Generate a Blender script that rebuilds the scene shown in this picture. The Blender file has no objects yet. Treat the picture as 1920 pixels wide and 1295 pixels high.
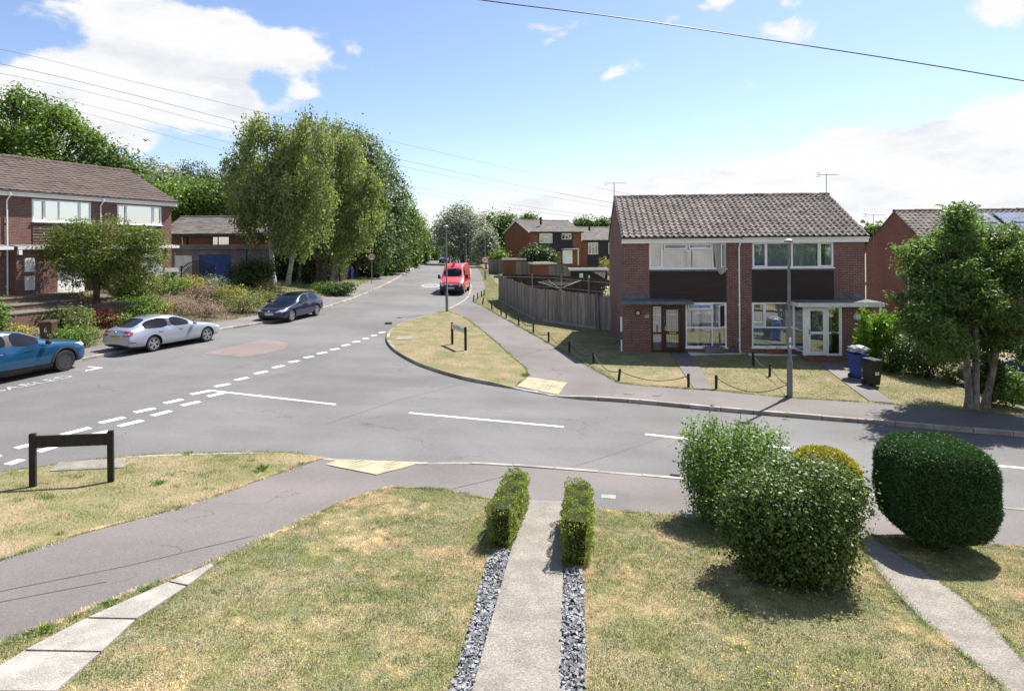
import bpy, bmesh, math, random
import numpy as np
from mathutils import Vector, Matrix, Euler
from mathutils.bvhtree import BVHTree
from mathutils.geometry import delaunay_2d_cdt
R = math.radians
random.seed(11)
rng = np.random.default_rng(11)
S = bpy.context.scene
COL = S.collection
# ------------------------------------------------------------------ camera
FPX = 1150.0; CAMZ = 4.9; ROLL = .008; HY = 457.0
cr, sr = math.cos(ROLL), math.sin(ROLL)
RT = np.array([cr, 0, -sr]); UP = np.array([sr, 0, cr])
cam = bpy.data.objects.new('camera', bpy.data.cameras.new('camera')); COL.objects.link(cam)
cam.matrix_world = Matrix(((cr, sr, 0, 0), (0, 0, -1, 0), (-sr, cr, 0, CAMZ), (0, 0, 0, 1)))
cam.data.sensor_width = 36; cam.data.sensor_fit = 'HORIZONTAL'
cam.data.lens = FPX / 1920 * 36
cam.data.shift_y = (HY - 647.5) / 1920
cam.data.clip_start = .1; cam.data.clip_end = 3000
S.camera = cam
# ------------------------------------------------------------------ light
SUN_EL, SUN_AZ = R(56), R(44)          # azimuth clockwise from +Y
sun = bpy.data.objects.new('sun', bpy.data.lights.new('sun', 'SUN')); COL.objects.link(sun)
sun.data.energy = 5.0; sun.data.angle = R(.55); sun.data.color = (1, .955, .88)
sd = Vector((math.sin(SUN_AZ) * math.cos(SUN_EL), math.cos(SUN_AZ) * math.cos(SUN_EL), math.sin(SUN_EL)))
sun.rotation_euler = sd.to_track_quat('Z', 'Y').to_euler()
W = bpy.data.worlds.new('World'); S.world = W; W.use_nodes = True
S.view_settings.view_transform = 'Standard'; S.view_settings.look = 'None'
S.view_settings.exposure = 1.08; S.view_settings.gamma = 1.0
SKY_STRENGTH = .10


class NT:
    """tiny node-graph helper"""
    def __init__(s, tree):
        s.t = tree; s.n = tree.nodes; s.l = tree.links
    def add(s, typ, **kw):
        n = s.n.new(typ)
        for k, v in kw.items(): setattr(n, k, v)
        return n
    def put(s, sock, v):
        if hasattr(v, 'is_linked'): s.l.new(v, sock)
        elif v is not None:
            if isinstance(v, (tuple, list)) and len(v) == 3 and sock.type == 'RGBA': v = (*v, 1)
            sock.default_value = v
    def m(s, op, a, b=None, c=None, clamp=False):
        n = s.add('ShaderNodeMath', operation=op, use_clamp=clamp)
        s.put(n.inputs[0], a)
        if b is not None: s.put(n.inputs[1], b)
        if c is not None: s.put(n.inputs[2], c)
        return n.outputs[0]
    def mix(s, f, a, b, mode='MIX'):
        n = s.add('ShaderNodeMix', data_type='RGBA', blend_type=mode)
        s.put(n.inputs[0], f); s.put(n.inputs[6], a); s.put(n.inputs[7], b)
        return n.outputs[2]
    def ramp(s, f, lo, hi, a=0., b=1.):
        n = s.add('ShaderNodeMapRange', interpolation_type='SMOOTHSTEP')
        s.put(n.inputs[0], f); s.put(n.inputs[1], lo); s.put(n.inputs[2], hi); s.put(n.inputs[3], a); s.put(n.inputs[4], b)
        return n.outputs[0]
    def noise(s, vec, scale, detail=3., rough=.55, dist=0., dim='3D'):
        n = s.add('ShaderNodeTexNoise', noise_dimensions=dim)
        if vec is not None: s.l.new(vec, n.inputs['Vector'])
        n.inputs['Scale'].default_value = scale; n.inputs['Detail'].default_value = detail
        n.inputs['Roughness'].default_value = rough; n.inputs['Distortion'].default_value = dist
        return n.outputs[0]
    def mapv(s, vec, scale=(1, 1, 1), loc=(0, 0, 0), rot=(0, 0, 0)):
        n = s.add('ShaderNodeMapping'); s.l.new(vec, n.inputs[0])
        n.inputs[1].default_value = loc; n.inputs[2].default_value = rot; n.inputs[3].default_value = scale
        return n.outputs[0]


def build_world():
    t = NT(W.node_tree)
    bg = t.n['Background']
    sky = t.add('ShaderNodeTexSky', sky_type='NISHITA', sun_disc=False, sun_elevation=SUN_EL, sun_rotation=SUN_AZ,
                altitude=60, air_density=1.0, dust_density=.6, ozone_density=1.2)
    tc = t.add('ShaderNodeTexCoord')
    sep = t.add('ShaderNodeSeparateXYZ'); t.l.new(tc.outputs['Generated'], sep.inputs[0])
    x, y, z = sep.outputs
    az = t.m('ARCTAN2', x, y)
    el = t.m('ARCSINE', z)
    comb = t.add('ShaderNodeCombineXYZ')
    t.put(comb.inputs[0], az); t.put(comb.inputs[1], t.m('MULTIPLY', el, 1.7))
    v = comb.outputs[0]
    n1 = t.noise(v, 5.0, 9, .58, .25)
    n2 = t.noise(t.mapv(v, loc=(3.1, 1.7, .4)), 15, 8, .62, .35)
    # cumulus heaps where the day had them: azimuth, elevation, half widths, tilt, weight
    def blob(a, e, ra, re, tilt, wgt):
        da = t.m('SUBTRACT', az, a); de = t.m('SUBTRACT', el, e)
        c, s_ = math.cos(tilt), math.sin(tilt)
        u = t.m('ADD', t.m('MULTIPLY', da, c), t.m('MULTIPLY', de, s_))
        w = t.m('SUBTRACT', t.m('MULTIPLY', de, c), t.m('MULTIPLY', da, s_))
        u = t.m('DIVIDE', u, ra); w = t.m('DIVIDE', w, re)
        d2 = t.m('ADD', t.m('MULTIPLY', u, u), t.m('MULTIPLY', w, w))
        return t.m('MULTIPLY', t.m('EXPONENT', t.m('MULTIPLY', d2, -1.)), wgt)
    def pe(px, py): 
        X = (px - 960) / FPX; Z = (HY - py) / FPX
        return math.atan(X), math.atan(Z / math.hypot(1, X))
    tot = None
    for px, py, wx, wy, tilt, wg in CLOUDS:
        a, e = pe(px, py)
        k = math.cos(a)
        b = blob(a, e, wx / FPX * k * k, wy / FPX * k, tilt, wg)
        tot = b if tot is None else t.m('ADD', tot, b)
    # low bank on the right-hand horizon
    top = t.m('ADD', .068, t.m('MULTIPLY', t.m('MAXIMUM', az, -.2), .155))
    bank = t.m('MULTIPLY', t.ramp(t.m('SUBTRACT', el, top), -.02, .035, 1, 0), t.ramp(az, -.22, -.05))
    bank = t.m('MULTIPLY', bank, t.ramp(az, .80, 1.1, 1, 0))
    tot = t.m('ADD', tot, t.m('MULTIPLY', bank, .75))
    # unseen cloud outside the view, added as white fill for the facades
    far = t.m('MULTIPLY', t.ramp(t.m('ABSOLUTE', az), 1.5, 1.9), .38)
    tot = t.m('ADD', tot, far)
    nn = t.m('ADD', t.m('MULTIPLY', t.m('SUBTRACT', n1, .5), 1.5), t.m('MULTIPLY', t.m('SUBTRACT', n2, .5), .85))
    dens = t.ramp(t.m('ADD', tot, nn), .34, .58)
    dens = t.m('MULTIPLY', dens, t.ramp(el, -.02, .01))
    shade = t.ramp(t.noise(t.mapv(v, (1, 1.5, 1), loc=(.35, .12, 7)), 6, 6, .6), .47, .70)
    ccol = t.mix(t.m('MULTIPLY', shade, .5), (CLOUD, CLOUD, CLOUD * 1.01), (CLOUD * .60, CLOUD * .66, CLOUD * .76))
    skyc = t.mix(1.0, sky.outputs[0], (SKY_TINT[0], SKY_TINT[1], SKY_TINT[2]), 'MULTIPLY')
    col = t.mix(dens, skyc, ccol)
    t.l.new(col, bg.inputs[0]); bg.inputs[1].default_value = SKY_STRENGTH


CLOUD = 4.7
SKY_TINT = (.82, .815, .90)
CLOUDS = [(300, 45, 300, 60, -.10, .62), (500, 70, 170, 40, -.25, .5), (270, 175, 240, 90, .0, .68), (60, 220, 170, 90, 0, .55), (80, 150, 130, 40, .3, .35), (400, 150, 130, 60, -.3, .42),
          (265, 275, 60, 28, 0, .42), (1490, 72, 95, 40, 0, .62), (1155, 137, 70, 20, .35, .5), (1095, 44, 40, 16, 0, .45), (1020, 82, 40, 14, .2, .36), (1345, 12, 45, 20, 0, .42), (1415, 165, 50, 26, -.6, .42),
          (1880, 22, 80, 45, 0, .6), (1005, 130, 30, 13, 0, .36), (570, 168, 45, 22, 0, .36), (640, 235, 60, 28, 0, .45), (1010, 50, 36, 12, 0, .35), (1265, 40, 30, 14, 0, .36), (790, 68, 20, 12, 0, .3), (1480, 8, 30, 12, 0, .36)]
build_world()


# ------------------------------------------------------------------ the lie of the land
def sp(x, k=1.0):
    x = np.asarray(x, float)
    return np.log1p(np.exp(-np.abs(x) / k)) * k + np.maximum(x, 0)
def sst(x, a, b):
    t = np.clip((np.asarray(x, float) - a) / (b - a), 0, 1)
    return t * t * (3 - 2 * t)
KY = [0, 10, 23, 31.3, 41, 61, 113, 160]; KX = [-22, -19, -15.45, -13.1, -11.5, -11.6, -15.7, -21]
def G0(X, Y):
    X = np.asarray(X, float); Y = np.asarray(Y, float)
    z = .04 * (sp(5 - X) - sp(-15 - X)) - .05 * (sp(X - 12, 2) - sp(X - 32, 2))
    z = z + .02 * (sp(Y - 20, 3) - sp(Y - 80, 3))
    z = z + .11 * (sp(11.5 - Y, .8) - sp(2.5 - Y, .8))
    return z
def G(X, Y):
    z = G0(X, Y)
    tt = np.interp(Y, KY, KX) - 2.4 - np.asarray(X, float)
    amp = 1.55 - .75 * sst(Y, 36, 48) - .4 * sst(Y, 60, 90)
    return z + amp * sst(tt, 0, 6.5)
def ray(px, py):
    return RT * (px - 960) / FPX + UP * (HY - py) / FPX + np.array([0, 1., 0])
def gp(px, py, off=0., g=G):
    """where the sight line through a photo pixel meets the ground"""
    d = ray(px, py)
    f = lambda t: CAMZ + d[2] * t - float(g(d[0] * t, d[1] * t)) - off
    t = 2.
    while f(t) > 0 and t < 600: t *= 1.015
    a, b = t / 1.015, t
    for _ in range(30):
        mm = (a + b) / 2
        if f(mm) > 0: a = mm
        else: b = mm
    return Vector((d[0] * a, d[1] * a, CAMZ + d[2] * a))
def at(px, py, Y):
    d = ray(px, py)
    return Vector((d[0] * Y, Y, CAMZ + d[2] * Y))


# ------------------------------------------------------------------ objects
def tag(o, label=None, cat=None, group=None, kind=None):
    for k, v in (('label', label), ('category', cat), ('group', group), ('kind', kind)):
        if v: o[k] = v
    return o
def empty(name, loc, rz=0., label=None, cat=None, group=None):
    o = bpy.data.objects.new(name, None); COL.objects.link(o)
    o.location = loc; o.rotation_euler = (0, 0, rz); o.empty_display_size = .2
    return tag(o, label, cat, group)
def link(name, me, mats, parent=None, smooth=False):
    for m in (mats if isinstance(mats, (list, tuple)) else [mats]): me.materials.append(m)
    if smooth: me.shade_smooth()
    o = bpy.data.objects.new(name, me); COL.objects.link(o); o.parent = parent
    return o
def copy_tree(o, parent=None):
    c = o.copy(); COL.objects.link(c); c.parent = parent
    for ch in list(o.children): copy_tree(ch, c)
    return c
def np_mesh(name, verts, faces, cols=None, mi=None):
    """verts (n,3) array, faces (m,k) array"""
    me = bpy.data.meshes.new(name)
    verts = np.asarray(verts, np.float32); faces = np.asarray(faces, np.int32)
    n, k = faces.shape
    me.vertices.add(len(verts)); me.vertices.foreach_set('co', verts.ravel())
    me.loops.add(n * k); me.loops.foreach_set('vertex_index', faces.ravel())
    me.polygons.add(n); me.polygons.foreach_set('loop_start', np.arange(0, n * k, k, dtype=np.int32))
    if mi is not None: me.polygons.foreach_set('material_index', np.asarray(mi, np.int32))
    me.update(calc_edges=True)
    if cols is not None:
        a = me.color_attributes.new('tone', 'FLOAT_COLOR', 'POINT')
        c4 = np.ones((len(verts), 4), np.float32); c4[:, :3] = cols
        a.data.foreach_set('color', c4.ravel())
    me.validate()
    return me


class MB:
    """collects shapes for one mesh"""
    def __init__(s): s.v = []; s.f = []; s.mi = []
    def add(s, vs, fs, mi=0):
        b = len(s.v); s.v += [tuple(p) for p in vs]; s.f += [tuple(i + b for i in f) for f in fs]; s.mi += [mi] * len(fs)
    def box(s, x0, x1, y0, y1, z0, z1, mi=0):
        v = [(x0, y0, z0), (x1, y0, z0), (x1, y1, z0), (x0, y1, z0), (x0, y0, z1), (x1, y0, z1), (x1, y1, z1), (x0, y1, z1)]
        s.add(v, [(0, 3, 2, 1), (4, 5, 6, 7), (0, 1, 5, 4), (1, 2, 6, 5), (2, 3, 7, 6), (3, 0, 4, 7)], mi)
    def hexa(s, v8, mi=0):
        s.add(v8, [(0, 3, 2, 1), (4, 5, 6, 7), (0, 1, 5, 4), (1, 2, 6, 5), (2, 3, 7, 6), (3, 0, 4, 7)], mi)
    def tube(s, pts, rad, n=8, mi=0, cap=True):
        pts = [Vector(p) for p in pts]; rad = rad if isinstance(rad, (list, tuple)) else [rad] * len(pts)
        vs = []; fs = []; last = None
        for i, p in enumerate(pts):
            d = (pts[min(i + 1, len(pts) - 1)] - pts[max(i - 1, 0)]).normalized()
            a = d.cross(Vector((0, 0, 1))) if abs(d.z) < .95 else d.cross(Vector((0, 1, 0)))
            if last is not None and a.dot(last) < 0: a = -a
            a.normalize(); last = a; b = d.cross(a)
            for k in range(n):
                an = 2 * math.pi * k / n
                vs.append(p + (a * math.cos(an) + b * math.sin(an)) * rad[i])
        for i in range(len(pts) - 1):
            for k in range(n):
                k2 = (k + 1) % n
                fs.append((i * n + k, i * n + k2, (i + 1) * n + k2, (i + 1) * n + k))
        if cap: fs += [tuple(range(n))[::-1], tuple(range((len(pts) - 1) * n, len(pts) * n))]
        s.add(vs, fs, mi)
    def lathe(s, prof, n=16, c=(0, 0, 0), axis='z', mi=0):
        """prof: (radius, height) list, closed at both ends"""
        vs = []; fs = []
        for r, h in prof:
            for k in range(n):
                a = 2 * math.pi * k / n
                p = (r * math.cos(a), r * math.sin(a), h)
                if axis == 'y': p = (p[0], p[2], p[1])
                if axis == 'x': p = (p[2], p[0], p[1])
                vs.append((p[0] + c[0], p[1] + c[1], p[2] + c[2]))
        for i in range(len(prof) - 1):
            for k in range(n):
                k2 = (k + 1) % n
                fs.append((i * n + k, i * n + k2, (i + 1) * n + k2, (i + 1) * n + k))
        fs += [tuple(range(n))[::-1], tuple(range((len(prof) - 1) * n, len(prof) * n))]
        s.add(vs, fs, mi)
    def prism(s, poly, d, mi=0):
        """poly: 3-D polygon, d: extrusion vector"""
        n = len(poly); d = Vector(d); p = [Vector(q) for q in poly]
        s.add(p + [q + d for q in p], [tuple(range(n))[::-1], tuple(range(n, 2 * n))] + [(i, (i + 1) % n, n + (i + 1) % n, n + i) for i in range(n)], mi)
    def mesh(s, name, fix=True):
        me = bpy.data.meshes.new(name); me.from_pydata(s.v, [], s.f)
        me.polygons.foreach_set('material_index', s.mi)
        if fix:
            bm = bmesh.new(); bm.from_mesh(me); bmesh.ops.recalc_face_normals(bm, faces=bm.faces); bm.to_mesh(me); bm.free()
        me.update()
        return me
    def build(s, name, mats, parent=None, smooth=False, bevel=0.):
        me = s.mesh(name)
        if bevel:
            bm = bmesh.new(); bm.from_mesh(me)
            ed = [e for e in bm.edges if len(e.link_faces) == 2 and e.calc_face_angle(0) > .6]
            bmesh.ops.bevel(bm, geom=ed, offset=bevel, segments=2, affect='EDGES', profile=.6, clamp_overlap=True)
            bm.to_mesh(me); bm.free()
        o = link(name, me, mats, parent, smooth)
        if smooth:
            try: me.set_sharp_from_angle(angle=R(38))
            except Exception: pass
        return o


def text_mb(mb, txt, size, place, depth=.004, mi=0, width=None):
    """flat lettering; place(x, y, d) turns text coordinates into a point"""
    cu = bpy.data.curves.new('lettering', 'FONT'); cu.body = txt; cu.size = size; cu.align_x = 'CENTER'; cu.align_y = 'CENTER'
    cu.resolution_u = 3
    o = bpy.data.objects.new('lettering', cu); COL.objects.link(o)
    bpy.context.view_layer.update()
    me = bpy.data.meshes.new_from_object(o.evaluated_get(bpy.context.evaluated_depsgraph_get()))
    vs = [v.co.copy() for v in me.vertices]; fs = [tuple(p.vertices) for p in me.polygons]
    bpy.data.objects.remove(o); bpy.data.curves.remove(cu); bpy.data.meshes.remove(me)
    if not vs: return
    if width:
        w = max(v.x for v in vs) - min(v.x for v in vs)
        for v in vs: v.x *= width / w
    mb.add([place(v.x, v.y, depth) for v in vs], fs, mi)


# ------------------------------------------------------------------ materials
def base_mat(name):
    m = bpy.data.materials.new(name); m.use_nodes = True
    t = NT(m.node_tree); b = t.n['Principled BSDF']
    return m, t, b
def pmat(name, c1, c2=None, scale=3., rough=.7, spec=.3, metal=0., bump=0., bscale=40., coat=0., lo=.35, hi=.65, island=0., stretch=(1, 1, 1), speck=0., speckscale=200):
    m, t, b = base_mat(name)
    v = t.mapv(t.add('ShaderNodeTexCoord').outputs['Object'], stretch)
    c2 = c2 or tuple(x * .82 for x in c1)
    f = t.ramp(t.noise(v, scale, 6, .6, .2), lo, hi)
    col = t.mix(f, (*c1, 1), (*c2, 1))
    if speck:
        col = t.mix(1., col, t.ramp(t.noise(v, speckscale, 2, .6), .3, .7, 1 - speck, 1 + speck), 'MULTIPLY')
    if island:
        g = t.add('ShaderNodeNewGeometry')
        col = t.mix(1., col, t.ramp(g.outputs['Random Per Island'], 0, 1, 1 - island, 1 + island), 'MULTIPLY')
    t.l.new(col, b.inputs['Base Color'])
    b.inputs['Roughness'].default_value = rough; b.inputs['Metallic'].default_value = metal
    b.inputs['Specular IOR Level'].default_value = spec
    b.inputs['Coat Weight'].default_value = coat; b.inputs['Coat Roughness'].default_value = .04
    if bump:
        bn = t.add('ShaderNodeBump'); bn.inputs['Strength'].default_value = 1; bn.inputs['Distance'].default_value = bump
        t.l.new(t.noise(v, bscale, 4, .6), bn.inputs['Height']); t.l.new(bn.outputs[0], b.inputs['Normal'])
    return m
def leafmat(name, c1, c2, trans=.35, rough=.5, spec=.35, var=.35):
    """leaves: each leaf has its own tone; light passes through"""
    m, t, b = base_mat(name)
    g = t.add('ShaderNodeNewGeometry')
    v = t.add('ShaderNodeTexCoord').outputs['Object']
    r = g.outputs['Random Per Island']
    f = t.m('ADD', t.m('MULTIPLY', r, .6), t.m('MULTIPLY', t.ramp(t.noise(v, 1.3, 3), .3, .7), .4))
    col = t.mix(f, (*c1, 1), (*c2, 1))
    col = t.mix(1., col, t.ramp(t.m('FRACT', t.m('MULTIPLY', r, 7.31)), 0, 1, 1 - var, 1 + var), 'MULTIPLY')
    t.l.new(col, b.inputs['Base Color']); b.inputs['Roughness'].default_value = rough
    b.inputs['Specular IOR Level'].default_value = spec
    tr = t.add('ShaderNodeBsdfTranslucent'); t.l.new(t.mix(1., col, (1.25, 1.3, .6), 'MULTIPLY'), tr.inputs[0])
    mx = t.add('ShaderNodeMixShader'); mx.inputs[0].default_value = trans
    t.l.new(b.outputs[0], mx.inputs[1]); t.l.new(tr.outputs[0], mx.inputs[2])
    t.l.new(mx.outputs[0], t.n['Material Output'].inputs[0])
    return m
def tonemat(name, trans=.3):
    """grass: tone stored per blade"""
    m, t, b = base_mat(name)
    a = t.add('ShaderNodeAttribute', attribute_name='tone')
    t.l.new(a.outputs[0], b.inputs['Base Color']); b.inputs['Roughness'].default_value = .75; b.inputs['Specular IOR Level'].default_value = .15
    tr = t.add('ShaderNodeBsdfTranslucent'); t.l.new(a.outputs[0], tr.inputs[0])
    mx = t.add('ShaderNodeMixShader'); mx.inputs[0].default_value = trans
    t.l.new(b.outputs[0], mx.inputs[1]); t.l.new(tr.outputs[0], mx.inputs[2])
    t.l.new(mx.outputs[0], t.n['Material Output'].inputs[0])
    return m
def glassmat(name, tint=(.86, .88, .90), refl=1.5, base=.05):
    m, t, b = base_mat(name)
    fr = t.add('ShaderNodeFresnel'); fr.inputs[0].default_value = refl
    gl = t.add('ShaderNodeBsdfGlossy'); gl.inputs['Roughness'].default_value = .015; gl.inputs[0].default_value = (1, 1, 1, 1)
    tr = t.add('ShaderNodeBsdfTransparent'); tr.inputs[0].default_value = (*tint, 1)
    mx = t.add('ShaderNodeMixShader'); t.l.new(t.m('ADD', t.m('MULTIPLY', fr.outputs[0], 1.6), base, clamp=True), mx.inputs[0])
    t.l.new(tr.outputs[0], mx.inputs[1]); t.l.new(gl.outputs[0], mx.inputs[2])
    bn = t.add('ShaderNodeBump'); bn.inputs['Distance'].default_value = .004; bn.inputs['Strength'].default_value = .2
    t.l.new(t.noise(t.add('ShaderNodeTexCoord').outputs['Object'], 1.1, 2), bn.inputs['Height']); t.l.new(bn.outputs[0], gl.inputs['Normal'])
    t.l.new(mx.outputs[0], t.n['Material Output'].inputs[0])
    return m
def brickmat(name, c1, c2, mortar, dark=.0, sc=1.):
    m, t, b = base_mat(name)
    sep = t.add('ShaderNodeSeparateXYZ'); v = t.add('ShaderNodeTexCoord').outputs['Object']; t.l.new(v, sep.inputs[0])
    cb = t.add('ShaderNodeCombineXYZ'); t.put(cb.inputs[0], t.m('ADD', sep.outputs[0], sep.outputs[1])); t.put(cb.inputs[1], sep.outputs[2])
    br = t.add('ShaderNodeTexBrick'); t.l.new(cb.outputs[0], br.inputs[0])
    br.inputs['Scale'].default_value = 1; br.inputs['Mortar Size'].default_value = .011 * sc; br.inputs['Mortar Smooth'].default_value = .2
    br.inputs['Brick Width'].default_value = .225 * sc; br.inputs['Row Height'].default_value = .075 * sc; br.inputs['Bias'].default_value = -.1
    br.inputs[1].default_value = (*c1, 1); br.inputs[2].default_value = (*c2, 1); br.inputs[3].default_value = (*mortar, 1)
    col = t.mix(t.ramp(t.noise(v, .9, 5, .6), .4, .75, 0, .5), br.outputs[0], (c1[0] * .7, c1[1] * .75, c1[2] * .8, 1))
    col = t.mix(1., col, t.ramp(t.noise(v, 9, 4, .7), .3, .75, .8, 1.2), 'MULTIPLY')
    t.l.new(col, b.inputs['Base Color']); b.inputs['Roughness'].default_value = .85; b.inputs['Specular IOR Level'].default_value = .2
    bn = t.add('ShaderNodeBump'); bn.inputs['Distance'].default_value = .008; bn.invert = True
    t.l.new(br.outputs[1], bn.inputs['Height']); t.l.new(bn.outputs[0], b.inputs['Normal'])
    return m
def paint(name, c, metal=.3, flake=.0, rough=.32):
    m, t, b = base_mat(name)
    v = t.add('ShaderNodeTexCoord').outputs['Object']
    col = t.mix(t.ramp(t.noise(v, 2.5, 4), .3, .8, 0, .25), (*c, 1), (c[0] * .75 + .02, c[1] * .75 + .02, c[2] * .75 + .018, 1))
    t.l.new(col, b.inputs['Base Color']); b.inputs['Metallic'].default_value = metal; b.inputs['Roughness'].default_value = rough
    b.inputs['Coat Weight'].default_value = 1; b.inputs['Coat Roughness'].default_value = .03
    return m
def asphalt(name, c, warm=(1, 1, 1), crack=.35, speck=.22, patch=.16):
    m, t, b = base_mat(name)
    v = t.add('ShaderNodeTexCoord').outputs['Object']
    big = t.ramp(t.noise(v, .22, 5, .6, .4), .3, .7, 1 - patch, 1 + patch)
    track = t.ramp(t.noise(t.mapv(v, (.12, .9, 1), rot=(0, 0, .12)), 1.0, 3, .5), .3, .7, .93, 1.07)
    fine = t.ramp(t.noise(v, 95, 3, .7), .28, .72, 1 - speck, 1 + speck)
    st = t.ramp(t.noise(v, 34, 3, .75), .32, .68, 1 - speck * .62, 1 + speck * .62)
    k = t.m('MULTIPLY', t.m('MULTIPLY', big, track), t.m('MULTIPLY', fine, st))
    # fine meandering cracks
    vo = t.add('ShaderNodeTexVoronoi', feature='DISTANCE_TO_EDGE'); vo.inputs['Scale'].default_value = .21
    nz = t.add('ShaderNodeTexNoise'); nz.inputs['Scale'].default_value = .9; nz.inputs['Detail'].default_value = 6; t.l.new(v, nz.inputs[0])
    va = t.add('ShaderNodeVectorMath', operation='MULTIPLY_ADD'); t.l.new(nz.outputs[1], va.inputs[0]); va.inputs[1].default_value = (2.4, 2.4, 0); t.l.new(v, va.inputs[2])
    t.l.new(va.outputs[0], vo.inputs[0])
    ck = t.m('MULTIPLY', t.ramp(vo.outputs[0], .0, .0045, 1, 0), t.ramp(t.noise(v, .35, 2), .47, .6))
    k = t.m('MULTIPLY', k, t.m('SUBTRACT', 1, t.m('MULTIPLY', ck, crack)))
    # pale loose stones
    stn = t.ramp(t.noise(v, 160, 1, .5), .70, .76, 0, .35)
    col = t.mix(1., (*c, 1), k, 'MULTIPLY')
    col = t.mix(stn, col, (.42, .41, .39, 1))
    t.l.new(col, b.inputs['Base Color']); b.inputs['Roughness'].default_value = .8; b.inputs['Specular IOR Level'].default_value = .25
    bn = t.add('ShaderNodeBump'); bn.inputs['Distance'].default_value = .004
    t.l.new(t.noise(v, 120, 3, .7), bn.inputs['Height']); t.l.new(bn.outputs[0], b.inputs['Normal'])
    return m


M = {}
M['asphalt'] = asphalt('asphalt', (.130, .127, .124))
M['asphalt_path'] = asphalt('asphalt path', (.125, .122, .120), patch=.2)
M['pave'] = asphalt('pink grey tarmac', (.140, .126, .120), crack=.45, patch=.16)
M['pave2'] = asphalt('worn tarmac', (.150, .138, .134), crack=.4, patch=.2)
M['patch'] = asphalt('reddish road patch', (.185, .150, .140), crack=.2)
M['white_line'] = pmat('road paint', (.80, .80, .78), (.62, .62, .60), 5, .6, bump=.001, bscale=90, speck=.16, speckscale=26)
M['worn_line'] = pmat('worn road paint', (.42, .42, .41), (.24, .24, .235), 9, .7, speck=.2, speckscale=30)
M['kerb'] = pmat('kerb concrete', (.36, .33, .29), (.24, .22, .19), 2.2, .85, bump=.003, speck=.15)
M['conc'] = pmat('path concrete', (.235, .214, .186), (.180, .164, .142), 3.2, .9, bump=.008, bscale=70, speck=.30, speckscale=48)
M['conc_dk'] = pmat('mossy slabs', (.17, .15, .12), (.10, .095, .07), 2., .9, speck=.3, speckscale=40)
M['slabs'] = pmat('pale concrete slabs', (.33, .31, .28), (.23, .215, .19), 2.6, .88, bump=.004, bscale=70, speck=.3, speckscale=80)
M['tactile'] = pmat('buff tactile paving', (.37, .33, .215), (.29, .255, .175), 3, .85, speck=.12)
M['soil'] = pmat('garden soil', (.095, .07, .05), (.175, .135, .09), 1.2, .95, bump=.03, bscale=14, speck=.3, speckscale=30)
M['earth'] = pmat('dry turf base', (.27, .205, .125), (.16, .15, .065), 1.1, .95, bump=.015, bscale=30, speck=.35, speckscale=45)
M['field'] = pmat('rough grass', (.14, .135, .075), (.20, .175, .10), .25, .95, bump=.04, bscale=8, speck=.3, speckscale=10)
M['grass'] = tonemat('grass blades')
M['slate'] = pmat('slate chips', (.17, .175, .182), (.25, .255, .265), 6, .75, spec=.25, island=.35)
M['gravel'] = pmat('white stone chips', (.62, .61, .58), (.45, .44, .42), 30, .8, island=.25)
M['upvc'] = pmat('white plastic frame', (.88, .88, .87), (.80, .80, .79), 4, .35, spec=.5)
M['white_paint'] = pmat('white painted board', (.70, .70, .68), (.55, .55, .52), 2.5, .5)
M['glass'] = glassmat('window glass', base=.15)
M['glass_sky'] = glassmat('reflective window glass', (.6, .64, .68), 1.55, .50)
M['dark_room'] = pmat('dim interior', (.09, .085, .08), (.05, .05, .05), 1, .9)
M['net'] = pmat('net curtain', (.78, .81, .85), (.64, .67, .71), 3, .9, stretch=(14, 1, .6), lo=.3, hi=.7)
M['curtain_blue'] = pmat('pale blue curtain', (.50, .66, .78), (.40, .56, .68), 3, .9, stretch=(12, 1, .5))
M['clad'] = pmat('dark brown cladding', (.046, .030, .026), (.030, .021, .019), 3, .6, bump=.002, stretch=(.3, 1, 6))
M['clad_red'] = pmat('brown tile hanging', (.115, .070, .055), (.075, .050, .042), 3, .7, island=.25)
M['clad_black'] = pmat('black tile hanging', (.034, .030, .032), (.022, .02, .022), 6, .7)
M['lead'] = pmat('lead flashing', (.16, .18, .20), (.10, .11, .125), 4, .55, metal=.2)
M['felt'] = pmat('roofing felt', (.10, .095, .09), (.16, .15, .135), 2, .9, speck=.3, speckscale=60)
M['doorwood'] = pmat('dark stained wood', (.052, .020, .014), (.032, .014, .011), 2, .4, spec=.5, stretch=(8, 8, .7))
M['brass'] = pmat('brass', (.60, .42, .14), None, 4, .3, metal=1)
M['black'] = pmat('black paint', (.018, .017, .018), (.03, .028, .028), 4, .5)
M['blackplastic'] = pmat('black plastic', (.022, .022, .024), (.035, .035, .036), 3, .55)
M['tyre'] = pmat('tyre rubber', (.022, .022, .022), (.035, .034, .033), 6, .85)
M['alloy'] = pmat('alloy wheel', (.55, .56, .58), (.42, .43, .45), 5, .3, metal=.8)
M['alloy_dark'] = pmat('two tone dark wheel', (.10, .10, .105), (.06, .06, .065), 5, .3, metal=.6)
M['chrome'] = pmat('chrome trim', (.75, .76, .78), None, 3, .12, metal=1)
M['steel'] = pmat('galvanised steel', (.30, .31, .30), (.22, .23, .22), 5, .5, metal=.6)
M['lamp_grey'] = pmat('grey green lamp paint', (.20, .21, .185), (.15, .16, .14), 3, .55)
M['lens'] = pmat('clear lamp lens', (.60, .62, .64), (.35, .37, .4), 9, .1, spec=.8)
M['redlens'] = pmat('red lamp lens', (.42, .012, .018), (.25, .008, .01), 6, .12, spec=.7, coat=1)
M['redpaint'] = pmat('red sign', (.55, .03, .03), None, 3, .4)
M['signwhite'] = pmat('sign white', (.78, .78, .77), (.70, .70, .69), 3, .35)
M['plateyellow'] = pmat('yellow plate', (.62, .46, .03), None, 3, .4)
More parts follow.
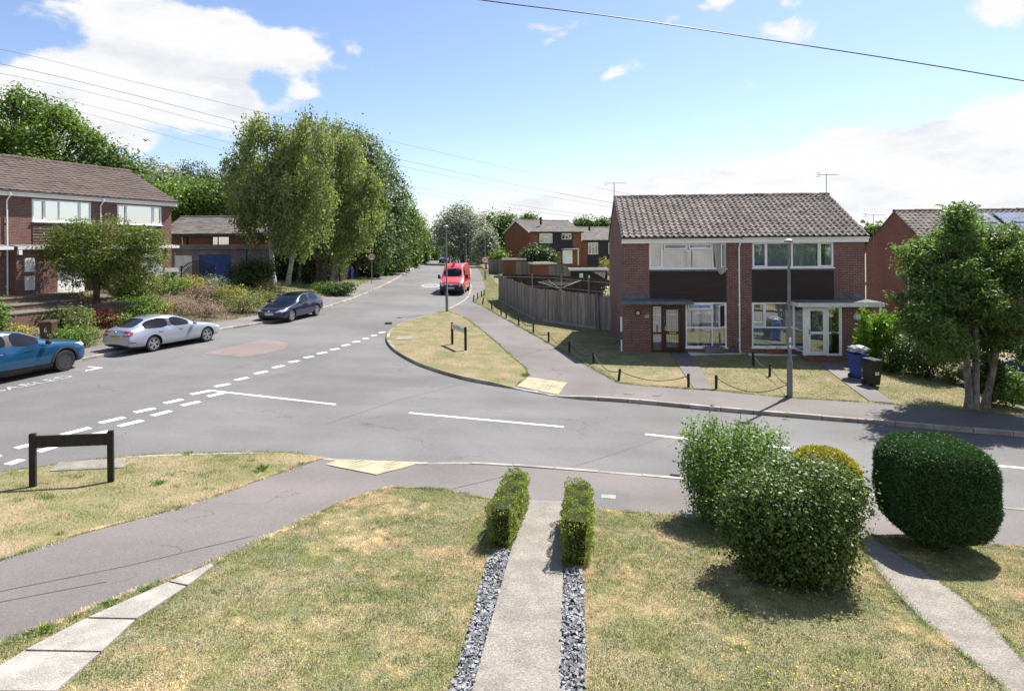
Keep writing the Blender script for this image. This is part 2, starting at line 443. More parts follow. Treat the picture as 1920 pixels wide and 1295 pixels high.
M['carglass'] = glassmat('car glass', (.20, .23, .24), 1.42, .0)
M['seat'] = pmat('car trim', (.05, .05, .052), (.08, .08, .08), 3, .8)
M['fence'] = pmat('weathered fence boards', (.275, .245, .218), (.160, .142, .128), 2.0, .9, stretch=(5, 5, .5), island=.28, bump=.003, bscale=20)
M['fence_dark'] = pmat('dark fence boards', (.070, .054, .042), (.045, .036, .03), 2, .9, stretch=(5, 5, .5), island=.25)
M['fence_grey'] = pmat('pale grey boards', (.24, .225, .20), (.17, .155, .14), 2, .9, stretch=(5, 5, .5), island=.2)
M['fence_orange'] = pmat('orange brown boards', (.30, .13, .05), (.22, .10, .04), 2, .9, island=.2)
M['post_dark'] = pmat('black stained timber', (.018, .016, .016), (.030, .025, .024), 4, .7, stretch=(4, 4, .8))
M['iron'] = pmat('rusty iron chain', (.10, .075, .06), (.06, .05, .045), 20, .7, metal=.4)
M['bark'] = pmat('bark', (.105, .085, .065), (.055, .045, .036), 7, .95, bump=.02, bscale=14, stretch=(1, 1, .35))
M['bark_pale'] = pmat('pale grey bark', (.25, .23, .195), (.115, .105, .088), 7, .9, bump=.015, bscale=18, stretch=(1, 1, .6))
M['bark_birch'] = pmat('birch bark', (.42, .40, .37), (.09, .08, .07), 3.5, .85, stretch=(1, 1, 2.6), lo=.52, hi=.66)
M['twig'] = pmat('brown twigs', (.10, .055, .032), (.06, .035, .022), 12, .9)
M['wire'] = pmat('black cable', (.030, .032, .045), None, 3, .5)
M['wire_grey'] = pmat('weathered conductor', (.16, .16, .17), None, 3, .5)
M['core'] = pmat('shade coloured core', (.020, .026, .010), (.030, .030, .014), 6, 1.)  # near-black colour stands for shade inside the clipped plants
M['bin_brown'] = pmat('brown bin plastic', (.085, .050, .036), (.060, .038, .028), 3, .5)
M['bin_blue'] = pmat('blue bin plastic', (.030, .055, .26), (.022, .042, .20), 3, .45)
M['bin_black'] = pmat('black bin plastic', (.012, .020, .018), (.018, .026, .023), 3, .42)
M['bluedoor'] = pmat('blue garage door', (.030, .085, .27), (.024, .068, .21), 2, .5)
M['render'] = pmat('grey render', (.20, .185, .175), (.145, .13, .125), 1.2, .9, bump=.003)
M['brick'] = brickmat('red brown brick', (.235, .098, .076), (.125, .064, .060), (.30, .255, .225))
M['brick_left'] = brickmat('left terrace brick', (.215, .088, .068), (.125, .058, .050), (.25, .215, .185))  # plain brick colour of the left terrace
M['brick_orange'] = brickmat('orange brown brick', (.235, .095, .042), (.185, .075, .036), (.20, .12, .08))
M['brick_side'] = brickmat('brick red gable', (.27, .085, .060), (.19, .064, .052), (.26, .18, .15))
M['tile_pan'] = pmat('mottled concrete pantiles', (.20, .170, .151), (.138, .118, .106), 1.4, .9, island=.14, speck=.15, speckscale=25)
M['tile_left'] = pmat('brown concrete tiles', (.105, .078, .067), (.078, .059, .052), .9, .9, island=.10, speck=.2, speckscale=30)
M['tile_grey'] = pmat('grey brown tiles', (.155, .138, .125), (.115, .102, .094), 1.2, .9, island=.15)
M['solar'] = pmat('solar glass', (.10, .12, .16), (.14, .16, .2), 1, .08, spec=1., coat=1.)
M['bag'] = pmat('grey plastic bag', (.42, .43, .45), (.25, .26, .30), 8, .3, spec=.5)
M['flower_white'] = leafmat('white flowers', (.75, .74, .68), (.55, .56, .45), .2)
M['flower_yellow'] = pmat('yellow petals', (.72, .55, .03), None, 4, .7)
M['terracotta'] = pmat('terracotta', (.33, .11, .05), (.25, .085, .045), 5, .8)
M['purple'] = leafmat('purple flowers', (.12, .05, .30), (.2, .1, .4), .2)
M['bird'] = pmat('dark feathers', (.02, .022, .025), None, 3, .8)
# leaves
M['L_ash'] = leafmat('bright ash leaves', (.085, .150, .030), (.165, .245, .055), .42)
M['L_oak'] = leafmat('deep green leaves', (.065, .115, .022), (.130, .190, .040), .40)
M['L_birch'] = leafmat('birch leaves', (.150, .190, .075), (.285, .325, .145), .46)
M['L_birch_y'] = leafmat('yellow green birch leaves', (.150, .180, .026), (.275, .295, .055), .42)
M['L_poplar'] = leafmat('poplar leaves', (.060, .105, .036), (.135, .185, .072), .36)
M['L_silver'] = leafmat('silver leaves', (.16, .19, .14), (.34, .37, .30), .25)
M['L_green'] = leafmat('mid green leaves', (.085, .155, .030), (.165, .245, .055), .42)
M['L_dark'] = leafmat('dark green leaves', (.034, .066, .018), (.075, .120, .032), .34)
M['L_pine'] = leafmat('blue green needles', (.050, .072, .036), (.085, .110, .050), .2)
M['L_maple'] = leafmat('olive maple leaves', (.078, .110, .018), (.175, .215, .045), .40)
M['L_redmaple'] = leafmat('crimson leaves', (.22, .030, .045), (.40, .085, .11), .35)
M['L_shrub'] = leafmat('fresh shrub leaves', (.085, .165, .032), (.215, .320, .100), .38)
M['L_shrub_dk'] = leafmat('dark shrub leaves', (.044, .082, .014), (.115, .165, .040), .26, rough=.48, spec=.35)
M['L_yellow'] = leafmat('golden foliage', (.28, .27, .022), (.46, .42, .06), .3)
M['L_yew'] = leafmat('yew needles', (.030, .078, .027), (.072, .155, .050), .16, rough=.55)
M['L_box'] = leafmat('box leaves', (.115, .175, .024), (.30, .34, .075), .3)
M['L_sumac'] = leafmat('pinnate leaves', (.055, .115, .026), (.165, .245, .070), .44)
M['L_conifer'] = leafmat('lime conifer sprays', (.13, .26, .022), (.24, .38, .06), .5)
M['L_straw'] = leafmat('straw stems', (.30, .23, .10), (.42, .35, .18), .3)
M['L_heather'] = leafmat('faded mauve heads', (.20, .135, .115), (.33, .24, .20), .25)
M['L_olive'] = leafmat('olive leaves', (.10, .13, .035), (.22, .24, .08), .3)
M['L_gold'] = leafmat('gold green leaves', (.22, .22, .035), (.36, .33, .08), .3)
# ------------------------------------------------------------------ ground sheets
_G0 = G0
def G0(X, Y):                      # the road tops a crest and drops away behind it
    return _G0(X, Y) - .022 * (sp(np.asarray(Y, float) - 118, 4) - sp(np.asarray(Y, float) - 320, 4))
DROPS = [gp(650, 853), gp(710, 856), gp(770, 859), gp(985, 727), gp(1030, 735)]
def P(X, Y):
    """footway level: G, let down to the road at the crossing points"""
    X = np.asarray(X, float); Y = np.asarray(Y, float)
    d = np.zeros(np.broadcast(X, Y).shape)
    for q in DROPS: d = np.maximum(d, np.exp(-((X - q.x) ** 2 + (Y - q.y) ** 2) / .85 ** 2))
    return G(X, Y) - .085 * d
def smooth_line(pts, n=6):
    """Catmull-Rom through 2-D points"""
    p = [np.array(q[:2], float) for q in pts]; p = [2 * p[0] - p[1]] + p + [2 * p[-1] - p[-2]]
    out = []
    for i in range(1, len(p) - 2):
        a, b, c, d = p[i - 1:i + 3]
        for k in range(n):
            t = k / n
            out.append(.5 * (2 * b + (c - a) * t + (2 * a - 5 * b + 4 * c - d) * t * t + (3 * b - a - 3 * c + d) * t ** 3))
    out.append(p[-2]); return np.array(out)
def resample(pts, step, closed=False):
    p = np.array([q[:2] for q in pts], float)
    if closed: p = np.vstack([p, p[:1]])
    d = np.r_[0, np.cumsum(np.hypot(*np.diff(p, axis=0).T))]
    n = max(2, int(d[-1] / step) + 1)
    s = np.linspace(0, d[-1], n + 1)
    if not closed:
        return np.c_[np.interp(s, d, p[:, 0]), np.interp(s, d, p[:, 1])]
    s = np.unique(np.round(np.r_[s, d], 4))[:-1]       # keep the corners
    q = np.c_[np.interp(s, d, p[:, 0]), np.interp(s, d, p[:, 1])]
    keep = [0]
    for i in range(1, len(q)):
        if np.hypot(*(q[i] - q[keep[-1]])) > 1e-3: keep.append(i)
    return q[keep]
def offset_line(p, d):
    p = np.asarray(p); t = np.gradient(p, axis=0); t /= np.linalg.norm(t, axis=1)[:, None]
    return p + np.c_[-t[:, 1], t[:, 0]] * d
def inside(px, py, poly):
    r = np.zeros(len(px), bool); n = len(poly)
    for i in range(n):
        x1, y1 = poly[i]; x2, y2 = poly[(i + 1) % n]
        if y1 == y2: continue
        c = ((y1 > py) != (y2 > py)) & (px < (x2 - x1) * (py - y1) / (y2 - y1) + x1)
        r ^= c
    return r
def pix(pts, g=G): return np.array([gp(x, y, 0, g)[:2] for x, y in pts])
def sheet(name, poly, off, mat, step=.8, parent=None, hfun=None, thick=0.):
    hfun = hfun or P
    poly = np.asarray(poly, float)
    b = resample(poly, step, True); n = len(b)
    x0, y0 = b.min(0); x1, y1 = b.max(0)
    gx, gy = np.meshgrid(np.arange(x0, x1, step), np.arange(y0, y1, step)); gx = gx.ravel() + .013; gy = gy.ravel() + .007
    k = inside(gx, gy, b); g = np.c_[gx[k], gy[k]]
    if len(g):
        dm = np.min(np.hypot(g[:, None, 0] - b[None, :, 0], g[:, None, 1] - b[None, :, 1]), axis=1) if len(g) * n < 4e7 else np.ones(len(g))
        g = g[dm > step * .35]
    pts = [Vector(q) for q in np.vstack([b, g])]
    vs, es, fs, *_ = delaunay_2d_cdt(pts, [(i, (i + 1) % n) for i in range(n)], [list(range(n))], 1, 1e-5)
    co = np.array([v[:] for v in vs]); z = hfun(co[:, 0], co[:, 1]) + off
    v3 = np.c_[co, z]; tri = [tuple(f) for f in fs]
    me = bpy.data.meshes.new(name)
    if thick:
        m = len(v3)
        cnt = {}
        for f in tri:
            for i in range(len(f)):
                e = (f[i], f[(i + 1) % len(f)]); cnt[e] = 1
        rim = [e for e in cnt if (e[1], e[0]) not in cnt]
        low = v3.copy(); low[:, 2] -= thick
        tri = tri + [(a, a + m, b2 + m, b2) for a, b2 in rim]; v3 = np.vstack([v3, low])
    me.from_pydata(v3.tolist(), [], tri); me.update()
    bm = bmesh.new(); bm.from_mesh(me)
    for f in bm.faces:
        if f.normal.z < 0 and abs(f.normal.z) > .3: f.normal_flip()
    bm.to_mesh(me); bm.free()
    return link(name, me, mat, parent)
def struct(o): return tag(o, kind='structure')

# --- wide ground under everything
def axis(*segs):
    a = []
    for lo, hi, st in segs: a += list(np.arange(lo, hi, st))
    return np.array(a + [segs[-1][1]])
ax = axis((-1500, -200, 130), (-200, -60, 14), (-60, 60, 1.5), (60, 200, 14), (200, 1500, 130))
ay = axis((-300, -20, 35), (-20, 2, 4), (2, 75, 1.5), (75, 150, 3.5), (150, 400, 25), (400, 2600, 220))
gx, gy = np.meshgrid(ax, ay)
gz = G(np.clip(gx, -60, 60), gy) - .17
idx = np.arange(gx.size).reshape(gx.shape)
fc = np.stack([idx[:-1, :-1], idx[:-1, 1:], idx[1:, 1:], idx[1:, :-1]], -1).reshape(-1, 4)
struct(link('ground', np_mesh('ground', np.c_[gx.ravel(), gy.ravel(), gz.ravel()], fc), M['field'], None, True))

# --- kerb lines, seen in the photograph
KL = smooth_line([(-24, 8), (-19.5, 12)] + [tuple(gp(x, y)[:2]) for x, y in ((0, 703), (190, 665), (400, 619), (480, 606), (560, 590), (640, 566), (690, 548), (742, 523), (757, 513), (775, 503), (790, 494.5), (798, 489.3))] + [(-17.5, 128), (-19, 140)], 8)
KFAR = smooth_line([(-9, 140), (-8, 125)] + [tuple(gp(x, y)[:2]) for x, y in ((858, 491), (866, 500), (872, 512), (881, 533), (880, 545), (872, 560), (838, 579), (790, 593), (757, 603), (733, 616), (725, 629), (727, 641), (740, 655), (766, 671), (800, 686), (870, 706.5), (960, 723), (1060, 740), (1200, 750.5), (1400, 769), (1600, 785), (1920, 812), (2400, 850))], 8)
KNEAR = smooth_line([(-26, 9.2)] + [tuple(gp(x, y)[:2]) for x, y in ((-500, 930), (0, 885), (140, 866), (270, 853.5), (440, 848), (545, 848), (610, 852), (790, 860), (1000, 872.5), (1260, 893), (1600, 922), (1920, 953), (2500, 1010))], 8)
road_poly = np.vstack([offset_line(KL, .06), offset_line(KFAR, .06), [[45, 19], [45, 8]], offset_line(KNEAR, -.06)[::-1]])
struct(sheet('road', road_poly, -.10, M['asphalt'], 1.2, hfun=G))
def kerb(name, line, side, w=.13, lowz=-.2):
    ln = resample(line, .30); mb = MB(); off = offset_line(ln, side * w)
    z = P(ln[:, 0], ln[:, 1]); zo = P(off[:, 0], off[:, 1])
    j = 0
    while j < len(ln) - 1:
        e = min(j + 3, len(ln) - 1)
        vs = []; jt = np.random.default_rng(j).normal(0, .004, 2)
        for i in range(j, e + 1):
            u = .010 if i == j else (-.010 if i == e else 0)
            t = ln[min(i + 1, len(ln) - 1)] - ln[max(i - 1, 0)]; t = t / np.linalg.norm(t) * u
            a = ln[i] + t; b = off[i] + t
            a2 = a + (b - a) * .12
            vs += [(a[0], a[1], z[i] + lowz), (a[0], a[1], z[i] - .012 + jt[0]), (a2[0], a2[1], z[i] + .010 + jt[0]), (b[0], b[1], zo[i] + .012 + jt[0]), (b[0], b[1], zo[i] + lowz)]
        n = e - j + 1; fs = []
        for i in range(n - 1):
            for k in range(4): fs.append((i * 5 + k, i * 5 + k + 1, i * 5 + 6 + k, i * 5 + 5 + k))
        fs += [(0, 1, 2, 3, 4), tuple((n - 1) * 5 + k for k in (4, 3, 2, 1, 0))]
        mb.add(vs, fs); j = e
    return struct(mb.build(name, KERBM))
KERBM = pmat('kerb stones', (.36, .325, .285), (.20, .185, .165), 1.6, .85, bump=.003, island=.16, speck=.15)
kerb('kerb', KL, 1); kerb('kerb', KFAR, 1); kerb('kerb', KNEAR, -1)

# --- footways
LB = offset_line(KL, 1.95)
struct(sheet('pavement', np.vstack([KL[4:], LB[4:][::-1]]), 0., M['pave2'], .9))
np_edge = [(-300, 1330), (0, 1206), (120, 1162), (270, 1102), (390, 1060), (470, 1022), (540, 990), (640, 941), (730, 913), (830, 917), (905, 934), (985, 941), (1060, 945), (1120, 955), (1270, 967), (1400, 982), (1600, 1002), (1660, 1007), (1780, 1016), (1920, 1026), (2500, 1075)]
NE = pix(np_edge)
kn = resample(KNEAR, .5)
verge_low = pix([(-300, 1150), (0, 1050), (150, 1001), (340, 950), (480, 902), (560, 872), (597, 857)])
i_tip = np.argmin(np.hypot(*(kn - pix([(597, 851)])[0]).T))
struct(sheet('pavement', np.vstack([verge_low, kn[i_tip:], NE[::-1]]), 0., M['pave'], .6))
kf = resample(KFAR, .5)
def near_i(line, px, py): return int(np.argmin(np.hypot(*(line - pix([(px, py)])[0]).T)))
fe = [(880, 494), (893, 500), (901, 510), (906, 525), (910, 540), (907, 551), (893, 562), (889, 568), (905, 574), (950, 599), (1000, 627), (1067, 665), (1112, 691), (1160, 718), (1225, 724), (1290, 729), (1343, 732), (1478, 745), (1625, 754), (1700, 760), (1780, 767), (1920, 779), (2400, 818)]
FE = pix(fe)
fverge_r = [(838, 582), (846, 586), (868, 593), (895, 613), (930, 641), (960, 669), (985, 690), (990, 704), (966, 722)]
FV = pix(fverge_r)
ia, ib = near_i(kf, 838, 581), near_i(kf, 964, 723)
fpoly = np.vstack([pix([(868, 493)]), kf[near_i(kf, 881, 533):ia], FV, kf[ib:], FE[::-1]])
struct(sheet('pavement', fpoly, 0., M['pave'], .7))
# grass islands between footway and kerb
struct(sheet('verge', np.vstack([kf[ia:ib + 1], FV[::-1]]), .012, M['earth'], .6))
vl = np.vstack([kn[:i_tip + 1], verge_low[::-1]])
struct(sheet('verge', vl, .012, M['earth'], .5))
lawn_near = np.vstack([NE, [[22, 9.5], [22, 3.2], [-9, 3.2]]])
struct(sheet('lawn', lawn_near, .002, M['earth'], .4))
lawn_far = np.vstack([FE[10:], [[30, 20], [30, 34]], pix([(1160, 615), (1005, 601)])])
struct(sheet('lawn', lawn_far, .006, M['earth'], .8))
struct(sheet('verge', np.vstack([FE[:11], pix([(1005, 600), (962, 579), (936, 562), (934, 535), (915, 512), (900, 496)])]), .004, M['earth'], 1.))
struct(sheet('verge', pix([(872, 509), (876, 521), (883, 521), (885, 505), (878, 503)]), .02, M['earth'], .6))
bed_back = offset_line(KL, 15.5)
iL = near_i(KL, 640, 566)
struct(sheet('garden_ground', np.vstack([LB[4:iL], bed_back[4:iL][::-1]]), .0, M['soil'], .8))
struct(sheet('verge', np.vstack([LB[iL - 2:near_i(KL, 742, 523)], offset_line(KL, 9)[iL - 2:near_i(KL, 742, 523)][::-1]]), .012, M['earth'], .8))

# --- garden paths, slabs, crossings
GPATH = pix([(987, 940), (1057, 943), (1056, 1000), (1055, 1100), (1051, 1290), (1048, 1420), (850, 1420), (888, 1290), (940, 1100), (968, 1000)])
struct(sheet('garden_path', GPATH, .035, M['conc'], .4, thick=.08))
RPATH = smooth_line(pix([(1606, 1000), (1622, 1030), (1650, 1075), (1700, 1133), (1770, 1198), (1840, 1255), (1900, 1305), (2000, 1400)]), 5)
RPATH2 = smooth_line(pix([(1632, 1000), (1660, 1024), (1722, 1064), (1790, 1110), (1838, 1150), (1880, 1195), (1930, 1250), (2040, 1350)]), 5)
struct(sheet('curved_path', np.vstack([RPATH, RPATH2[::-1]]), .014, M['conc'], .4, thick=.06))
struct(sheet('front_path', pix([(1256, 662), (1291, 662), (1313, 690), (1336, 731), (1301, 729), (1278, 695)]), .03, M['pave'], .5, thick=.06))
struct(sheet('front_path', pix([(1520, 668), (1578, 668), (1618, 716), (1678, 757), (1630, 753), (1566, 705)]), .03, M['pave'], .5, thick=.06))
SLABS = [[(395, 1060), (318, 1093), (352, 1100), (400, 1064)], [(314, 1095), (166, 1161), (256, 1163), (349, 1103)], [(160, 1164), (48, 1222), (190, 1225), (253, 1166)], [(44, 1226), (-80, 1300), (104, 1300), (187, 1228)], [(-86, 1305), (-200, 1400), (0, 1400), (100, 1305)]]
for s_ in SLABS:
    tag(sheet('concrete_slab', pix(s_), .03, M['slabs'], .4, thick=.07), ['pale concrete slab, small pointed end piece of the row by the lawn', 'pale concrete slab, second from the pointed far end of the row', 'pale concrete slab between two open joints, third from the far end', 'wide pale concrete slab at the bottom left corner of the view', 'pale concrete slab just outside the bottom left corner'][SLABS.index(s_)], 'paving slab', 'pale slabs beside the footway')
def tactile(corners, nu, nv, label):
    a, b, c, d = [Vector(gp(*q)[:2]).to_3d() for q in corners]
    mb = MB()
    for i in range(nu):
        for j in range(nv):
            g = .012
            def q(u, v):
                p = (a * (1 - u) + b * u) * (1 - v) + (d * (1 - u) + c * u) * v
                return Vector((p.x, p.y, float(P(p.x, p.y))))
            u0, u1, v0, v1 = (i + g) / nu, (i + 1 - g) / nu, (j + g) / nv, (j + 1 - g) / nv
            cs = [q(u0, v0), q(u1, v0), q(u1, v1), q(u0, v1)]
            hh = .016 + random.uniform(-.003, .003)
            mb.hexa([p + Vector((0, 0, -.02)) for p in cs] + [p + Vector((0, 0, hh)) for p in cs])
            for bi in range(6):
                for bj in range(6):
                    p = q(u0 + (u1 - u0) * (bi + .5) / 6, v0 + (v1 - v0) * (bj + .5) / 6) + Vector((0, 0, hh))
                    mb.lathe([(.013, -.001), (.009, .005)], 6, p)
    return tag(mb.build('tactile_paving', M['tactile']), label, 'tactile paving', 'buff crossing slabs')
tactile([(608, 866), (640, 854), (790, 860), (706, 889)], 4, 2, 'buff blister paving at the near kerb, beside the lawn side footway')
tactile([(968, 721), (990, 707), (1064, 717), (1047, 736)], 4, 2, 'buff blister paving at the far kerb, below the footway to the van')

# --- road markings
def strip(mb, p0, p1, w, off=-.096, h=G, shift=0.):
    a, b = np.array(p0, float), np.array(p1, float); d = (b - a); L = np.hypot(*d); d /= L; n = np.array([-d[1], d[0]])
    k = max(1, int(L / .8)); rows = []
    for i in range(k + 1):
        c = a + d * L * i / k
        for s_ in (-.5, .5):
            q = c + n * (w * s_ + shift); rows.append((q[0], q[1], float(h(q[0], q[1])) + off))
    mb.add(rows, [(2 * i, 2 * i + 2, 2 * i + 3, 2 * i + 1) for i in range(k)])
mk = MB()
def z6(x, y): return (x / 3, 600 + y / 3)
def z7(x, y): return (600 + x / 3, 560 + y / 3)
dash = [z6(*a) + z6(*b) for a, b in (((80, 699), (270, 648)), ((340, 625), (515, 577)), ((553, 560), (708, 520)), ((748, 502), (880, 470)), ((918, 452), (1035, 421)), ((1065, 403), (1190, 374)),
        ((-190, 775), (12, 728)), ((1200, 360), (1300, 336)), ((1315, 325), (1403, 301)), ((1425, 290), (1510, 266)), ((1525, 257), (1605, 236)), ((1617, 227), (1690, 209)), ((1702, 202), (1770, 185)), ((1778, 180), (1845, 162)),
        ((0, 800), (130, 752)), ((205, 718), (390, 660)), ((480, 630), (622, 596)), ((658, 578), (810, 537)), ((848, 520), (970, 484)), ((1015, 465), (1130, 433)), ((1160, 415), (1270, 385)))]
dash += [z7(*a) + z7(*b) for a, b in (((50, 278), (115, 262)), ((117, 256), (175, 240)), ((175, 236), (232, 222)), ((232, 218), (280, 206)), ((280, 200), (328, 188)), ((325, 185), (372, 170)))]
for x0, y0, x1, y1 in dash:
    a, b = gp(x0 + 3, y0 - 1.5)[:2], gp(x1 - 3, y1 + 1.5)[:2]
    strip(mk, a, b, .2)
for x0, y0, x1, y1 in ((392, 725.5, 629, 751.5), (767, 767, 1057, 793), (1210, 806.5, 1490, 832.5), (1640, 845, 1700, 850.5), (1855, 863, 2000, 876), (2100, 886, 2300, 905)):
    strip(mk, gp(x0, y0)[:2], gp(x1, y1)[:2], .11)
strip(mk, gp(160, 689.5)[:2], gp(192, 683.5)[:2], .10); strip(mk, gp(166, 682)[:2], gp(186, 684)[:2], .10)
struct(mk.build('road_marking', M['white_line']))
tb = MB(); a = Vector(gp(-60, 737.5)[:2]); b = Vector(gp(134, 699)[:2]); u = (b - a).normalized(); n_ = Vector((-u.y, u.x)); mid = (a + b) / 2
def onroad(x, y, d):
    q = mid + u * x + n_ * (y + .02); return (q.x, q.y, float(G(q.x, q.y)) - .096)
text_mb(tb, 'DISABLED', .62, onroad, width=(b - a).length)
struct(tb.build('road_lettering', M['worn_line']))
rb = MB(); c = gp(808, 533.5)
ring = []
for i in range(28):
    an = 2 * math.pi * i / 28
    for r in (.62, .86): ring.append((c.x + r * math.cos(an), c.y + 2.1 * r * math.sin(an), float(G(c.x + r * math.cos(an), c.y + 2.1 * r * math.sin(an))) - .094))
rb.add(ring, [(2 * i, 2 * i + 1, (2 * i + 3) % 56, (2 * i + 2) % 56) for i in range(28)])
text_mb(rb, '30', .8, lambda x, y, d: (c.x - x, c.y - y * 3.6, float(G(c.x - x, c.y - 3.6 * y)) - .094))
struct(rb.build('road_lettering', M['worn_line']))
struct(sheet('road_patch', pix([(383, 658), (437, 645), (490, 633.5), (520, 634.5), (541, 640), (536, 648), (520, 653), (488, 660), (455, 665)]), -.094, M['patch'], .8, hfun=G))
struct(sheet('road_patch', pix([(1110, 915), (1180, 920), (1185, 957), (1118, 952)]), .005, M['asphalt_path'], .5))
struct(sheet('road_patch', pix([(868, 567), (886, 557), (905, 572), (880, 584), (852, 584)]), .005, M['asphalt_path'], .7))
struct(sheet('road_patch', pix([(1790, 768), (1850, 774), (1835, 787), (1775, 780)]), .005, M['asphalt_path'], .5))
def cover(c4, label, mat='steel', h=.012):
    p = [gp(*q) for q in c4]; mb = MB()
    lo = [Vector((q.x, q.y, float(P(q.x, q.y)) - .03)) for q in p]; hi = [Vector((q.x, q.y, float(P(q.x, q.y)) + h)) for q in p]
    mb.hexa(lo + hi)
    ctr = sum(hi, Vector()) / 4
    fr = [q + (ctr - q) * .16 + Vector((0, 0, .004)) for q in hi]
    mb.hexa([q - Vector((0, 0, .01)) for q in fr] + fr)
    return tag(mb.build('access_cover', M[mat], bevel=.003), label, 'access cover')
cover([(1128, 927), (1155, 929), (1153, 936), (1126, 934)], 'small pale rectangular access cover in a dark tarmac patch by the right hedge', 'kerb')
cover([(1172, 735), (1190, 736.5), (1186, 740), (1168, 738.5)], 'small footway cover left of its twin near the tilted post', 'pave2')
cover([(1226, 739), (1240, 740), (1237, 743), (1223, 742)], 'small footway cover nearer the lamp post on the far side', 'pave2')
cover([(93, 885), (112, 868), (236, 860), (233, 878)], 'worn concrete cover slab in the grass behind the black sign', 'conc', .03)
cover([(742, 638), (746, 632), (775, 631), (773, 637)], 'pale concrete cover slab in the grass at the rounded kerb', 'conc', .03)
cover([(1258, 884), (1276, 886), (1274, 891), (1256, 889)], 'little cover at the near kerb beside the leafy shrub', 'pave2')
cover([(722, 602.5), (735, 602.5), (735, 604.5), (722, 604.5)], 'iron drain grate against the curving kerb', 'black', -.07)
# white stone chip strips at the foot of the far houses
for pp, lab in (([(1290, 655), (1394, 655), (1398, 664), (1290, 667)], 'strip of white stone chips under the left house window'), ([(1398, 657), (1502, 657), (1508, 668), (1404, 667)], 'strip of white stone chips under the right house window')):
    tag(sheet('white_gravel', pix(pp), .03, M['gravel'], .3, thick=.05), kind='stuff')

# ------------------------------------------------------------------ grass
class VN:
    def __init__(s, seed): s.g = np.random.default_rng(seed).random((256, 256))
    def __call__(s, x, y, sc):
        x = np.asarray(x) / sc + 1000.3; y = np.asarray(y) / sc + 1000.7
        xi = np.floor(x).astype(int); yi = np.floor(y).astype(int); fx = x - xi; fy = y - yi
        fx = fx * fx * (3 - 2 * fx); fy = fy * fy * (3 - 2 * fy); g = s.g
        a = g[xi % 256, yi % 256]; b = g[(xi + 1) % 256, yi % 256]; c = g[xi % 256, (yi + 1) % 256]; d = g[(xi + 1) % 256, (yi + 1) % 256]
        return (a * (1 - fx) + b * fx) * (1 - fy) + (c * (1 - fx) + d * fx) * fy
vn = VN(3); vn2 = VN(9)
STRAW = np.array((.68, .545, .295)); PALE = np.array((.80, .70, .48)); GREEN = np.array((.26, .315, .095)); DEEP = np.array((.11, .165, .05)); TAN = np.array((.55, .385, .22)); SAGE = np.array((.30, .335, .21))
def tones(x, y, n, green):
    g = vn(x, y, 1.7) * .40 + vn2(x, y, .50) * .45 + vn(y, x, .16) * .45 - .65 + green
    k = np.clip(.5 + g * 3.0 + rng.normal(0, .2, n), 0, 1)[:, None]
    t = np.clip(vn2(y, x, .9) * 1.9 - .62 + rng.normal(0, .15, n), 0, 1)[:, None]
    dry = STRAW * (1 - t) + TAN * t
    dry = dry + (PALE - dry) * (rng.random((n, 1)) < .32)
    gr = GREEN + (DEEP - GREEN) * np.clip(rng.normal(.35, .3, (n, 1)) + (vn(x, y, .9)[:, None] - .5), 0, 1)
    gr = gr + (SAGE - gr) * (rng.random((n, 1)) < .25 + .5 * (vn(y, x, .35)[:, None] > .6))
    return (dry * (1 - k) + gr * k) * rng.uniform(.75, 1.22, (n, 1)) * (.46 + 1.14 * (.5 * vn2(x, y, .045) + .5 * vn(y, x, .10)))[:, None]
def sample_poly(poly, dens, excl=()):
    poly = np.asarray(poly); x0, y0 = poly.min(0); x1, y1 = poly.max(0)
    n = int((x1 - x0) * (y1 - y0) * dens)
    x = rng.uniform(x0, x1, n); y = rng.uniform(y0, y1, n); k = inside(x, y, poly)
    for e in excl: k &= ~inside(x, y, np.asarray(e))
    return x[k], y[k]
def grass(poly, dens, hgt, wid, green=.5, excl=(), hf=P, bare=.25):
    x, y = sample_poly(poly, dens, excl)
    keep = rng.random(len(x)) > bare * np.clip((vn2(x, y, .8) - .45) * 4, 0, 1); x, y = x[keep], y[keep]
    n = len(x); x = x + rng.normal(0, .022, n); y = y + rng.normal(0, .022, n); a = rng.uniform(0, 2 * np.pi, n); lean = rng.uniform(.1, 1.3, n); h = hgt * rng.uniform(.45, 1.25, n)
    z = hf(x, y); dx, dy = np.cos(a), np.sin(a); w = wid * rng.uniform(.6, 1.4, n) * .5
    b = np.c_[x, y, z]; sx = np.c_[-dy * w, dx * w, 0 * w]
    tip = b + np.c_[dx * np.sin(lean) * h, dy * np.sin(lean) * h, np.cos(lean) * h + .004]
    v = np.stack([b - sx, b + sx, tip], 1).reshape(-1, 3)
    c = np.repeat(tones(x, y, n, green), 3, 0)
    return v, np.arange(3 * n).reshape(-1, 3), c
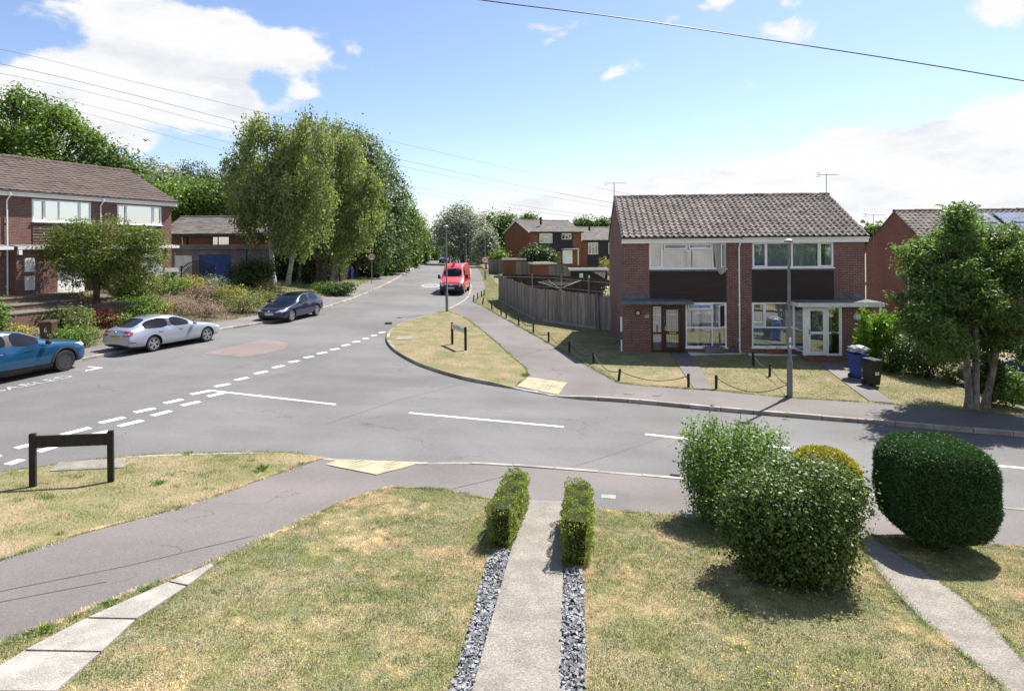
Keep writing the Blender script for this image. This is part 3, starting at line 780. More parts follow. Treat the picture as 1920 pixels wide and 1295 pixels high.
def tufts(poly, n, hgt=.06, tone=(.13, .215, .045), per=110):
    """lusher clumps standing out of the dry turf"""
    poly = np.asarray(poly); cx, cy = sample_poly(poly, n); m = len(cx); r_ = rng.uniform(.04, .17, m)
    i = np.repeat(np.arange(m), per); x = cx[i] + rng.normal(0, 1, m * per) * r_[i]; y = cy[i] + rng.normal(0, 1, m * per) * r_[i] * .8; N = len(x)
    a = rng.uniform(0, 6.28, N); lean = rng.uniform(.1, 1.1, N); h = hgt * rng.uniform(.5, 1.3, N); z = P(x, y); w = .0045 * rng.uniform(.7, 1.4, N)
    b = np.c_[x, y, z]; sx = np.c_[-np.sin(a) * w, np.cos(a) * w, 0 * w]; tip = b + np.c_[np.cos(a) * np.sin(lean) * h, np.sin(a) * np.sin(lean) * h, np.cos(lean) * h]
    c = np.array(tone) * rng.uniform(.6, 1.4, (N, 1)) * rng.uniform(.8, 1.3, (m, 3))[i]
    return np.stack([b - sx, b + sx, tip], 1).reshape(-1, 3), None, np.repeat(c, 3, 0)
def grass_obj(parts):
    V = np.vstack([p[0] for p in parts]); C = np.vstack([p[2] for p in parts]); F = np.arange(len(V)).reshape(-1, 3)
    return tag(link('grass', np_mesh('grass', V, F, C), M['grass']), kind='stuff')
SL_L = pix([(915, 1050), (945, 1030), (957, 1035), (885, 1300), (850, 1420), (800, 1420), (850, 1290)])
SL_R = pix([(1057, 1068), (1092, 1068), (1097, 1180), (1097, 1290), (1094, 1420), (1044, 1420), (1049, 1290)])
ex = [GPATH, np.vstack([RPATH, RPATH2[::-1]]), SL_L, SL_R] + [pix(s_) for s_ in SLABS]
near_clip = np.array([(-8.5, 4.9), (10.5, 4.9), (13, 9.9), (9, 10.6), (3, 11.1), (-3.2, 12.2), (-8.5, 8)])
lawn_in = lawn_near
gl = [grass(np.clip(lawn_in, [-7.5, 5.0], [14, 14]), 9500, .026, .0070, .19, ex), tufts(pix([(420, 1080), (640, 960), (800, 930), (900, 960), (820, 1280), (150, 1290)]), .9, .035), tufts(pix([(1120, 980), (1260, 990), (1350, 1120), (1700, 1250), (1150, 1290)]), .9, .035)]
grass_obj(gl)
grass_obj([grass(vl[np.hypot(vl[:, 0], vl[:, 1]) < 30], 5200, .034, .0085, .36, bare=.5), tufts(vl[np.hypot(vl[:, 0], vl[:, 1]) < 18], 3.0)])
grass_obj([grass(np.vstack([kf[ia:ib + 1], FV[::-1]]), 2600, .032, .010, .52)])
fx_ = [pix([(1256, 662), (1291, 662), (1313, 690), (1336, 731), (1301, 729), (1278, 695)]), pix([(1520, 668), (1578, 668), (1618, 716), (1678, 757), (1630, 753), (1566, 705)])]
fl = np.vstack([FE[10:22], pix([(1920, 690), (1640, 655), (1160, 655)]), pix([(1157, 623), (1005, 602)])])
dry_l = pix([(1165, 690), (1280, 690), (1298, 727), (1225, 722), (1162, 716)])
grass_obj([grass(fl, 2600, .032, .010, .70, fx_ + [dry_l]), grass(dry_l, 2600, .026, .010, .12, [fx_[0]] )])
grass_obj([grass(np.vstack([FE[:11], pix([(1005, 600), (962, 579), (936, 562), (934, 535), (915, 512), (900, 496)])]), 900, .045, .018, 1.05)])
iv = near_i(KL, 742, 523)
grass_obj([grass(np.vstack([LB[iL - 2:iv], offset_line(KL, 9)[iL - 2:iv][::-1]]), 160, .14, .05, .52)])
bedp = np.vstack([LB[6:iL], offset_line(KL, 11)[6:iL][::-1]])
bg_ = grass(bedp, 95, .16, .03, .40, bare=.3); grass_obj([(bg_[0], None, bg_[2] * .7)])
def slate(poly, n, lab):
    x, y = sample_poly(poly, n); N = len(x); vs = []; fs = []
    mb = MB()
    for i in range(N):
        z = float(P(x[i], y[i])) + random.uniform(.006, .045)
        L = random.uniform(.012, .034); Wd = L * random.uniform(.45, .9); T = random.uniform(.004, .012)
        rot = Euler((random.gauss(0, .4), random.gauss(0, .4), random.uniform(0, 6.28))).to_matrix()
        k = random.choice((4, 5, 5, 6)); ang = sorted(random.uniform(0, 6.28) for _ in range(k))
        if max((ang[(j + 1) % k] - ang[j]) % 6.283 for j in range(k)) > 2.6: ang = [6.283 * j / k for j in range(k)]
        pl = [rot @ Vector((L * math.cos(a), Wd * math.sin(a), 0)) + Vector((x[i], y[i], z)) for a in ang]
        mb.prism(pl, rot @ Vector((0, 0, T)))
    return tag(link('slate_chippings', mb.mesh('slate'), M['slate']), kind='stuff')
slate(np.clip(SL_L, [-9, 4.9], [9, 20]), 1500, ''); slate(np.clip(SL_R, [-9, 4.9], [9, 20]), 1500, '')
for sl in (SL_L, SL_R): struct(sheet('path_border', sl, .004, pmat('slate bed', (.07, .07, .072), (.11, .11, .11), 20, .9), .4))
# fallow dandelion heads in the lawn
def flowers(poly, n):
    x, y = sample_poly(poly, n); mb = MB()
    k = vn(x, y, 1.3) > .48; x, y = x[k], y[k]
    for i in range(len(x)):
        z = float(P(x[i], y[i])); h = random.uniform(.04, .10); lx, ly = random.gauss(0, .02), random.gauss(0, .02); r = random.uniform(.007, .014)
        mb.lathe([(r * .3, h - .004), (r, h), (r * .6, h + .006)], 6, (x[i] + lx, y[i] + ly, z))
        mb.tube([(x[i], y[i], z), (x[i] + lx, y[i] + ly, z + h)], .0016, 3, 1)
    return tag(link('lawn_flowers', mb.mesh('flowers'), [M['flower_yellow'], M['L_green']]), kind='stuff')
flowers(pix([(1280, 1060), (1600, 1060), (1780, 1240), (1840, 1295), (1350, 1295)]), 30)
flowers(pix([(1700, 1040), (1900, 1050), (1920, 1200), (1830, 1130), (1740, 1080)]), 24)

# tarmac joints
sm_ = MB()
for a, b, off, hf in (((880, 711), (745, 744), -.096, G), ((745, 744), (610, 788), -.096, G), ((1245, 812), (1050, 874), -.096, G), ((1350, 790), (1250, 830), -.096, G), ((1161, 719), (1147, 741), .005, P), ((0, 1108), (240, 1060), .005, P), ((240, 1060), (475, 1004), .005, P), ((700, 948), (980, 884), .005, P), ((0, 1128), (200, 1090), .005, P), ((420, 690), (600, 640), -.096, G), ((955, 672), (1010, 658), .005, P)):
    strip(sm_, gp(*a)[:2], gp(*b)[:2], .022, off, hf)
struct(sm_.build('tarmac_joint', pmat('joint tar', (.085, .082, .08), (.12, .115, .11), 3, .8)))

# dry fringe where turf spills over the paving
def fringe(line, per_m, hgt, wid, green, spread=.035, skip=None):
    ln = resample(line, .05); L_ = len(ln) * .05; n = int(L_ * per_m); i = rng.integers(0, len(ln) - 1, n); f = rng.random(n)[:, None]
    q = ln[i] * (1 - f) + ln[i + 1] * f
    w = np.clip(vn(q[:, 0], q[:, 1], .35) * 1.6 - .2, .15, 1.4)
    q = q + rng.normal(0, 1, (n, 2)) * (spread * w)[:, None]
    if skip is not None:
        for e in skip: q = q[~inside(q[:, 0], q[:, 1], np.asarray(e))]
    x, y = q[:, 0], q[:, 1]; n = len(x); a = rng.uniform(0, 6.28, n); lean = rng.uniform(.3, 1.4, n); h = hgt * rng.uniform(.4, 1.3, n); z = P(x, y) + .003; w = wid * rng.uniform(.6, 1.4, n) * .5
    b = np.c_[x, y, z]; sx = np.c_[-np.sin(a) * w, np.cos(a) * w, 0 * w]; tip = b + np.c_[np.cos(a) * np.sin(lean) * h, np.sin(a) * np.sin(lean) * h, np.cos(lean) * h + .006]
    return np.stack([b - sx, b + sx, tip], 1).reshape(-1, 3), None, np.repeat(tones(x, y, n, green), 3, 0)
vis = lambda l: l[(l[:, 1] > 4) & (l[:, 1] < 75) & (np.abs(l[:, 0]) < 20)]
grass_obj([fringe(vis(NE), 900, .035, .008, .02, .05, [GPATH] + [pix(s_) for s_ in SLABS]), fringe(vis(verge_low), 800, .04, .008, .08, .05), fringe(vis(kn[:i_tip]), 400, .05, .009, .35, .04), fringe(vis(FV), 500, .05, .012, .3, .05), fringe(vis(FE[5:20]), 450, .05, .014, .3, .06), fringe(vis(RPATH), 700, .045, .008, .3, .04), fringe(vis(RPATH2), 700, .045, .008, .3, .04)])
for s_ in SLABS[:4]:
    pass
grass_obj([fringe(np.vstack([pix(s_), pix(s_)[:1]]), 110, .03, .007, .15, .018) for s_ in SLABS[:4]])
# ------------------------------------------------------------------ house kit (local frame: x along the front, y into the house, z up)
def wall_front(mb, x0, x1, z0, z1, holes, y=0., rev=.12, mi=0):
    """brick face with openings and their reveals"""
    xs = sorted({x0, x1, *[h[0] for h in holes], *[h[1] for h in holes]}); zs = sorted({z0, z1, *[h[2] for h in holes], *[h[3] for h in holes]})
    for i in range(len(xs) - 1):
        for j in range(len(zs) - 1):
            cx, cz = (xs[i] + xs[i + 1]) / 2, (zs[j] + zs[j + 1]) / 2
            if any(h[0] < cx < h[1] and h[2] < cz < h[3] for h in holes): continue
            mb.add([(xs[i], y, zs[j]), (xs[i + 1], y, zs[j]), (xs[i + 1], y, zs[j + 1]), (xs[i], y, zs[j + 1])], [(0, 1, 2, 3)], mi)
    for a, b, c, d in holes:
        mb.add([(a, y, c), (b, y, c), (b, y, d), (a, y, d), (a, y + rev, c), (b, y + rev, c), (b, y + rev, d), (a, y + rev, d)], [(0, 1, 5, 4), (1, 2, 6, 5), (2, 3, 7, 6), (3, 0, 4, 7)], mi)
def shell(mb, w, dep, h, ridge, holes, left=True, right=True, mi=0, lift=0.):
    """box of a house with gable walls"""
    wall_front(mb, 0, w, -.6, h, holes, 0, .12, mi)
    mb.add([(0, dep, -.6), (w, dep, -.6), (w, dep, h), (0, dep, h)], [(3, 2, 1, 0)], mi)
    for x, on in ((0, left), (w, right)):
        mb.add([(x, 0, -.6), (x, dep, -.6), (x, dep, h), (x, dep / 2, ridge), (x, 0, h)], [(0, 1, 2, 3, 4) if x else (4, 3, 2, 1, 0)], mi)
    mb.add([(.01, .3, .02), (w - .01, .3, .02), (w - .01, dep - .01, .02), (.01, dep - .01, .02)], [(0, 1, 2, 3)], mi)
def roof_tiles(x0, x1, yb, zb, yt, zt, tw, gauge, amp, lip=.028, seed=1, kind='pan'):
    """one slope of overlapping tiles, each a small curved piece"""
    r_ = random.Random(seed); mb = MB()
    up = Vector((0, yt - yb, zt - zb)); L = up.length; up.normalize(); nrm = Vector((0, -up.z, up.y)) if up.y > 0 else Vector((0, up.z * 1, -up.y))
    if nrm.z < 0: nrm = -nrm
    nc = max(1, round((x1 - x0) / tw)); tw = (x1 - x0) / nc; nr = max(1, round(L / gauge)); g = L / nr
    seg = 6 if kind == 'pan' else 4
    o = Vector((0, yb, zb))
    for r in range(nr):
        for c in range(nc):
            vs = []; jt = r_.gauss(0, .004); tilt = r_.gauss(0, .004)
            for k in range(seg + 1):
                f = k / seg
                if kind == 'pan': p = amp * (.5 - .5 * math.cos(2 * math.pi * min(1., f * 1.35))) if f < .74 else amp * .08
                else: p = amp * (1 if (k in (0, 4)) else .1)
                X = x0 + (c + f) * tw
                top = o + up * min(L + .02, (r + 1.12) * g) + nrm * (p * .8 + .002 + jt)
                bot = o + up * (r * g) + nrm * (p + lip + jt + tilt * (f - .5))
                low = bot - nrm * (lip + .012)
                vs += [(X, low.y, low.z), (X, bot.y, bot.z), (X, top.y, top.z)]
            fs = []
            for k in range(seg):
                a = k * 3; fs += [(a, a + 3, a + 4, a + 1), (a + 1, a + 4, a + 5, a + 2)]
            mb.add(vs, fs)
    return mb
def ridge_row(x0, x1, y, z, rad=.13, n=None):
    mb = MB(); n = n or max(1, round((x1 - x0) / .42)); w = (x1 - x0) / n
    for i in range(n):
        vs = []; j = random.gauss(0, .006)
        for X, r in ((x0 + i * w, rad + .012), (x0 + (i + 1) * w, rad)):
            for k in range(7):
                a = math.pi * k / 6
                vs.append((X, y - math.cos(a) * r, z - .05 + math.sin(a) * r + j))
        mb.add(vs, [(k, k + 1, k + 8, k + 7) for k in range(6)])
    return mb
def make_roof(par, w, dep, h, ridge, mat, tw=.30, gauge=.32, amp=.045, over=.28, vl=.05, vr=.05, kind='pan', seed=1):
    sl = (ridge - h) / (dep / 2)
    zb = h - over * sl + .08
    mb = roof_tiles(-vl, w + vr, -over, zb, dep / 2, ridge + .08, tw, gauge, amp, seed=seed, kind=kind)
    mb.add([(-vl, dep + over, zb), (w + vr, dep + over, zb), (w + vr, dep / 2, ridge + .08), (-vl, dep / 2, ridge + .08)], [(0, 1, 2, 3)])
    r = link('roof', mb.mesh('roof'), mat, par)
    # undercloak so the roof has a body
    u = MB(); t = .06
    for (ya, za, yb2, zb2) in ((-over, zb, dep / 2, ridge + .08), (dep + over, zb, dep / 2, ridge + .08)):
        u.add([(-vl + .01, ya, za - t), (w + vr - .01, ya, za - t), (w + vr - .01, yb2, zb2 - t), (-vl + .01, yb2, zb2 - t), (-vl + .01, ya, za - .012), (w + vr - .01, ya, za - .012), (w + vr - .01, yb2, zb2 - .012), (-vl + .01, yb2, zb2 - .012)],
              [(0, 1, 2, 3), (4, 5, 6, 7), (0, 1, 5, 4), (1, 2, 6, 5), (3, 0, 4, 7)])
    u.build('roof_underlay', M['felt'], r)
    ridge_row(-vl, w + vr, dep / 2, ridge + .10).build('ridge_tiles', mat, r, True)
    return r
def gutter(par, x0, x1, y, z, fascia=.17, mat='upvc'):
    mb = MB(); mb.box(x0, x1, y + .05, y + .09, z - fascia, z + .01)
    mb.box(x0, x1, y + .09, .0, z - fascia + .0, z - fascia + .02)          # soffit
    f = mb.build('fascia', M[mat], par)
    g = MB(); n = 6; vs = []
    for X in (x0, x1):
        for rr in (.055, .047):
            for k in range(n + 1):
                a = math.pi + math.pi * k / n
                vs.append((X, y - .008 + math.cos(a) * rr, z + .012 + math.sin(a) * rr))
    m = n + 1
    fs = [(k, k + 1, 2 * m + k + 1, 2 * m + k) for k in range(n)] + [(m + k + 1, m + k, 3 * m + k, 3 * m + k + 1) for k in range(n)]
    g.add(vs, fs + [(0, m, 3 * m, 2 * m), (n, m + n, 3 * m + n, 2 * m + n)])
    g.build('gutter', M['upvc'], par, True)
def downpipe(par, x, ztop, zbot, y=-.07, run=.26):
    mb = MB()
    mb.tube([(x, y - run + .02, ztop), (x, y - run + .02, ztop - .10), (x, y, ztop - .36), (x, y, zbot + .10), (x, y - .10, zbot)], .034, 8)
    for z in np.arange(zbot + .5, ztop - .4, 1.5): mb.box(x - .055, x + .055, y + .03, -.002, z, z + .04)
    return mb.build('drainpipe', M['upvc'], par, True)
def window(par, x0, x1, z0, z1, cols=(), rows=(), y=.06, fr=.06, dep=.07, glass='glass', mat='upvc', sill=True, sash=(), curtain=None, cells=None, lead=False, name='window'):
    """cols / rows: absolute centre lines; cells: custom bars (xa, xb, za, zb); sash: extra proud frames"""
    mb = MB()
    mb.box(x0, x0 + fr, y - dep / 2, y + dep / 2, z0, z1); mb.box(x1 - fr, x1, y - dep / 2, y + dep / 2, z0, z1)
    mb.box(x0 + fr, x1 - fr, y - dep / 2, y + dep / 2, z1 - fr, z1); mb.box(x0 + fr, x1 - fr, y - dep / 2, y + dep / 2, z0, z0 + fr)
    for c in cols: mb.box(c - fr * .55, c + fr * .55, y - dep / 2 + .004, y + dep / 2 - .004, z0 + fr, z1 - fr)
    for r in rows: mb.box(x0 + fr, x1 - fr, y - dep / 2 + .007, y + dep / 2 - .007, r - fr * .55, r + fr * .55)
    for a, b, c, d in (cells or ()): mb.box(a, b, y - dep / 2 + .005, y + dep / 2 - .005, c, d)
    for a, b, c, d in sash:
        f2 = .05; ya, yb = y - dep / 2 - .022, y - dep / 2 + .03
        mb.box(a, a + f2, ya, yb, c, d); mb.box(b - f2, b, ya, yb, c, d); mb.box(a + f2, b - f2, ya, yb, c, c + f2); mb.box(a + f2, b - f2, ya, yb, d - f2, d)
    if sill: mb.box(x0 - .03, x1 + .03, y - dep / 2 - .10, y - dep / 2 + .02, z0 - .045, z0 + .004)
    w = mb.build(name, M[mat], par, bevel=.004)
    pb = MB(); pb.box(x0 + fr * .6, x1 - fr * .6, y + .008, y + .014, z0 + fr * .6, z1 - fr * .6)
    pb.build('pane', M[glass], w)
    if lead:
        lb = MB()
        for X in np.arange(x0 + fr + .09, x1 - fr, .12): lb.box(X - .004, X + .004, y + .002, y + .007, z0 + fr, z1 - fr)
        for Z in np.arange(z0 + fr + .16, z1 - fr, .22): lb.box(x0 + fr, x1 - fr, y + .0025, y + .0065, Z - .004, Z + .004)
        lb.build('lead_strip', M['lead'], w)
    for cu in (curtain or ()):
        curtain_mb(*cu[:4], y + .10).build('curtain', M[cu[4]], w, True)
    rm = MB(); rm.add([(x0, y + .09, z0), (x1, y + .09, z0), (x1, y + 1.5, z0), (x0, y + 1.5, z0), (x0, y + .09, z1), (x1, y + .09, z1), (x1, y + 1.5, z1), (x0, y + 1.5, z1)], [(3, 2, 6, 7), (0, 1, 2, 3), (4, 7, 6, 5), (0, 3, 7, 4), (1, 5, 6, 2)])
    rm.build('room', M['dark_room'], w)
    return w
def curtain_mb(x0, x1, z0, z1, y, amp=.03):
    mb = MB(); n = max(6, int((x1 - x0) / .03)); vs = []
    for i in range(n + 1):
        X = x0 + (x1 - x0) * i / n; d = math.sin(X * 45 + math.sin(X * 9) * 2) * amp * .5
        vs += [(X, y + d, z0), (X, y + d * .6, z1)]
    mb.add(vs, [(2 * i, 2 * i + 2, 2 * i + 3, 2 * i + 1) for i in range(n)])
    return mb
def cladding(par, x0, x1, z0, z1, mat, board=.16, y=-.012, name='cladding', prof=.022):
    mb = MB(); n = round((z1 - z0) / board); b = (z1 - z0) / n
    for i in range(n):
        z = z0 + i * b
        mb.hexa([(x0, y - prof, z), (x1, y - prof, z), (x1, .0, z), (x0, .0, z), (x0, y, z + b - .004), (x1, y, z + b - .004), (x1, .0, z + b - .004), (x0, .0, z + b - .004)])
    return mb.build(name, M[mat], par)
def aerial(loc, h, rz, label, boom=1.0):
    e = empty('tv_aerial', loc, rz, label, 'aerial', 'television aerials on the roofs')
    mb = MB(); mb.tube([(0, 0, -.5), (0, 0, h)], .018, 6); mb.build('mast', M['steel'], e)
    b = MB(); b.tube([(-boom * .42, 0, h - .03), (boom * .58, 0, h - .03)], .012, 5)
    for i in range(9): x = -boom * .25 + i * boom * .1; b.tube([(x, -.16, h - .03), (x, .16, h - .03)], .006, 4)
    for s_ in (-1, 1): b.tube([(-boom * .40, -.2, h - .03 + s_ * .09), (-boom * .40, .2, h - .03 + s_ * .09)], .010, 4)
    b.tube([(-boom * .40, 0, h - .14), (-boom * .40, 0, h + .08)], .010, 4)
    b.build('antenna', M['steel'], e)
    return e

# ------------------------------------------------------------------ the semi-detached pair across the street
ANG = R(-4.6); HX = Vector((math.cos(ANG), math.sin(ANG), 0)); HN = Vector((-math.sin(ANG), math.cos(ANG), 0))
O68 = Vector((4.80, 26.75, .13)); WA, WB = 4.98, 5.17; DEP = 7.2; EAV = 4.86; RDG = 7.0
hA = empty('house', O68, ANG, 'left half of the red brick pair, brown front door, net curtain blowing out upstairs', 'house', 'semi-detached brick houses across the side street')
wA_up, wA_lo, wA_dr = (1.16, 4.43, 3.64, 4.74), (2.69, 4.42, .24, 2.17), (1.22, 2.69, 0., 2.10)
mb = MB(); shell(mb, WA, DEP, EAV + .05, RDG - .13, [wA_up, wA_lo, wA_dr], right=False)
link('wall', mb.mesh('wall'), M['brick'], hA)
make_roof(hA, WA, DEP, EAV + .20, RDG - .06, M['tile_pan'], .262, .285, .085, vr=0, vl=.04, seed=3)
gutter(hA, -.04, WA - .03, -.26, EAV + .05, .17)
downpipe(hA, WA - .03, EAV + .03, .05)
cladding(hA, 1.17, 4.42, 2.19, 3.52, 'clad', .135)
ld = MB(); ld.box(1.17, 4.42, -.05, -.0, 3.53, 3.59); ld.build('lead_strip', M['lead'], hA)
# upstairs window: fixed side light, two top-hung lights ajar, side casement wide open
w = window(hA, *wA_up, cols=(1.73, 3.86), y=.05, sash=((1.20, 1.71, 3.69, 4.70),), curtain=((1.2, 1.72, 3.68, 4.7, 'net'), (1.8, 2.70, 3.68, 4.62, 'net'), (2.84, 3.84, 3.68, 4.62, 'net')))
sb = MB(); sb.box(1.77, 3.82, .02, .08, 4.40, 4.45); sb.box(2.77, 2.83, .022, .078, 4.45, 4.69); sb.build('transom', M['upvc'], w)
def hinged(par, hinge, size, axis, ang, name='casement'):
    """an opened light: frame and pane turned about its hinge"""
    f = MB(); a, b = size; t = .05
    def tr(x, y, z):
        if axis == 'top': c, s_ = math.cos(ang), math.sin(ang); return (hinge[0] + x, hinge[1] - (-z) * s_ - y * c, hinge[2] + z * c + y * s_)
        c, s_ = math.cos(ang), math.sin(ang); return (hinge[0] + x * c + y * s_, hinge[1] + x * (-s_ if True else 0) * (1 if a > 0 else -1) + y * c, hinge[2] + z)
    def bx(m, x0, x1, z0, z1, y0=-.03, y1=.02): m.hexa([tr(x0, y0, z0), tr(x1, y0, z0), tr(x1, y1, z0), tr(x0, y1, z0), tr(x0, y0, z1), tr(x1, y0, z1), tr(x1, y1, z1), tr(x0, y1, z1)])
    xa, xb = min(0, a), max(0, a); za, zb = min(0, b), max(0, b)
    bx(f, xa, xa + t, za, zb); bx(f, xb - t, xb, za, zb); bx(f, xa + t, xb - t, za, za + t); bx(f, xa + t, xb - t, zb - t, zb)
    o = f.build(name, M['upvc'], par)
    g = MB(); bx(g, xa + t * .6, xb - t * .6, za + t * .6, zb - t * .6, -.006, -.001); g.build('pane', M['glass'], o)
    return o
hinged(w, (1.79, .015, 4.69), (.96, -.25), 'top', .42); hinged(w, (2.84, .015, 4.69), (.96, -.25), 'top', .42)
hinged(w, (4.36, .01, 3.70), (-.46, .98), 'side', 1.05)
# the net curtain hangs out of the open casement
cb = MB(); nx, nz = 14, 12; vs = []
for j in range(nz + 1):
    for i in range(nx + 1):
        u, v_ = i / nx, j / nz
        out = -.02 - .22 * math.sin(v_ * 2.6) * (.5 + .5 * u); zz = 4.70 - v_ * (1.02 + .30 * math.sin(min(1, u * 1.15) * 2.4) * v_)
        vs.append((3.87 + .50 * u * (1 - .22 * v_) + .10 * v_, out + .02 * math.sin(u * 22), zz))
cb.add(vs, [(j * (nx + 1) + i, j * (nx + 1) + i + 1, (j + 1) * (nx + 1) + i + 1, (j + 1) * (nx + 1) + i) for j in range(nz) for i in range(nx)])
link('net_curtain', cb.mesh('net'), leafmat('sheer net', (.66, .66, .65), (.60, .60, .60), .45, .8, .1, .02), w, True)
# porch roof, door screen
pr = MB(); pr.hexa([(-.06, -.56, 2.13), (2.93, -.56, 2.13), (2.93, .02, 2.15), (-.06, .02, 2.15), (-.06, -.56, 2.26), (2.93, -.56, 2.26), (2.93, .02, 2.33), (-.06, .02, 2.33)])
pr.box(-.04, 1.18, -.02, -.003, 2.33, 2.50)
pr.build('porch_roof', M['lead'], hA, bevel=.01)
d = MB(); y0, y1 = -.02, .06
for a, b, c, e in ((1.22, 1.30, 0, 2.1), (1.66, 1.75, 0, 2.1), (2.50, 2.69, 0, 2.1), (1.30, 1.66, 2.0, 2.1), (1.75, 2.5, 2.0, 2.1), (1.30, 1.66, .0, .10), (1.30, 1.66, .80, .88)): d.box(a, b, y0, y1, c, e)
scr = d.build('door_screen', M['doorwood'], hA, bevel=.004)
g = MB(); g.box(1.29, 1.67, .02, .026, .09, 2.01); g.build('pane', M['glass'], scr)
d = MB(); y0, y1 = -.012, .04
for a, b, c, e in ((1.765, 1.87, .05, 1.99), (2.38, 2.485, .05, 1.99), (1.87, 2.38, .05, .22), (1.87, 2.38, .80, .92), (1.87, 2.38, 1.86, 1.99)): d.box(a, b, y0, y1, c, e)
dr = d.build('door', M['doorwood'], hA, bevel=.004)
g = MB(); g.box(1.86, 2.39, .012, .018, .21, .81); g.box(1.86, 2.39, .012, .018, .91, 1.87); g.build('pane', M['glass'], dr)
lb = MB()
for X in np.arange(1.93, 2.38, .075): lb.box(X - .005, X + .005, .006, .011, .22, 1.86)
for Z in (.42, .62, 1.1, 1.3, 1.5, 1.7): lb.box(1.87, 2.38, .0065, .0105, Z - .004, Z + .004)
lb.build('lead_strip', M['lead'], dr)
nb = MB(); nb.add(curtain_mb(1.24, 2.6, .05, 2.05, .22).v, curtain_mb(1.24, 2.6, .05, 2.05, .22).f); nb.build('curtain', M['net'], dr, True)
h_ = MB(); h_.box(1.80, 1.835, -.03, -.012, .95, 1.15); h_.box(1.80, 1.92, -.055, -.035, 1.06, 1.085); h_.build('handle', M['brass'], dr, bevel=.004)
h_ = MB(); h_.box(1.99, 2.28, -.024, -.0125, .835, .885); h_.build('letter_plate', M['brass'], dr, bevel=.004)
h_ = MB(); h_.lathe([(.022, -.024), (.022, -.0125)], 10, (1.80, 0, 1.38), 'y'); h_.build('lock', M['brass'], dr)
# ground floor window, fanlight and right casement ajar
w = window(hA, *wA_lo, cols=(3.82,), rows=(1.08,), y=.02, curtain=((2.75, 3.3, .3, 2.1, 'net'), (3.42, 3.80, .3, 2.1, 'net'), (3.9, 4.3, .3, 2.1, 'net')))
sb = MB(); sb.box(2.75, 3.78, -.012, .05, 1.84, 1.90); sb.build('transom', M['upvc'], w)
hinged(w, (2.78, -.02, 2.11), (1.0, -.24), 'top', .38); hinged(w, (4.36, -.02, 1.12), (-.50, .98), 'side', .8)
# round bulkhead lamp, house number, pots
l_ = MB(); l_.lathe([(.13, -.07), (.13, 0)], 18, (.65, 0, 1.72), 'y'); l_.lathe([(.10, -.085), (.10, -.065)], 18, (.65, 0, 1.72), 'y'); bl = l_.build('wall_lamp', M['black'], hA, True)
l_ = MB(); l_.lathe([(.03, -.125), (.085, -.085), (.085, -.07)], 18, (.65, 0, 1.72), 'y'); l_.build('lamp_glass', M['lens'], bl, True)
tb = MB(); text_mb(tb, '68', .20, lambda x, y, d: (1.04 + x, -.012 - d, 1.57 + y)); tb.build('house_number', M['signwhite'], hA)
vb = MB(); vb.box(.5, .75, -.008, 0, .30, .38); vb.build('air_brick', M['brick_side'], hA)
pb = MB(); pb.box(-.09, -.03, -.03, .03, .0, .55); pb.build('wall_pipe', M['upvc'], hA); pb = MB(); pb.tube([(-.06, 0, .9), (-.06, 0, 1.55)], .045, 8); pb.build('wall_pipe', M['upvc'], hA)

hB = empty('house', O68 + HX * WA, ANG, 'right half of the red brick pair with a white glazed porch and pale curtains', 'house', 'semi-detached brick houses across the side street')
wB_up, wB_lo = (.54, 3.90, 3.66, 4.74), (.50, 2.27, .25, 2.17)
mb = MB(); shell(mb, WB, DEP, EAV + .05, RDG - .13, [wB_up, wB_lo], left=False)
link('wall', mb.mesh('wall'), M['brick'], hB)
make_roof(hB, WB, DEP, EAV + .20, RDG - .06, M['tile_pan'], .262, .285, .085, vl=0, vr=.06, seed=5)
gutter(hB, .03, WB + .06, -.26, EAV + .07, .20)
cladding(hB, .52, 3.89, 2.19, 3.54, 'clad', .135)
ld = MB(); ld.box(.52, 3.9, -.05, -.0, 3.555, 3.61); ld.build('lead_strip', M['lead'], hB)
window(hB, *wB_up, cols=(1.14, 2.20, 3.30), y=.05, sash=((.57, 1.12, 3.70, 4.71), (3.33, 3.87, 3.70, 4.71)), curtain=((.6, 1.12, 3.7, 4.7, 'curtain_blue'), (1.2, 3.25, 3.72, 4.7, 'net'), (3.6, 3.85, 3.7, 4.7, 'curtain_blue')))
window(hB, *wB_lo, cols=(), rows=(1.10,), cells=((1.03, 1.09, 1.13, 2.11),), y=.03, sash=((.53, 1.03, 1.12, 2.13),), curtain=((.55, 2.2, 1.12, 2.1, 'net'), (.53, 2.25, .3, 1.05, 'curtain_blue')))
# projecting porch: glazed left part, brick right part, flat felt roof
po = MB()
PX0, PX1, PX2, PY = 2.27, 3.80, 4.96, -.95
po.box(PX1, PX2, PY + .02, -.001, -.5, 2.12); po.box(PX0 + .02, PX1 - .002, PY + .01, -.001, -.5, .08)
ps = po.build('porch_wall', M['brick'], hB)
f = MB(); y0, y1 = PY, PY + .07; X0 = 2.27
for a, b, c, e in ((X0, X0 + .10, .08, 2.12), (X0 + .10, X0 + .16, .08, 2.12), (3.18, 3.28, .08, 2.12), (PX1 - .10, PX1, .08, 2.12), (X0 + .16, 3.18, 2.04, 2.12), (3.28, PX1 - .1, 2.03, 2.12), (3.28, PX1 - .1, .08, .17), (3.28, PX1 - .1, .98, 1.05)): f.box(a, b, y0, y1, c, e)
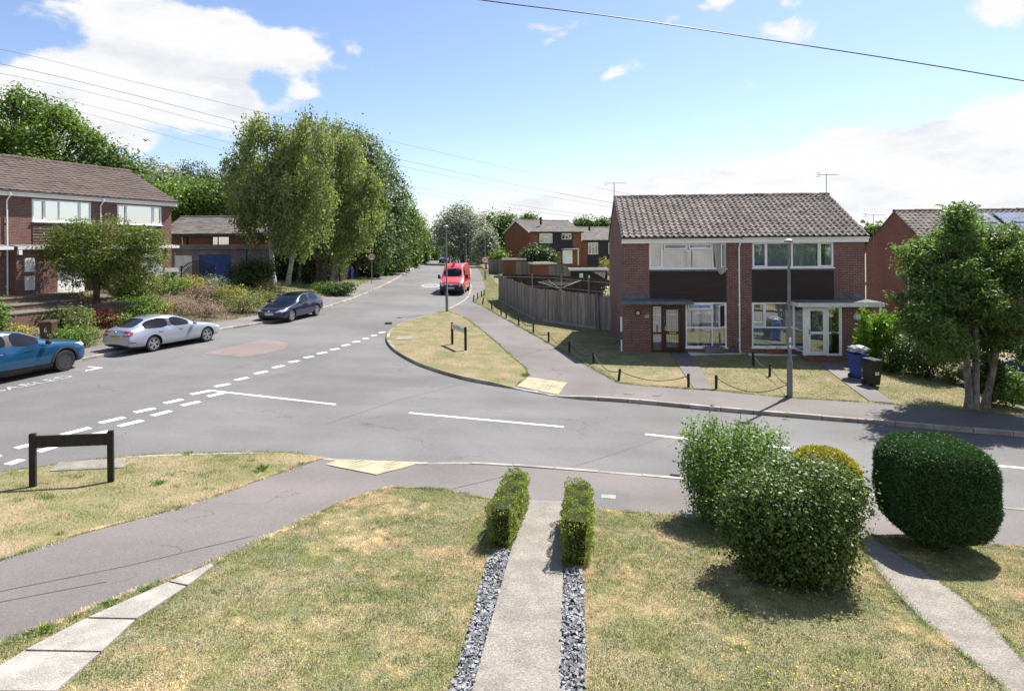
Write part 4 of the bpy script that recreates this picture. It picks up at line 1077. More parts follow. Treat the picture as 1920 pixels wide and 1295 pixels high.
# side light from the porch corner back to the wall
def slant(m, p, q, z0, z1, t=.05):
    p = Vector(p); q = Vector(q); d_ = (q - p).normalized(); n2 = Vector((-d_.y, d_.x)) * t
    m.hexa([(p.x, p.y, z0), (q.x, q.y, z0), (q.x + n2.x, q.y + n2.y, z0), (p.x + n2.x, p.y + n2.y, z0), (p.x, p.y, z1), (q.x, q.y, z1), (q.x + n2.x, q.y + n2.y, z1), (p.x + n2.x, p.y + n2.y, z1)])
A_, B_ = Vector((2.24, -.01)), Vector((2.268, PY + .01)); D_ = B_ - A_
for u0, u1, z0, z1 in ((0, .10, .2, 2.12), (.93, 1, .08, 2.12), (.10, .93, 2.04, 2.12), (.10, .93, .2, .28), (.10, .93, 1.05, 1.12)): slant(f, A_ + D_ * u0, A_ + D_ * u1, z0, z1)
pf = f.build('porch_frame', M['upvc'], hB, bevel=.005)
g = MB(); slant(g, A_ + D_ * .05, A_ + D_ * .97, .25, 2.08, .006); g.build('pane', M['glass'], pf); g = MB(); g.box(3.27, PX1 - .09, PY + .03, PY + .036, .15, 2.05); g.build('pane', M['glass'], pf)
d = MB(); y0, y1 = PY - .015, PY + .05
for a, b, c, e in ((2.43, 2.55, .10, 2.03), (3.06, 3.18, .10, 2.03), (2.55, 3.06, .10, .24), (2.55, 3.06, .97, 1.07), (2.55, 3.06, 1.92, 2.03)): d.box(a, b, y0, y1, c, e)
dr = d.build('door', M['upvc'], hB, bevel=.005)
g = MB(); g.box(2.53, 3.08, PY + .01, PY + .016, .22, 1.94); g.build('pane', M['glass'], dr)
h_ = MB(); h_.box(2.47, 2.51, PY - .04, PY - .015, .95, 1.18); h_.box(2.47, 2.6, PY - .07, PY - .045, 1.08, 1.105); h_.build('handle', M['chrome'], dr)
h_ = MB(); h_.box(3.36, 3.62, PY - .012, PY - .001, .99, 1.04); h_.build('letter_plate', M['chrome'], pf)
inn = MB(); inn.box(2.3, 3.78, -.04, -.015, .1, 2.1); inn.build('inner_wall', M['net'], pf)
cm = curtain_mb(2.75, 3.02, .2, 2.0, PY + .3); inn = MB(); inn.add(cm.v, cm.f); inn.build('curtain', M['curtain_blue'], pf, True)
r = MB(); r.box(1.95, 5.28, PY - .28, -.002, 2.13, 2.30); rf = r.build('porch_roof', M['felt'], hB, bevel=.008)
r = MB(); r.box(1.93, 5.32, PY - .31, PY - .282, 2.11, 2.27); r.box(1.93, 1.948, PY - .28, -.1, 2.11, 2.27); r.box(5.282, 5.32, PY - .28, 0, 2.11, 2.27); r.build('porch_fascia', M['white_paint'], rf)
r = MB(); r.box(3.9, WB - .01, -.02, -.003, 2.31, 2.50); r.build('lead_strip', M['lead'], hB)
r = MB(); r.tube([(5.20, PY - .2, -.2), (5.20, PY - .2, 2.12)], .045, 10); r.build('porch_post', M['upvc'], hB)
l_ = MB(); l_.lathe([(.05, -.17), (.12, -.12), (.14, -.02), (.14, .018)], 16, (4.40, PY, 1.68), 'y'); l_.build('wall_lamp', M['signwhite'], hB, True)
s_ = MB(); s_.box(2.35, 3.5, PY - .55, PY - .0, -.4, -.02); s_.build('door_step', M['brick_side'], hB, bevel=.01)
aerial(O68 + HX * .0 + HN * 3.55 + Vector((-.02, 0, RDG)), .75, R(0), 'thin television aerial on the left end of the pantile ridge')
aerial(O68 + HX * 10.1 + HN * 3.6 + Vector((0, 0, RDG)), 1.0, R(2), 'television aerial at the right end of the pantile ridge')
def pot(p, label, r_, h, potmat, leaf, n=160, long=False, ls=.05):
    e = empty('plant_pot', p, 0, label, 'plant pot', 'pots at the foot of the far houses'); mb = MB()
    if long: mb.hexa([(-r_ * 2.2, -r_ * .8, 0), (r_ * 2.2, -r_ * .8, 0), (r_ * 2.2, r_ * .8, 0), (-r_ * 2.2, r_ * .8, 0), (-r_ * 2.5, -r_, h), (r_ * 2.5, -r_, h), (r_ * 2.5, r_, h), (-r_ * 2.5, r_, h)])
    else: mb.lathe([(r_ * .7, 0), (r_, h), (r_ * 1.08, h), (r_ * 1.08, h + .03), (r_ * .9, h + .03), (r_ * .85, h - .02)], 14)
    mb.build('pot', M[potmat], e, True)
    POTS.append((e, r_ * (2.3 if long else 1), r_, h, leaf, n, ls))
POTS = []
gl_ = lambda px, py: Vector(gp(px, py, .05))
pot(gl_(1301, 658), 'blue grey pot with an upright sprig, left of the stone trough', .14, .22, 'lead', 'L_dark')
pot(gl_(1339, 661), 'stone trough of purple flowers under the left ground floor window', .17, .24, 'conc', 'purple', 220, True)
pot(gl_(1375, 660), 'small blue pot of purple flowers beside the drainpipe', .14, .18, 'lead', 'purple')
pot(gl_(1452, 662), 'long terracotta trough under the right ground floor window', .16, .20, 'terracotta', 'L_green', 120, True)

# ------------------------------------------------------------------ gable-ended neighbour further right, with solar panels
ON = Vector((23.35, 34.3, -.35)); WN = 10.4
hN = empty('house', ON, ANG, 'red brick house behind the tree with its bare gable end and solar panels', 'house')
mb = MB(); shell(mb, WN, 7.2, EAV, RDG, [])
link('wall', mb.mesh('wall'), M['brick_side'], hN)
make_roof(hN, WN, 7.2, EAV, RDG, M['tile_pan'], .30, .32, .06, vl=.05, seed=8)
gutter(hN, -.04, WN, -.26, EAV)
p_ = MB(); p_.tube([(-.06, 2.0, 5.3), (-.06, 2.0, .2)], .045, 8); p_.build('drainpipe', M['upvc'], hN)
p_ = MB()
for y0_, y1_ in ((.5, 1.35),):
    for a, b, c, e in ((y0_, y0_ + .07, 1.5, 2.6), (y1_ - .07, y1_, 1.5, 2.6), (y0_ + .07, y1_ - .07, 2.53, 2.6), (y0_ + .07, y1_ - .07, 1.5, 1.57)): p_.box(-.05, .0, a, b, c, e)
sw = p_.build('window', M['upvc'], hN); p_ = MB(); p_.box(-.02, -.012, .55, 1.3, 1.55, 2.55); p_.build('pane', M['glass_sky'], sw)
sl = (RDG - EAV) / 3.6
for i, (x0_, x1_, v0, v1) in enumerate(((2.7, 5.0, .9, 2.2), (2.7, 5.0, 2.35, 3.5), (5.3, 8.2, .9, 2.2), (5.3, 8.2, 2.35, 3.5))):
    p_ = MB(); cc = math.hypot(1, sl)
    def sv(x, v, o): return (x, v / cc - o * sl / cc, EAV + .13 + v * sl / cc + o / cc)
    p_.hexa([sv(x0_, v0, .05), sv(x1_, v0, .05), sv(x1_, v1, .05), sv(x0_, v1, .05), sv(x0_, v0, .12), sv(x1_, v0, .12), sv(x1_, v1, .12), sv(x0_, v1, .12)])
    for k in range(1, 12):
        X = x0_ + (x1_ - x0_) * k / 12; p_.hexa([sv(X - .008, v0, .119), sv(X + .008, v0, .119), sv(X + .008, v1, .119), sv(X - .008, v1, .119), sv(X - .008, v0, .123), sv(X + .008, v0, .123), sv(X + .008, v1, .123), sv(X - .008, v1, .123)], 1)
    p_.build('solar_panel', [M['solar'], M['lens']], hN)
aerial(at(1638, 462, 39.5), 2.05, R(0), 'television aerial beside the bare red gable end', 1.3)

# ------------------------------------------------------------------ terrace on the left bank
LO = Vector((-23.7, 28.7, 2.55)); LANG = math.atan2(8.8, 2.9); LX = Vector((math.cos(LANG), math.sin(LANG), 0)); LN = Vector((-LX.y, LX.x, 0)); WL = 4.62
for hi, lab in enumerate(('brick terraced house on the left bank between two white drainpipes, white front door', 'end terraced house on the left bank nearest the garage', 'terraced house cut off by the left edge of the view')):
    k = (0, 1, -1)[hi]
    e = empty('house', LO + LX * WL * k, LANG, lab, 'house', 'brick terrace on the left bank')
    up = (1.18, 4.16, 3.62, 4.72) if k != 1 else (1.05, 3.92, 3.62, 4.72)
    lo = (2.75, 3.95, .35, 2.15) if k == 1 else None
    holes = [up] + ([lo] if lo else [])
    mb = MB(); shell(mb, WL, DEP, EAV + .13, RDG - .03, holes, left=(k == -1), right=(k == 1))
    link('wall', mb.mesh('wall'), M['brick_left'], e)
    make_roof(e, WL, DEP, EAV + .28, RDG + .04, M['tile_left'], .33, .30, .022, over=.3, vl=0, vr=.22 if k == 1 else 0, kind='flat', seed=20 + k)
    gutter(e, .0, WL + (.22 if k == 1 else 0), -.28, EAV + .10, .17)
    downpipe(e, 0.03, EAV + .06, .02)
    if k == 1: window(e, *up, cols=(1.62, 3.32), y=.04, sash=((1.08, 1.60, 3.67, 4.68), (3.36, 3.89, 3.67, 4.68)), glass='glass_sky', curtain=((1.1, 1.6, 3.7, 4.7, 'net'), (3.4, 3.85, 3.7, 4.7, 'net')))
    else: window(e, *up, cols=(1.80, 2.50, 3.55), y=.04, sash=((1.21, 1.76, 3.67, 4.68),), cells=((3.50, 3.62, 3.68, 4.66),), glass='glass_sky', curtain=((3.65, 4.1, 3.7, 4.7, 'net'), (1.2, 1.5, 3.7, 4.7, 'net')))
    if lo: window(e, *lo, cols=(3.35,), rows=(1.10,), y=.03, glass='glass_sky')
    cladding(e, up[0] + .01, up[1] - .01, 2.52, 3.50, 'clad_red', .14, -.016, 'tile_hanging')
    b = MB(); b.box(up[0], up[1], -.06, 0, 3.51, 3.56); b.build('lead_strip', M['lead'], e)
    b = MB(); b.hexa([(.08, -.72, 2.28), (4.5, -.72, 2.28), (4.5, 0, 2.32), (.08, 0, 2.32), (.08, -.72, 2.40), (4.5, -.72, 2.40), (4.5, 0, 2.50), (.08, 0, 2.50)])
    cn = b.build('canopy', M['felt'], e); b = MB(); b.box(.06, 4.5, -.75, -.722, 2.26, 2.41); b.build('fascia', M['white_paint'], cn)
    b = MB(); b.box(.08, 1.95, -.60, -.002, -.5, 2.27); b.build('porch_wall', M['brick_left'], e)
    b = MB(); b.box(2.02, 2.10, -.30, -.22, 0, 2.25); b.box(2.96, 3.04, -.30, -.22, 0, 2.25); b.box(2.10, 2.96, -.30, -.22, 2.1, 2.25); b.box(3.04, 3.55, -.29, -.23, 0, 2.25); b.build('door_frame', M['upvc'], e)
    b = MB(); b.box(2.11, 2.95, -.28, -.24, .02, 2.09)
    for a, c in ((2.2, .2), (2.58, .2), (2.2, 1.1), (2.58, 1.1)): b.box(a, a + .28, -.29, -.281, c, c + .7)
    dd = b.build('door', M['upvc'], e, bevel=.008); b = MB(); b.box(2.85, 2.90, -.33, -.281, 1.0, 1.12); b.build('handle', M['chrome'], dd)
    if k == 0:
        for z0_, z1_ in ((.34, 1.0), (1.20, 1.85)):
            b = MB(); b.box(.42, .86, -.66, -.601, z0_, z1_); b.build('meter_cupboard', M['white_paint'], e, bevel=.008)
        b = MB(); b.box(.10, .24, -.76, -.62, 2.02, 2.24); b.build('security_light', M['upvc'], e)
        b = MB(); b.tube([(1.25, -.68, .0), (1.25, -.68, .75), (1.25, -.62, .85)], .03, 8); b.build('waste_pipe', M['steel'], e)
aerial(LO + LX * (2 * WL) + LN * 5.4 + Vector((.4, .4, EAV)), 2.3, R(-30), 'television aerial behind the end of the left terrace roof', 1.7)
# raised brick terraces and steps before the middle house
for i, (d0, d1, zt, s0, s1) in enumerate(((.62, 2.0, .12, -5, 2.0), (2.0, 3.1, -.12, -5, 2.9), (3.1, 4.3, -.36, -5, 3.6))):
    e = empty('garden_terrace', LO, LANG, ('upper brick edged terrace against the house wall', 'middle brick edged terrace below the house', 'lowest brick edged terrace above the shrubs')[i], 'garden terrace', 'stepped brick terraces')
    b = MB(); b.box(s0, s1, -d1, -d0, -2.2, zt - .04); b.build('retaining_wall', M['brick_left'], e)
    b = MB(); b.box(s0, s1 + .02, -d1 - .03, -d0, zt - .039, zt + .02); b.build('coping', M['conc_dk'], e, bevel=.01)
for i in range(4):
    b = MB(); b.box(3.1 + i * .45, 4.6 + i * .40, -1.1 - i * .55, -.55 - i * .55, -.9 - i * .3, -.12 - i * .22)
    o = b.build('garden_step', M['slabs'], None, bevel=.015); o.location = LO; o.rotation_euler = (0, 0, LANG)
    tag(o, ('top concrete garden step by the white door', 'second concrete garden step down from the white door', 'third concrete garden step beneath the maple', 'lowest concrete garden step beside the maple trunk')[i], 'step', 'steps up to the left terrace')

# ------------------------------------------------------------------ garage and long house behind it
GZ = 2.25; gb = at(404, 527, 47); GZ = gb.z
e = empty('garage', (gb.x, gb.y, GZ), R(3), 'grey rendered garage with a blue up and over door under a flat roof', 'garage')
b = MB(); wall_front(b, -3.2, 3.25, -.4, 2.75, [(-1.2, 1.2, 0, 2.02), (-3.1, -1.75, .1, 2.02)], 0, .14)
b.box(-3.2, 3.25, 5.5, 5.52, -.4, 2.75); b.box(-3.2, -3.18, .001, 5.5, -.4, 2.75); b.box(3.23, 3.25, .001, 5.5, -.4, 2.75); b.build('wall', M['render'], e)
b = MB(); b.box(-3.35, 3.4, -.15, 5.6, 2.42, 2.80); b.build('roof', M['render'], e, bevel=.01)
b = MB(); n = 9
for i in range(n):
    z = .02 + i * 2.0 / n; b.hexa([(-1.18, .05, z), (1.18, .05, z), (1.18, .12, z), (-1.18, .12, z), (-1.18, .075, z + 2 / n - .012), (1.18, .075, z + 2 / n - .012), (1.18, .12, z + 2 / n - .012), (-1.18, .12, z + 2 / n - .012)])
b.box(-1.19, 1.19, .121, .14, 0, 2.02); dd = b.build('garage_door', M['bluedoor'], e); b = MB(); b.box(-.08, .08, .0, .06, .95, 1.0); b.build('handle', M['chrome'], dd)
b = MB(); b.box(-3.09, -1.76, .08, .12, .1, 2.0); b.build('white_door', M['white_paint'], e)
b = MB(); b.tube([(2.35, -.05, 2.6), (2.35, -.05, 0)], .05, 8); b.build('drainpipe', M['black'], e)
lh = at(405, 440, 52)
e = empty('house', (lh.x - 4.4, lh.y, GZ), R(3), 'long low orange brick house with dark eaves behind the blue garage', 'house')
W_ = 12.; ev = 3.75
b = MB(); shell(b, W_, 7.5, ev, ev + 1.5, [(3.95, 5.4, 2.5, 3.55)]); link('wall', b.mesh('wall'), M['brick_orange'], e)
make_roof(e, W_, 7.5, ev, ev + 1.5, M['tile_grey'], .6, .27, .004, over=.45, vl=.4, vr=.3, kind='flat', seed=33)
b = MB(); b.box(-.4, W_ + .3, -.47, -.43, ev - .30, ev - .02); b.build('fascia', M['black'], e)
window(e, 3.95, 5.4, 2.5, 3.55, cols=(4.45,), y=.05, mat='doorwood', glass='glass_sky')
b = MB(); b.tube([(1.9, -.06, ev - .3), (1.9, -.06, .5)], .06, 8); b.build('drainpipe', M['black'], e)
# gable seen between the birches
e = empty('house', (at(652, 500, 62).x - 6., 62, 1.9), R(8), 'pale brick gable half hidden behind the birch foliage', 'house')
b = MB(); shell(b, 6, 8, 4.6, 6.6, []); link('wall', b.mesh('wall'), M['brick_orange'], e); make_roof(e, 6, 8, 4.6, 6.6, M['tile_grey'], .6, .35, .004, kind='flat', seed=40)
b = MB(); b.box(5.9, 6.06, -.06, -.002, 0, 4.5); b.build('drainpipe', M['upvc'], e)

# ------------------------------------------------------------------ brown terrace with black hung tiles, far side of the gardens
def far_block(o, ang, w, dep, ev, rd, wins, dark, lab, door=None, grp='brown terraced houses behind the gardens'):
    e = empty('house', o, ang, lab, 'house', grp)
    b = MB(); shell(b, w, dep, ev, rd, [(a, c, z0, z1) for a, c, z0, z1 in wins]); link('wall', b.mesh('wall'), M['brick_orange'], e)
    make_roof(e, w, dep, ev, rd, M['tile_grey'], .6, .30, .01, over=.3, vl=.15, vr=.25, kind='flat', seed=int(w * 10))
    b = MB(); b.box(-.15, w + .25, -.36, -.30, ev - .12, ev + .04); b.build('fascia', M['black'], e)
    b = MB()
    for s_ in (0, 1):
        y0_, z0_, y1_, z1_ = (-.3, ev - .05, dep / 2, rd + .02) if s_ == 0 else (dep + .3, ev - .05, dep / 2, rd + .02)
        b.hexa([(-.19, y0_, z0_ - .16), (-.155, y0_, z0_ - .16), (-.155, y1_, z1_ - .16), (-.19, y1_, z1_ - .16), (-.19, y0_, z0_ + .05), (-.155, y0_, z0_ + .05), (-.155, y1_, z1_ + .05), (-.19, y1_, z1_ + .05)])
    b.build('verge_board', M['white_paint'], e)
    b = MB(); wall_front(b, dark[0], dark[1], dark[2], ev - .15, wins, -.05, .06); b.build('tile_hanging', M['clad_black'], e)
    for a, c, z0, z1 in wins:
        k = c - a
        window(e, a, c, z0, z1, cols=(a + k * .36, a + k * .68) if k > 1.6 else (a + k * .5,), rows=(), cells=((a + k * .36, a + k * .68, z0 + (z1 - z0) * .6, z0 + (z1 - z0) * .6 + .07),) if k > 1.6 else (), y=.0, fr=.09, sill=False)
    if door:
        b = MB(); b.box(door[0], door[1], -.14, -.06, 0, 2.1); d_ = b.build('door', M['upvc'], e); b = MB(); b.box(door[0] + .9, door[0] + 1.2, -.15, -.141, 1.2, 1.9); b.build('pane', M['glass_sky'], d_)
        b = MB(); b.box(door[0] - .25, door[1] + .7, -1.0, -.051, 2.2, 2.36); b.build('canopy', M['white_paint'], e)
        b = MB(); b.box(door[1] + .5, door[1] + .62, -.95, -.85, -.2, 2.2); b.build('porch_post', M['upvc'], e)
    return e
T1 = at(993.5, 494, 92); fa = math.atan2(.48, .88)
far_block(Vector((T1.x, 92, 1.75)), fa, 9.4, 8., 4.9, 6.75, [(1.7, 4.0, 3.2, 4.7), (5.7, 7.5, 3.75, 4.7)], (1.65, 7.75, 1.9), 'brown brick end house with a white verge, black tile hanging and white double door', (5.8, 7.6))
T2 = at(1091, 520, 97.6)
far_block(Vector((T2.x, 97.6, .40)), fa, 13., 8., 4.95, 7.1, [(1.2, 3.2, 2.7, 4.6), (5.3, 7.2, 2.7, 4.6)], (1.1, 7.3, .9), 'lower brown house with white windows, partly hidden by the brick pair')
for px, py, Y, lab in ((1014, 407, 95, 'slim flue on the ridge of the brown end house'), (1105, 418, 93, 'slim flue on the ridge of the lower brown house')):
    p_ = at(px, py, Y); b = MB(); b.tube([(0, 0, -1.2), (0, 0, .0)], .16, 8); o = b.build('flue', M['black']); o.location = p_; tag(o, lab, 'flue', 'ridge flues')
def outhouse(px0, px1, ytop, ybot, Y, lab, mat='brick_orange', dep=3., ang=0., shed=False):
    a, c = at(px0, ybot, Y), at(px1, ybot, Y); w = (c - a).length; h = at(px0, ytop, Y).z - a.z
    e = empty('garden_shed' if shed else 'garage', (a.x, Y, a.z), ang, lab, 'shed' if shed else 'garage', None if shed else 'flat roofed brown garages')
    b = MB(); b.box(0, w, 0, dep, -.8, h - .091); b.build('wall', M[mat], e)
    b = MB(); b.box(-.12, w + .12, -.14, dep + .1, h - .09, h); b.build('roof', M['felt'], e); b = MB(); b.box(-.14, w + .14, -.17, -.142, h - .15, h + .02); b.box(-.165, -.141, -.14, dep, h - .15, h + .02); b.build('fascia', M['white_paint'], e)
    return e
outhouse(944, 985, 485, 524, 70, 'left brown flat roofed garage, below the brown gable', dep=3)
outhouse(1001, 1042, 493, 526, 62, 'right brown flat roofed garage beside the grey boards', dep=4, ang=R(8))
sh = outhouse(1070, 1138, 504, 540, 52, 'black painted shed with white fascia and pale slatted trim', 'black', 2.4, R(-6), True)
b = MB(); b.box(.75, 1.05, -.03, -.001, .75, 1.25); b.box(1.5, 1.62, -.03, -.001, .7, 1.1)
for i in range(9): b.hexa([(2.0 + i * .1, -.03, 1.3 - i * .06), (2.05 + i * .1, -.03, 1.3 - i * .06), (2.05 + i * .1, -.001, 1.3 - i * .06), (2.0 + i * .1, -.001, 1.3 - i * .06), (1.9 + i * .12, -.03, 1.36), (1.95 + i * .12, -.03, 1.36), (1.95 + i * .12, -.001, 1.36), (1.9 + i * .12, -.001, 1.36)])
b.build('trim', M['signwhite'], sh)

# unseen row behind the camera, added so the windows opposite mirror something pale
e = empty('added_terrace', (-12, -1.2, .9), 0, 'pale terrace behind the camera, unseen, added for the windows to mirror', 'house')
b = MB(); wall_front(b, 0, 62, -3, 5.2, [], 0); link('wall', b.mesh('wall'), pmat('cream render', (.50, .46, .40), (.40, .37, .33), 1, .9), e)
b = MB(); b.add([(0, .3, 5.0), (62, .3, 5.0), (62, -4, 7.4), (0, -4, 7.4)], [(0, 1, 2, 3)]); link('roof', b.mesh('roof'), M['tile_left'], e)
b = MB()
e.rotation_euler = (0, 0, 0)
for i in range(9): b.box(4 + i * 6.4, 7 + i * 6.4, .0, .05, 3.4, 4.6)
link('window', b.mesh('window'), M['upvc'], e)
# ------------------------------------------------------------------ plants
def unit(v): return v / np.maximum(np.linalg.norm(v, axis=1), 1e-9)[:, None]
def leaf_quads(c, ax, nn, L, Wd, fold=.18):
    sd_ = unit(np.cross(ax, nn)); nn = np.cross(sd_, ax)
    L = np.asarray(L)[:, None] * .5; Wd = np.asarray(Wd)[:, None] * .5
    v = np.stack([c - ax * L, c + sd_ * Wd + nn * Wd * fold, c + ax * L - nn * L * .25, c - sd_ * Wd + nn * Wd * fold], 1).reshape(-1, 3)
    return v, np.arange(len(v)).reshape(-1, 4)
def crown(blobs, n, L, Wd, sig=.3, per=14, droop=0., shellw=.62, r=rng, up=.45, rag=.16, flat=0.):
    """leaves in clumps spread through a crown built of overlapping lobes (x, y, z, rx, ry, rz)"""
    B = np.array([b[:6] for b in blobs], float)
    wgt = (B[:, 3] * B[:, 4] * B[:, 5]) ** (2 / 3); wgt /= wgt.sum()
    K = max(4, n // per); bi = r.choice(len(B), K, p=wgt)
    d = unit(r.normal(size=(K, 3)))
    rad = np.where(r.random(K) < shellw, 1 - np.abs(r.normal(0, rag, K)) + r.normal(0, .05, K), r.random(K) ** .45)
    cc = B[bi, :3] + d * rad[:, None] * B[bi, 3:6]
    out = unit(d / B[bi, 3:6])
    ci = np.repeat(np.arange(K), per); N = len(ci)
    s = sig * r.uniform(.6, 1.3, K)
    off = r.normal(size=(N, 3)) * s[ci][:, None]
    if flat: off[:, 2] *= 1 - flat
    c = cc[ci] + off
    if droop:
        t = r.random(N); c[:, 2] -= t * droop * r.uniform(.3, 1.2, K)[ci]; c[:, :2] = cc[ci][:, :2] + off[:, :2] * (.35 + .3 * t[:, None])
    nn = unit(out[ci] * .55 + np.array([0, 0, up]) + r.normal(size=(N, 3)) * .55)
    ax = r.normal(size=(N, 3)); 
    if droop: ax = ax * .45 + np.array([0, 0, -1.])
    ax = unit(ax - nn * np.sum(ax * nn, 1)[:, None] * (0 if droop else 1))
    k = r.uniform(.6, 1.3, N)
    return leaf_quads(c, ax, nn, L * k, Wd * k)
def crown_obj(name, parent, mat, *a, **k):
    v, f = crown(*a, **k)
    return link(name, np_mesh(name, v, f), M[mat], parent)
def trunk_mb(base, top, r0, blobs=(), bend=.25, n=9, r1=.35, limbs=True, rs=None):
    rs = rs or random; mb = MB(); base = Vector(base); top = Vector(top); pts = []; rad = []
    side = Vector((rs.uniform(-1, 1), rs.uniform(-1, 1), 0)) * bend
    for i in range(8):
        t = i / 7; pts.append(base.lerp(top, t) + side * math.sin(t * 3.1) * .5 + Vector((rs.gauss(0, .03), rs.gauss(0, .03), 0)) * (1 if 0 < i < 7 else 0)); rad.append(r0 * ((1 - t) * (1 - r1) + r1) * (1.35 if i == 0 else 1))
    mb.tube(pts, rad, n)
    if limbs:
        for b in blobs:
            t = rs.uniform(.35, .85); k = min(6, int(t * 7)); p = pts[k]; q = Vector(b[:3])
            if (q - p).length < .3: continue
            m1 = p.lerp(q, .45) + Vector((0, 0, (q - p).length * .12))
            rr = rad[k] * .55
            mb.tube([p, m1, q], [rr, rr * .65, rr * .22], 6)
            for _ in range(3):
                d = Vector((rs.gauss(0, 1), rs.gauss(0, 1), rs.gauss(.4, .6))).normalized()
                mb.tube([m1.lerp(q, rs.random()), q + Vector((d.x * b[3], d.y * b[4], d.z * b[5])) * .75], [rr * .35, rr * .08], 4)
    return mb
def pb(px, py, rx, ry, Y, loc, dy=0., ky=1.):
    """crown lobe from its place in the view at distance Y, relative to loc"""
    p = at(px, py, Y + dy); s = (Y + dy) / FPX
    return (p.x - loc.x, p.y - loc.y, p.z - loc.z, rx * s, (rx * .5 + ry * .5) * s * ky, ry * s)
def tree(name, px, pyb, Y, lobes, leaf, label, n, L, Wd, r0=.25, bark='bark', cat='tree', group=None, topf=.62, zb=None, **kw):
    loc = at(px, pyb, Y); loc.z = float(G(loc.x, loc.y)) if zb is None else zb
    e = empty(name, loc, 0, label, cat, group)
    bl = [pb(a[0], a[1], a[2], a[3], Y, loc, a[4] if len(a) > 4 else 0.) for a in lobes]
    zt = max(b[2] + b[5] for b in bl); cx = sum(b[0] for b in bl) / len(bl); cy = sum(b[1] for b in bl) / len(bl)
    trunk_mb((0, 0, -.4), (cx, cy, zt * topf), r0, bl).build('trunk', M[bark], e, True)
    crown_obj('crown', e, leaf, bl, n, L, Wd, **kw)
    return e
def fill_outline(poly, n, r0, r1, seed, dmax=1.5, edge=.25):
    """many small lobes inside a crown's outline (photo pixels), at random depths"""
    rr = np.random.default_rng(seed); poly = np.array(poly, float); x0, y0 = poly.min(0); x1, y1 = poly.max(0); out = []
    while len(out) < n:
        x, y = rr.uniform(x0, x1), rr.uniform(y0, y1)
        if not inside(np.array([x]), np.array([y]), poly)[0]: continue
        r_ = rr.uniform(r0, r1); b = resample(poly, 8, True); dd = np.min(np.hypot(b[:, 0] - x, b[:, 1] - y))
        r_ = min(r_, max(r0 * .7, dd * 1.15)); w = dmax * min(1, dd / 60 + .2)
        out.append((x, y, r_ * rr.uniform(.9, 1.3), r_ * rr.uniform(.8, 1.15), rr.uniform(-w, w)))
    return out
GT = 'trees behind the left terrace'
tree('ash_tree', 20, 420, 50, fill_outline([(-100, 380), (-90, 230), (-40, 180), (10, 170), (45, 172), (72, 200), (108, 182), (140, 222), (180, 250), (205, 300), (215, 380)], 46, 20, 46, 5, 3.5), 'L_ash', 'tallest deep green tree over the left terrace roof', 32000, .30, .16, .4, group=GT, sig=.36, shellw=.75)
tree('ash_tree', 200, 420, 54, [(205, 315, 48, 45), (235, 335, 40, 38), (180, 340, 50, 40)], 'L_oak', 'green tree stepping down beside the tallest one, above the terrace ridge', 9000, .30, .15, .3, group=GT, sig=.4)
tree('round_tree', 285, 440, 88, [(288, 340, 42, 38), (262, 352, 30, 30), (312, 352, 30, 28)], 'L_silver', 'rounded greyish tree between the terrace and the birches', 6500, .42, .24, .3, group=GT, sig=.5, shellw=.75)
tree('pine_tree', 370, 430, 92, [(365, 335, 34, 30), (395, 348, 34, 26), (345, 355, 28, 26), (415, 365, 30, 22)], 'L_pine', 'dark pine tops beyond the long low house', 7000, .42, .16, .3, group=GT, sig=.5)
GH = 'bright scrub behind the long low house'
for i, (px, py, rx, ry, Y, lm, lab) in enumerate(((300, 375, 55, 42, 66, 'L_green', 'bright green bush against the end of the left terrace'), (350, 372, 55, 40, 70, 'L_green', 'widest bright green bush above the long low roof'), (405, 380, 50, 42, 68, 'L_oak', 'mid green bush above the long low roof, beside the birch crown'), (445, 365, 40, 40, 72, 'L_ash', 'green tree top just left of the birch crown'))):
    tree('bushy_tree', px, 460, Y, [(px, py, rx, ry), (px - rx * .5, py + 22, rx * .7, ry * .8), (px + rx * .5, py + 18, rx * .7, ry * .8)], lm, lab, 7000, .34, .20, .2, group=GH, sig=.42, shellw=.75)
# birches
GB = 'weeping birches on the bank'
loc = at(513, 541, 42.5); loc.z = float(G(loc.x, loc.y))
def birch(px, pyb, Y, top, lobes, leaf, label, n, r0, trunks):
    p0 = gp(px, pyb); e = empty('birch_tree', p0, 0, label, 'tree', GB)
    Yc = p0.y
    bl = [pb(a[0], a[1], a[2], a[3], Yc, p0, a[4] if len(a) > 4 else 0.) for a in lobes]
    mb = MB()
    for (bx, tx, ty) in trunks:
        b0 = gp(*bx) - p0; t0 = at(tx, ty, Yc) - p0
        m_ = trunk_mb((b0.x, b0.y, -.3), t0, r0, [b for b in bl if random.random() < .07], bend=.5, rs=random.Random(px)); mb.add(m_.v, m_.f)
    mb.build('trunk', M['bark_birch'], e, True)
    crown_obj('crown', e, leaf, bl, n, .19, .125, sig=.28, per=22, droop=1.2, shellw=.6, rag=.25)
    return e
birch(514, 540, 43, 210, fill_outline([(430, 262), (452, 228), (490, 213), (530, 213), (570, 226), (600, 300), (600, 440), (560, 475), (500, 455), (470, 440), (440, 395), (417, 350), (414, 300)], 66, 14, 36, 6, 2.2) + [(582, 232, 30, 22, -1.2), (606, 262, 28, 28, -1.4), (596, 310, 30, 32, -1.6), (604, 360, 28, 32, -1.5), (598, 410, 30, 32, -1.4)], 'L_birch', 'white stemmed weeping birch with the leftmost loose crown', 52000, .20, [((514, 540), 500, 250), ((538, 533), 580, 330)])
